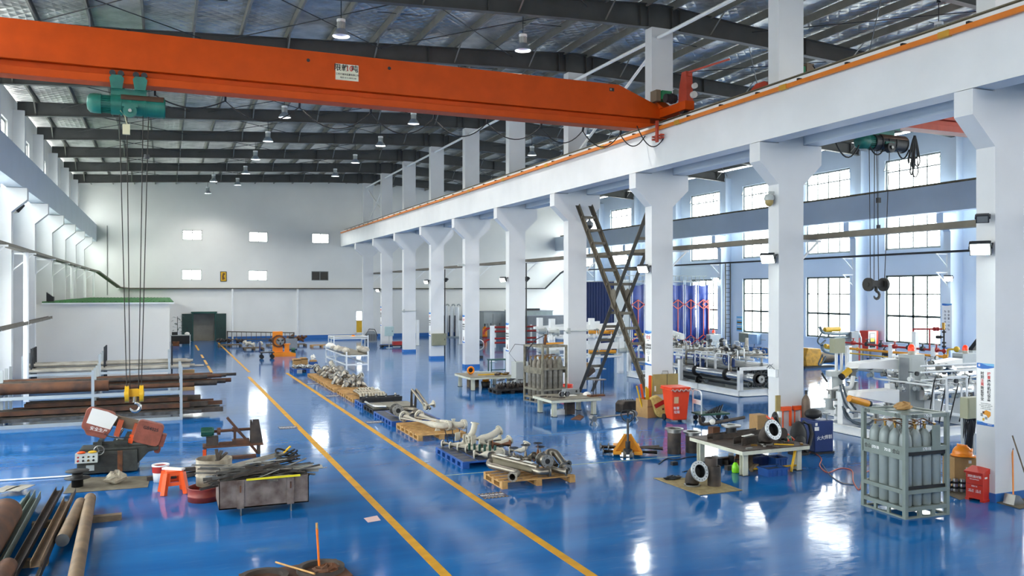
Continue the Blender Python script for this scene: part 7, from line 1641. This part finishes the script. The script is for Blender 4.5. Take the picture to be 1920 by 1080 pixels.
# white loading arms left of the beacon cabinet
t = T('loading_arm_rack', 'white loading arms with yellow cylinders and grey hoses left of the beacon cabinet', 'loading arm rack', (16.2, 18.9, 0))
def W2(u, v, Y): return PY(u, v, Y)-V((16.2, 18.9, 0))
for (ua, va, ub, vb, hb, Y) in ((1608, 681, 1681, 672, 20, 18.7), (1611, 735, 1681, 730, 28, 17.9), (1738, 684, 1800, 672, 16, 19.8)):
    a, b_, c = W2(ua, va, Y), W2(ub, vb, Y), W2(ub, vb+hb, Y); a2 = W2(ua-4, va+9, Y)
    B().prism([(a2.x, a2.z), (a.x, a.z), (b_.x, b_.z), (c.x, c.z)], 'y', a.y-.1, a.y+.4).go('tapered_arm', mat('bright white paint', 'f6f6f4', .4, var=.03), t)
for pts, Y, r in (([(1598, 720), (1598, 700), (1606, 691), (1660, 696), (1676, 700), (1676, 745)], 19.2, .07), ([(1594, 735), (1596, 750), (1612, 748), (1600, 742)], 18.4, .06), ([(1560, 765), (1555, 735), (1575, 725), (1596, 730), (1600, 705)], 18.8, .06), ([(1602, 762), (1605, 735), (1620, 738)], 18.0, .06), ([(1590, 770), (1640, 778), (1680, 772)], 17.8, .06)):
    B().tube(fil([W2(u, v, Y) for u, v in pts], .2), r, n=10).go('arm_pipe', WSTEEL, t)
for (u, v, Y) in ((1598, 700, 19.2), (1598, 725, 19.2), (1676, 715, 19.2), (1560, 740, 18.8), (1575, 770, 18.8), (1555, 757, 18.8), (1594, 742, 18.4), (1640, 775, 17.8), (1668, 752, 18.0)):
    q = W2(u, v, Y); B().cyl(q-V((0, 0, .14)), q+V((0, 0, .14)), .11, n=14).cyl(q-V((0, 0, .16)), q-V((0, 0, .12)), .16, n=16).cyl(q+V((0, 0, .12)), q+V((0, 0, .16)), .16, n=16).go('swivel_joint', (STEEL, GREYL)[u % 2], t)
for (ua, va, ub, vb, Y, m) in ((1580, 705, 1593, 694, 18.6, YELLOW), (1592, 747, 1627, 757, 17.7, YELP)):
    a, b_ = W2(ua, va, Y), W2(ub, vb, Y); o = B().cyl(a, b_, .095, n=16).go('spring_cylinder', m, t); e = a if ua == 1580 else b_; d = (a-b_).normalized()*(1 if ua == 1580 else -1); B().cyl(e, e+d*.08, .097, n=16).go('end_cap', BLACK, o)
for pts in ([(1580, 720), (1588, 745), (1605, 768)], [(1575, 722), (1584, 755), (1600, 775)], [(1580, 762), (1590, 785), (1625, 795), (1640, 785)], [(1582, 765), (1600, 792), (1630, 798)]):
    q = [W2(u, v, 18.0) for u, v in pts]; o = []
    for i in range(len(q)-1):
        a, b1, c, d = q[max(0, i-1)], q[i], q[i+1], q[min(len(q)-1, i+2)]
        for k in range(6): s = k/6; o.append(.5*((2*b1)+(c-a)*s+(2*a-5*b1+4*c-d)*s*s+(3*b1-a-3*c+d)*s**3))
    B().tube(o+[q[-1]], .03, n=6).go('grey_hose', mat('grey blue hose', '5f6b72', .5), t)
for u, Y in ((1685, 19.2), (1668, 18.2), (1600, 19.4), (1580, 18.4)):
    q = W2(u, 700, Y); zt = {1685: 2.0, 1668: 1.3, 1600: 1.2, 1580: 1.1}[u]; B().box(q.x-.1, q.x+.1, q.y-.1, q.y+.1, 0, zt).go('post', WSTEEL, t)
q = W2(1570, 699, 19.4); B().cyl(q-V((0, 0, .1)), q+V((0, 0, .06)), .33, n=24).cyl(q-V((0, 0, .5)), q-V((0, 0, .1)), .16).go('round_platform', GREYL, t); B().cyl((q.x, q.y, 0), q-V((0, 0, .4)), .1).go('post', WSTEEL, t)
for u in (1568, 1578, 1587): a = W2(u, 698, 19.4); b_ = W2(u, 650, 19.4); B().cyl(a, b_, .045, n=8).go('upright_tube', WSTEEL, t)
a = W2(1560, 662, 19.3); b_ = W2(1580, 634, 19.3); B().box(a.x, b_.x, a.y-.1, a.y+.1, a.z, b_.z).go('junction_box', BEIGE, t); B().bar(W2(1541, 700, 18.6), W2(1551, 716, 18.6), .04).go('lever', DARK, t)
# red and yellow pipe bridge by the windows
t = T('pipe_bridge', 'red and yellow pipe run on white posts below the windows', 'pipe run', (29, 24, 0))
def W3(u, v): return PX(u, v, 29)-V((29, 24, 0))
for (ua, va, ub, vb, r, m) in ((1560, 640, 1770, 658, .045, REDP), (1553, 650, 1772, 669, .055, YELP), (1592, 662, 1690, 672, .03, YELLOW)): B().cyl(W3(ua, va), W3(ub, vb), r, n=10).sph(W3(ub, vb), r*2).sph(W3((ua*3+ub)/4, (va*3+vb)/4), r*1.6).go('long_pipe', m, t)
B().tube(fil([W3(1712, 650), W3(1712, 617), W3(1768, 617)], .05), .04, n=8).cyl(W3(1743, 617), W3(1743, 655), .035).sph(W3(1752, 617), .09).sph(W3(1758, 617), .09).go('red_frame_pipe', REDP, t); B().cyl(W3(1769, 605), W3(1769, 618), .06).go('brass_valve', BRS, t); B().cyl(W3(1770, 618), W3(1770, 664), .03).cyl(W3(1770, 621), W3(1770, 624), .08).cyl(W3(1770, 641), W3(1770, 644), .08).cyl(W3(1770, 648), W3(1770, 651), .08).cyl(W3(1756, 632), W3(1764, 632), .07).cyl(W3(1764, 632), W3(1769, 632), .03).go('black_pipe', BLACK, t)
B().tube(fil([W3(1777, 668), W3(1777, 655), W3(1794, 655)], .05), .04).sph(W3(1794, 655), .12).go('yellow_branch', YELLOW, t)
for u, vt in ((1591, 648), (1672, 645), (1716, 622), (1752, 652)): q = W3(u, vt); B().box(-.1, .1, q.y-.1, q.y+.1, 0, q.z).go('post', WSTEEL, t)
for i in range(7): q = W3(1600+26*i, 643+2.2*i); B().cyl(q-V((0, .07, 0)), q+V((0, .07, 0)), .1).cyl(q, q+V((0, 0, .2)), .03).cyl(q+V((0, 0, .2)), q+V((0, 0, .22)), .09).go('valve', REDP if i % 3 == 0 else DARK, t)
# grey loading arm with yellow cylinders at the pilaster
t = T('fuel_loader', 'grey loading arm with yellow cylinders left of the red fire cabinet', 'loading arm', (30.2, 31.5, 0))
def W4(u, v): return PY(u, v, 31.5)-V((30.2, 31.5, 0))
a, b_ = W4(1591, 690), W4(1604, 622); B().box(a.x, b_.x, -.2, .2, 0, b_.z).go('column', GREYB, t)
B().cyl(W4(1546, 618), W4(1574, 617), .12, n=12).go('spring_cylinder', YELLOW, t); B().cyl(W4(1547, 649), W4(1562, 652), .12, n=12).go('spring_cylinder', YELLOW, t)
for pts in ([(1537, 613), (1542, 624), (1570, 626), (1592, 625)], [(1545, 632), (1570, 633), (1592, 632)], [(1540, 645), (1544, 658), (1560, 662), (1590, 664)]): B().tube(fil([W4(u, v) for u, v in pts], .15), .08, n=8).go('arm_pipe', mat('grey arm paint', '7f8d8f', .45), t)
for pts in ([(1540, 625), (1532, 640), (1538, 647), (1548, 638)], [(1542, 665), (1534, 684), (1540, 684), (1548, 668)]): B().tube(fil([W4(u, v) for u, v in pts], .3), .045, n=6).go('hose_loop', mat('grey blue hose', '5f6b72', .5), t)
B().box(a.x+.3, b_.x+.2, -.1, .1, .2, 1.9).go('red_frame', REDP, t); B().tube(fil([W4(1604, 628), W4(1612, 630), W4(1613, 660), W4(1610, 685)], .2), .09).sph(W4(1606, 628), .2).go('elbow_pipe', GREYB, t)
# things along the window wall
p = PX(1637, 641, 35.75); t = T('fire_cabinet', 'red fire cabinet with a glass front on the window wall', 'fire cabinet', (35.45, p.y, .85)); B().box(-.35, .35, -.3, .3, 0, 1.0).go('case', REDBOX, t); B().box(-.36, .2, -.315, -.3, .03, .97).go('front_frame', GREYL, t); B().box(-.28, .12, -.325, -.315, .1, .9).go('glass', mat('dark glass', '2f3436', .15, var=0), t); B().box(-.22, .06, -.33, -.325, .65, .82).go('notice', PAPER, t); B().box(-.22, .06, -.33, -.325, .42, .6).go('notice', YELLOW, t); text('消火栓', .07, MT((-.08, -.332, .735), '-y'), REDT, t)
for x in (-.3, .25): B().box(x-.02, x+.02, .1, .2, -.85, 0).go('leg', GREYB, t)
p = P(1524, 690); t = T('yellow_engine', 'yellow engine unit on the floor by the window wall', 'engine', (p.x, p.y+.3, 0)); B().prism([(-.5, .1), (.5, .1), (.6, .5), (.45, 1.0), (-.4, 1.05), (-.6, .6)], 'y', -.4, .4).go('cowl', mat('dirty yellow cowl', 'c99320', .5, var=.4, scale=6), t, bevel=.05); B().box(-.6, 1.6, -.4, .4, 0, .1).go('skid', DARK, t); B().cyl((.7, 0, .5), (1.5, 0, .5), .3, n=16).go('motor', mat('dusty brown motor', '5f4f3a', .6), t)
p = P(1508, 688); t = T('red_pump', 'small red pump at the left of the yellow engine', 'pump', (p.x-.4, p.y+.6, 0)); B().cyl((0, 0, .1), (0, 0, .9), .25).go('body', REDP, t); B().box(-.3, .3, -.3, .3, 0, .1).go('base', DARK, t)
p = P(1600, 700); t = T('wheel_valve', 'black handwheel valve on a stand below the window', 'valve', (32.3, 30.0, 0)); b = B().tube([V((.45*math.cos(a), 0, .95+.45*math.sin(a))) for a in [2*PI*i/22 for i in range(22)]], .03, n=6, closed=True)
for i in range(3): a = 2*PI*i/3+.4; b.bar((0, 0, .95), (.45*math.cos(a), 0, .95+.45*math.sin(a)), .05)
b.go('handwheel', BLACK, t); B().cyl((0, 0, 0), (0, 0, .95), .06).cyl((0, -.1, .95), (0, .3, .95), .1).go('stand', DARK, t)
t = T('wall_ladder', 'dark steel ladder fixed to the pilaster right of the blue booth', 'ladder', (35.6, 46.8, 0))
for x in (-.2, .2): B().box(x-.03, x+.03, -.03, .03, 0, 5.9).go('rail', TRAYM, t)
for i in range(19): B().cyl((-.2, 0, .3+.3*i), (.2, 0, .3+.3*i), .018, n=6).go('rung', DARK, t)
for (u0, u1, v0, v1, m, lb) in ((1391, 1408, 625, 641, mat('olive box', '8b8d78', .5), 'olive electrical box under the window right of the ladder'), (1409, 1425, 627, 644, mat('pale blue box', 'a3bcd2', .45), 'pale blue electrical box under the window right of the ladder')):
    a, b_ = PX(u0, v1, 35.9), PX(u1, v0, 35.9); t = T('electrical_box', lb, 'electrical box', (35.9, (a.y+b_.y)/2, a.z)); w = abs(a.y-b_.y)/2; B().box(-.25, .08, -w, w, 0, b_.z-a.z).go('case', m, t); B().box(-.262, -.25, -w+.08, w-.08, .06, b_.z-a.z-.06).go('door', m, t); B().tube([V((-.1, 0, 0)), V((-.12, .1, -.5)), V((-.1, .4, -.9)), V((-.05, .8, -1.0))], .025).go('cable', CABLE, t)
p = PX(1385, 607, 35.9); t = T('wall_notice', 'small striped notice on the window wall beside the ladder', 'notice', (35.98, p.y, p.z)); B().box(-.02, .02, -.3, .3, -.5, .5).go('board', BLUC, t)
for i in range(4): B().box(-.024, -.02, -.25, .25, -.4+.22*i, -.3+.22*i).go('stripe', (BRS, PAPER)[i % 2], t)
p = P(1436, 660); t = T('floor_tank', 'low grey tank on the floor under the window', 'tank', (p.x, p.y-.4, 0)); B().cyl((0, 0, 0), (0, 0, .8), .45, n=20).cyl((0, 0, .8), (0, 0, .84), .6, n=20).go('drum', GREYL, t)
t = T('control_console', 'grey inclined console with a dark support beam beside the nearest column', 'console', (28.4, 22.5, 0)); B().bar((0, 0, 1.7), (.9, 0, 2.5), .2).go('support_beam', DARK, t); B().box(-.3, .5, -.3, .3, 0, 1.75).go('case', GREYL, t)
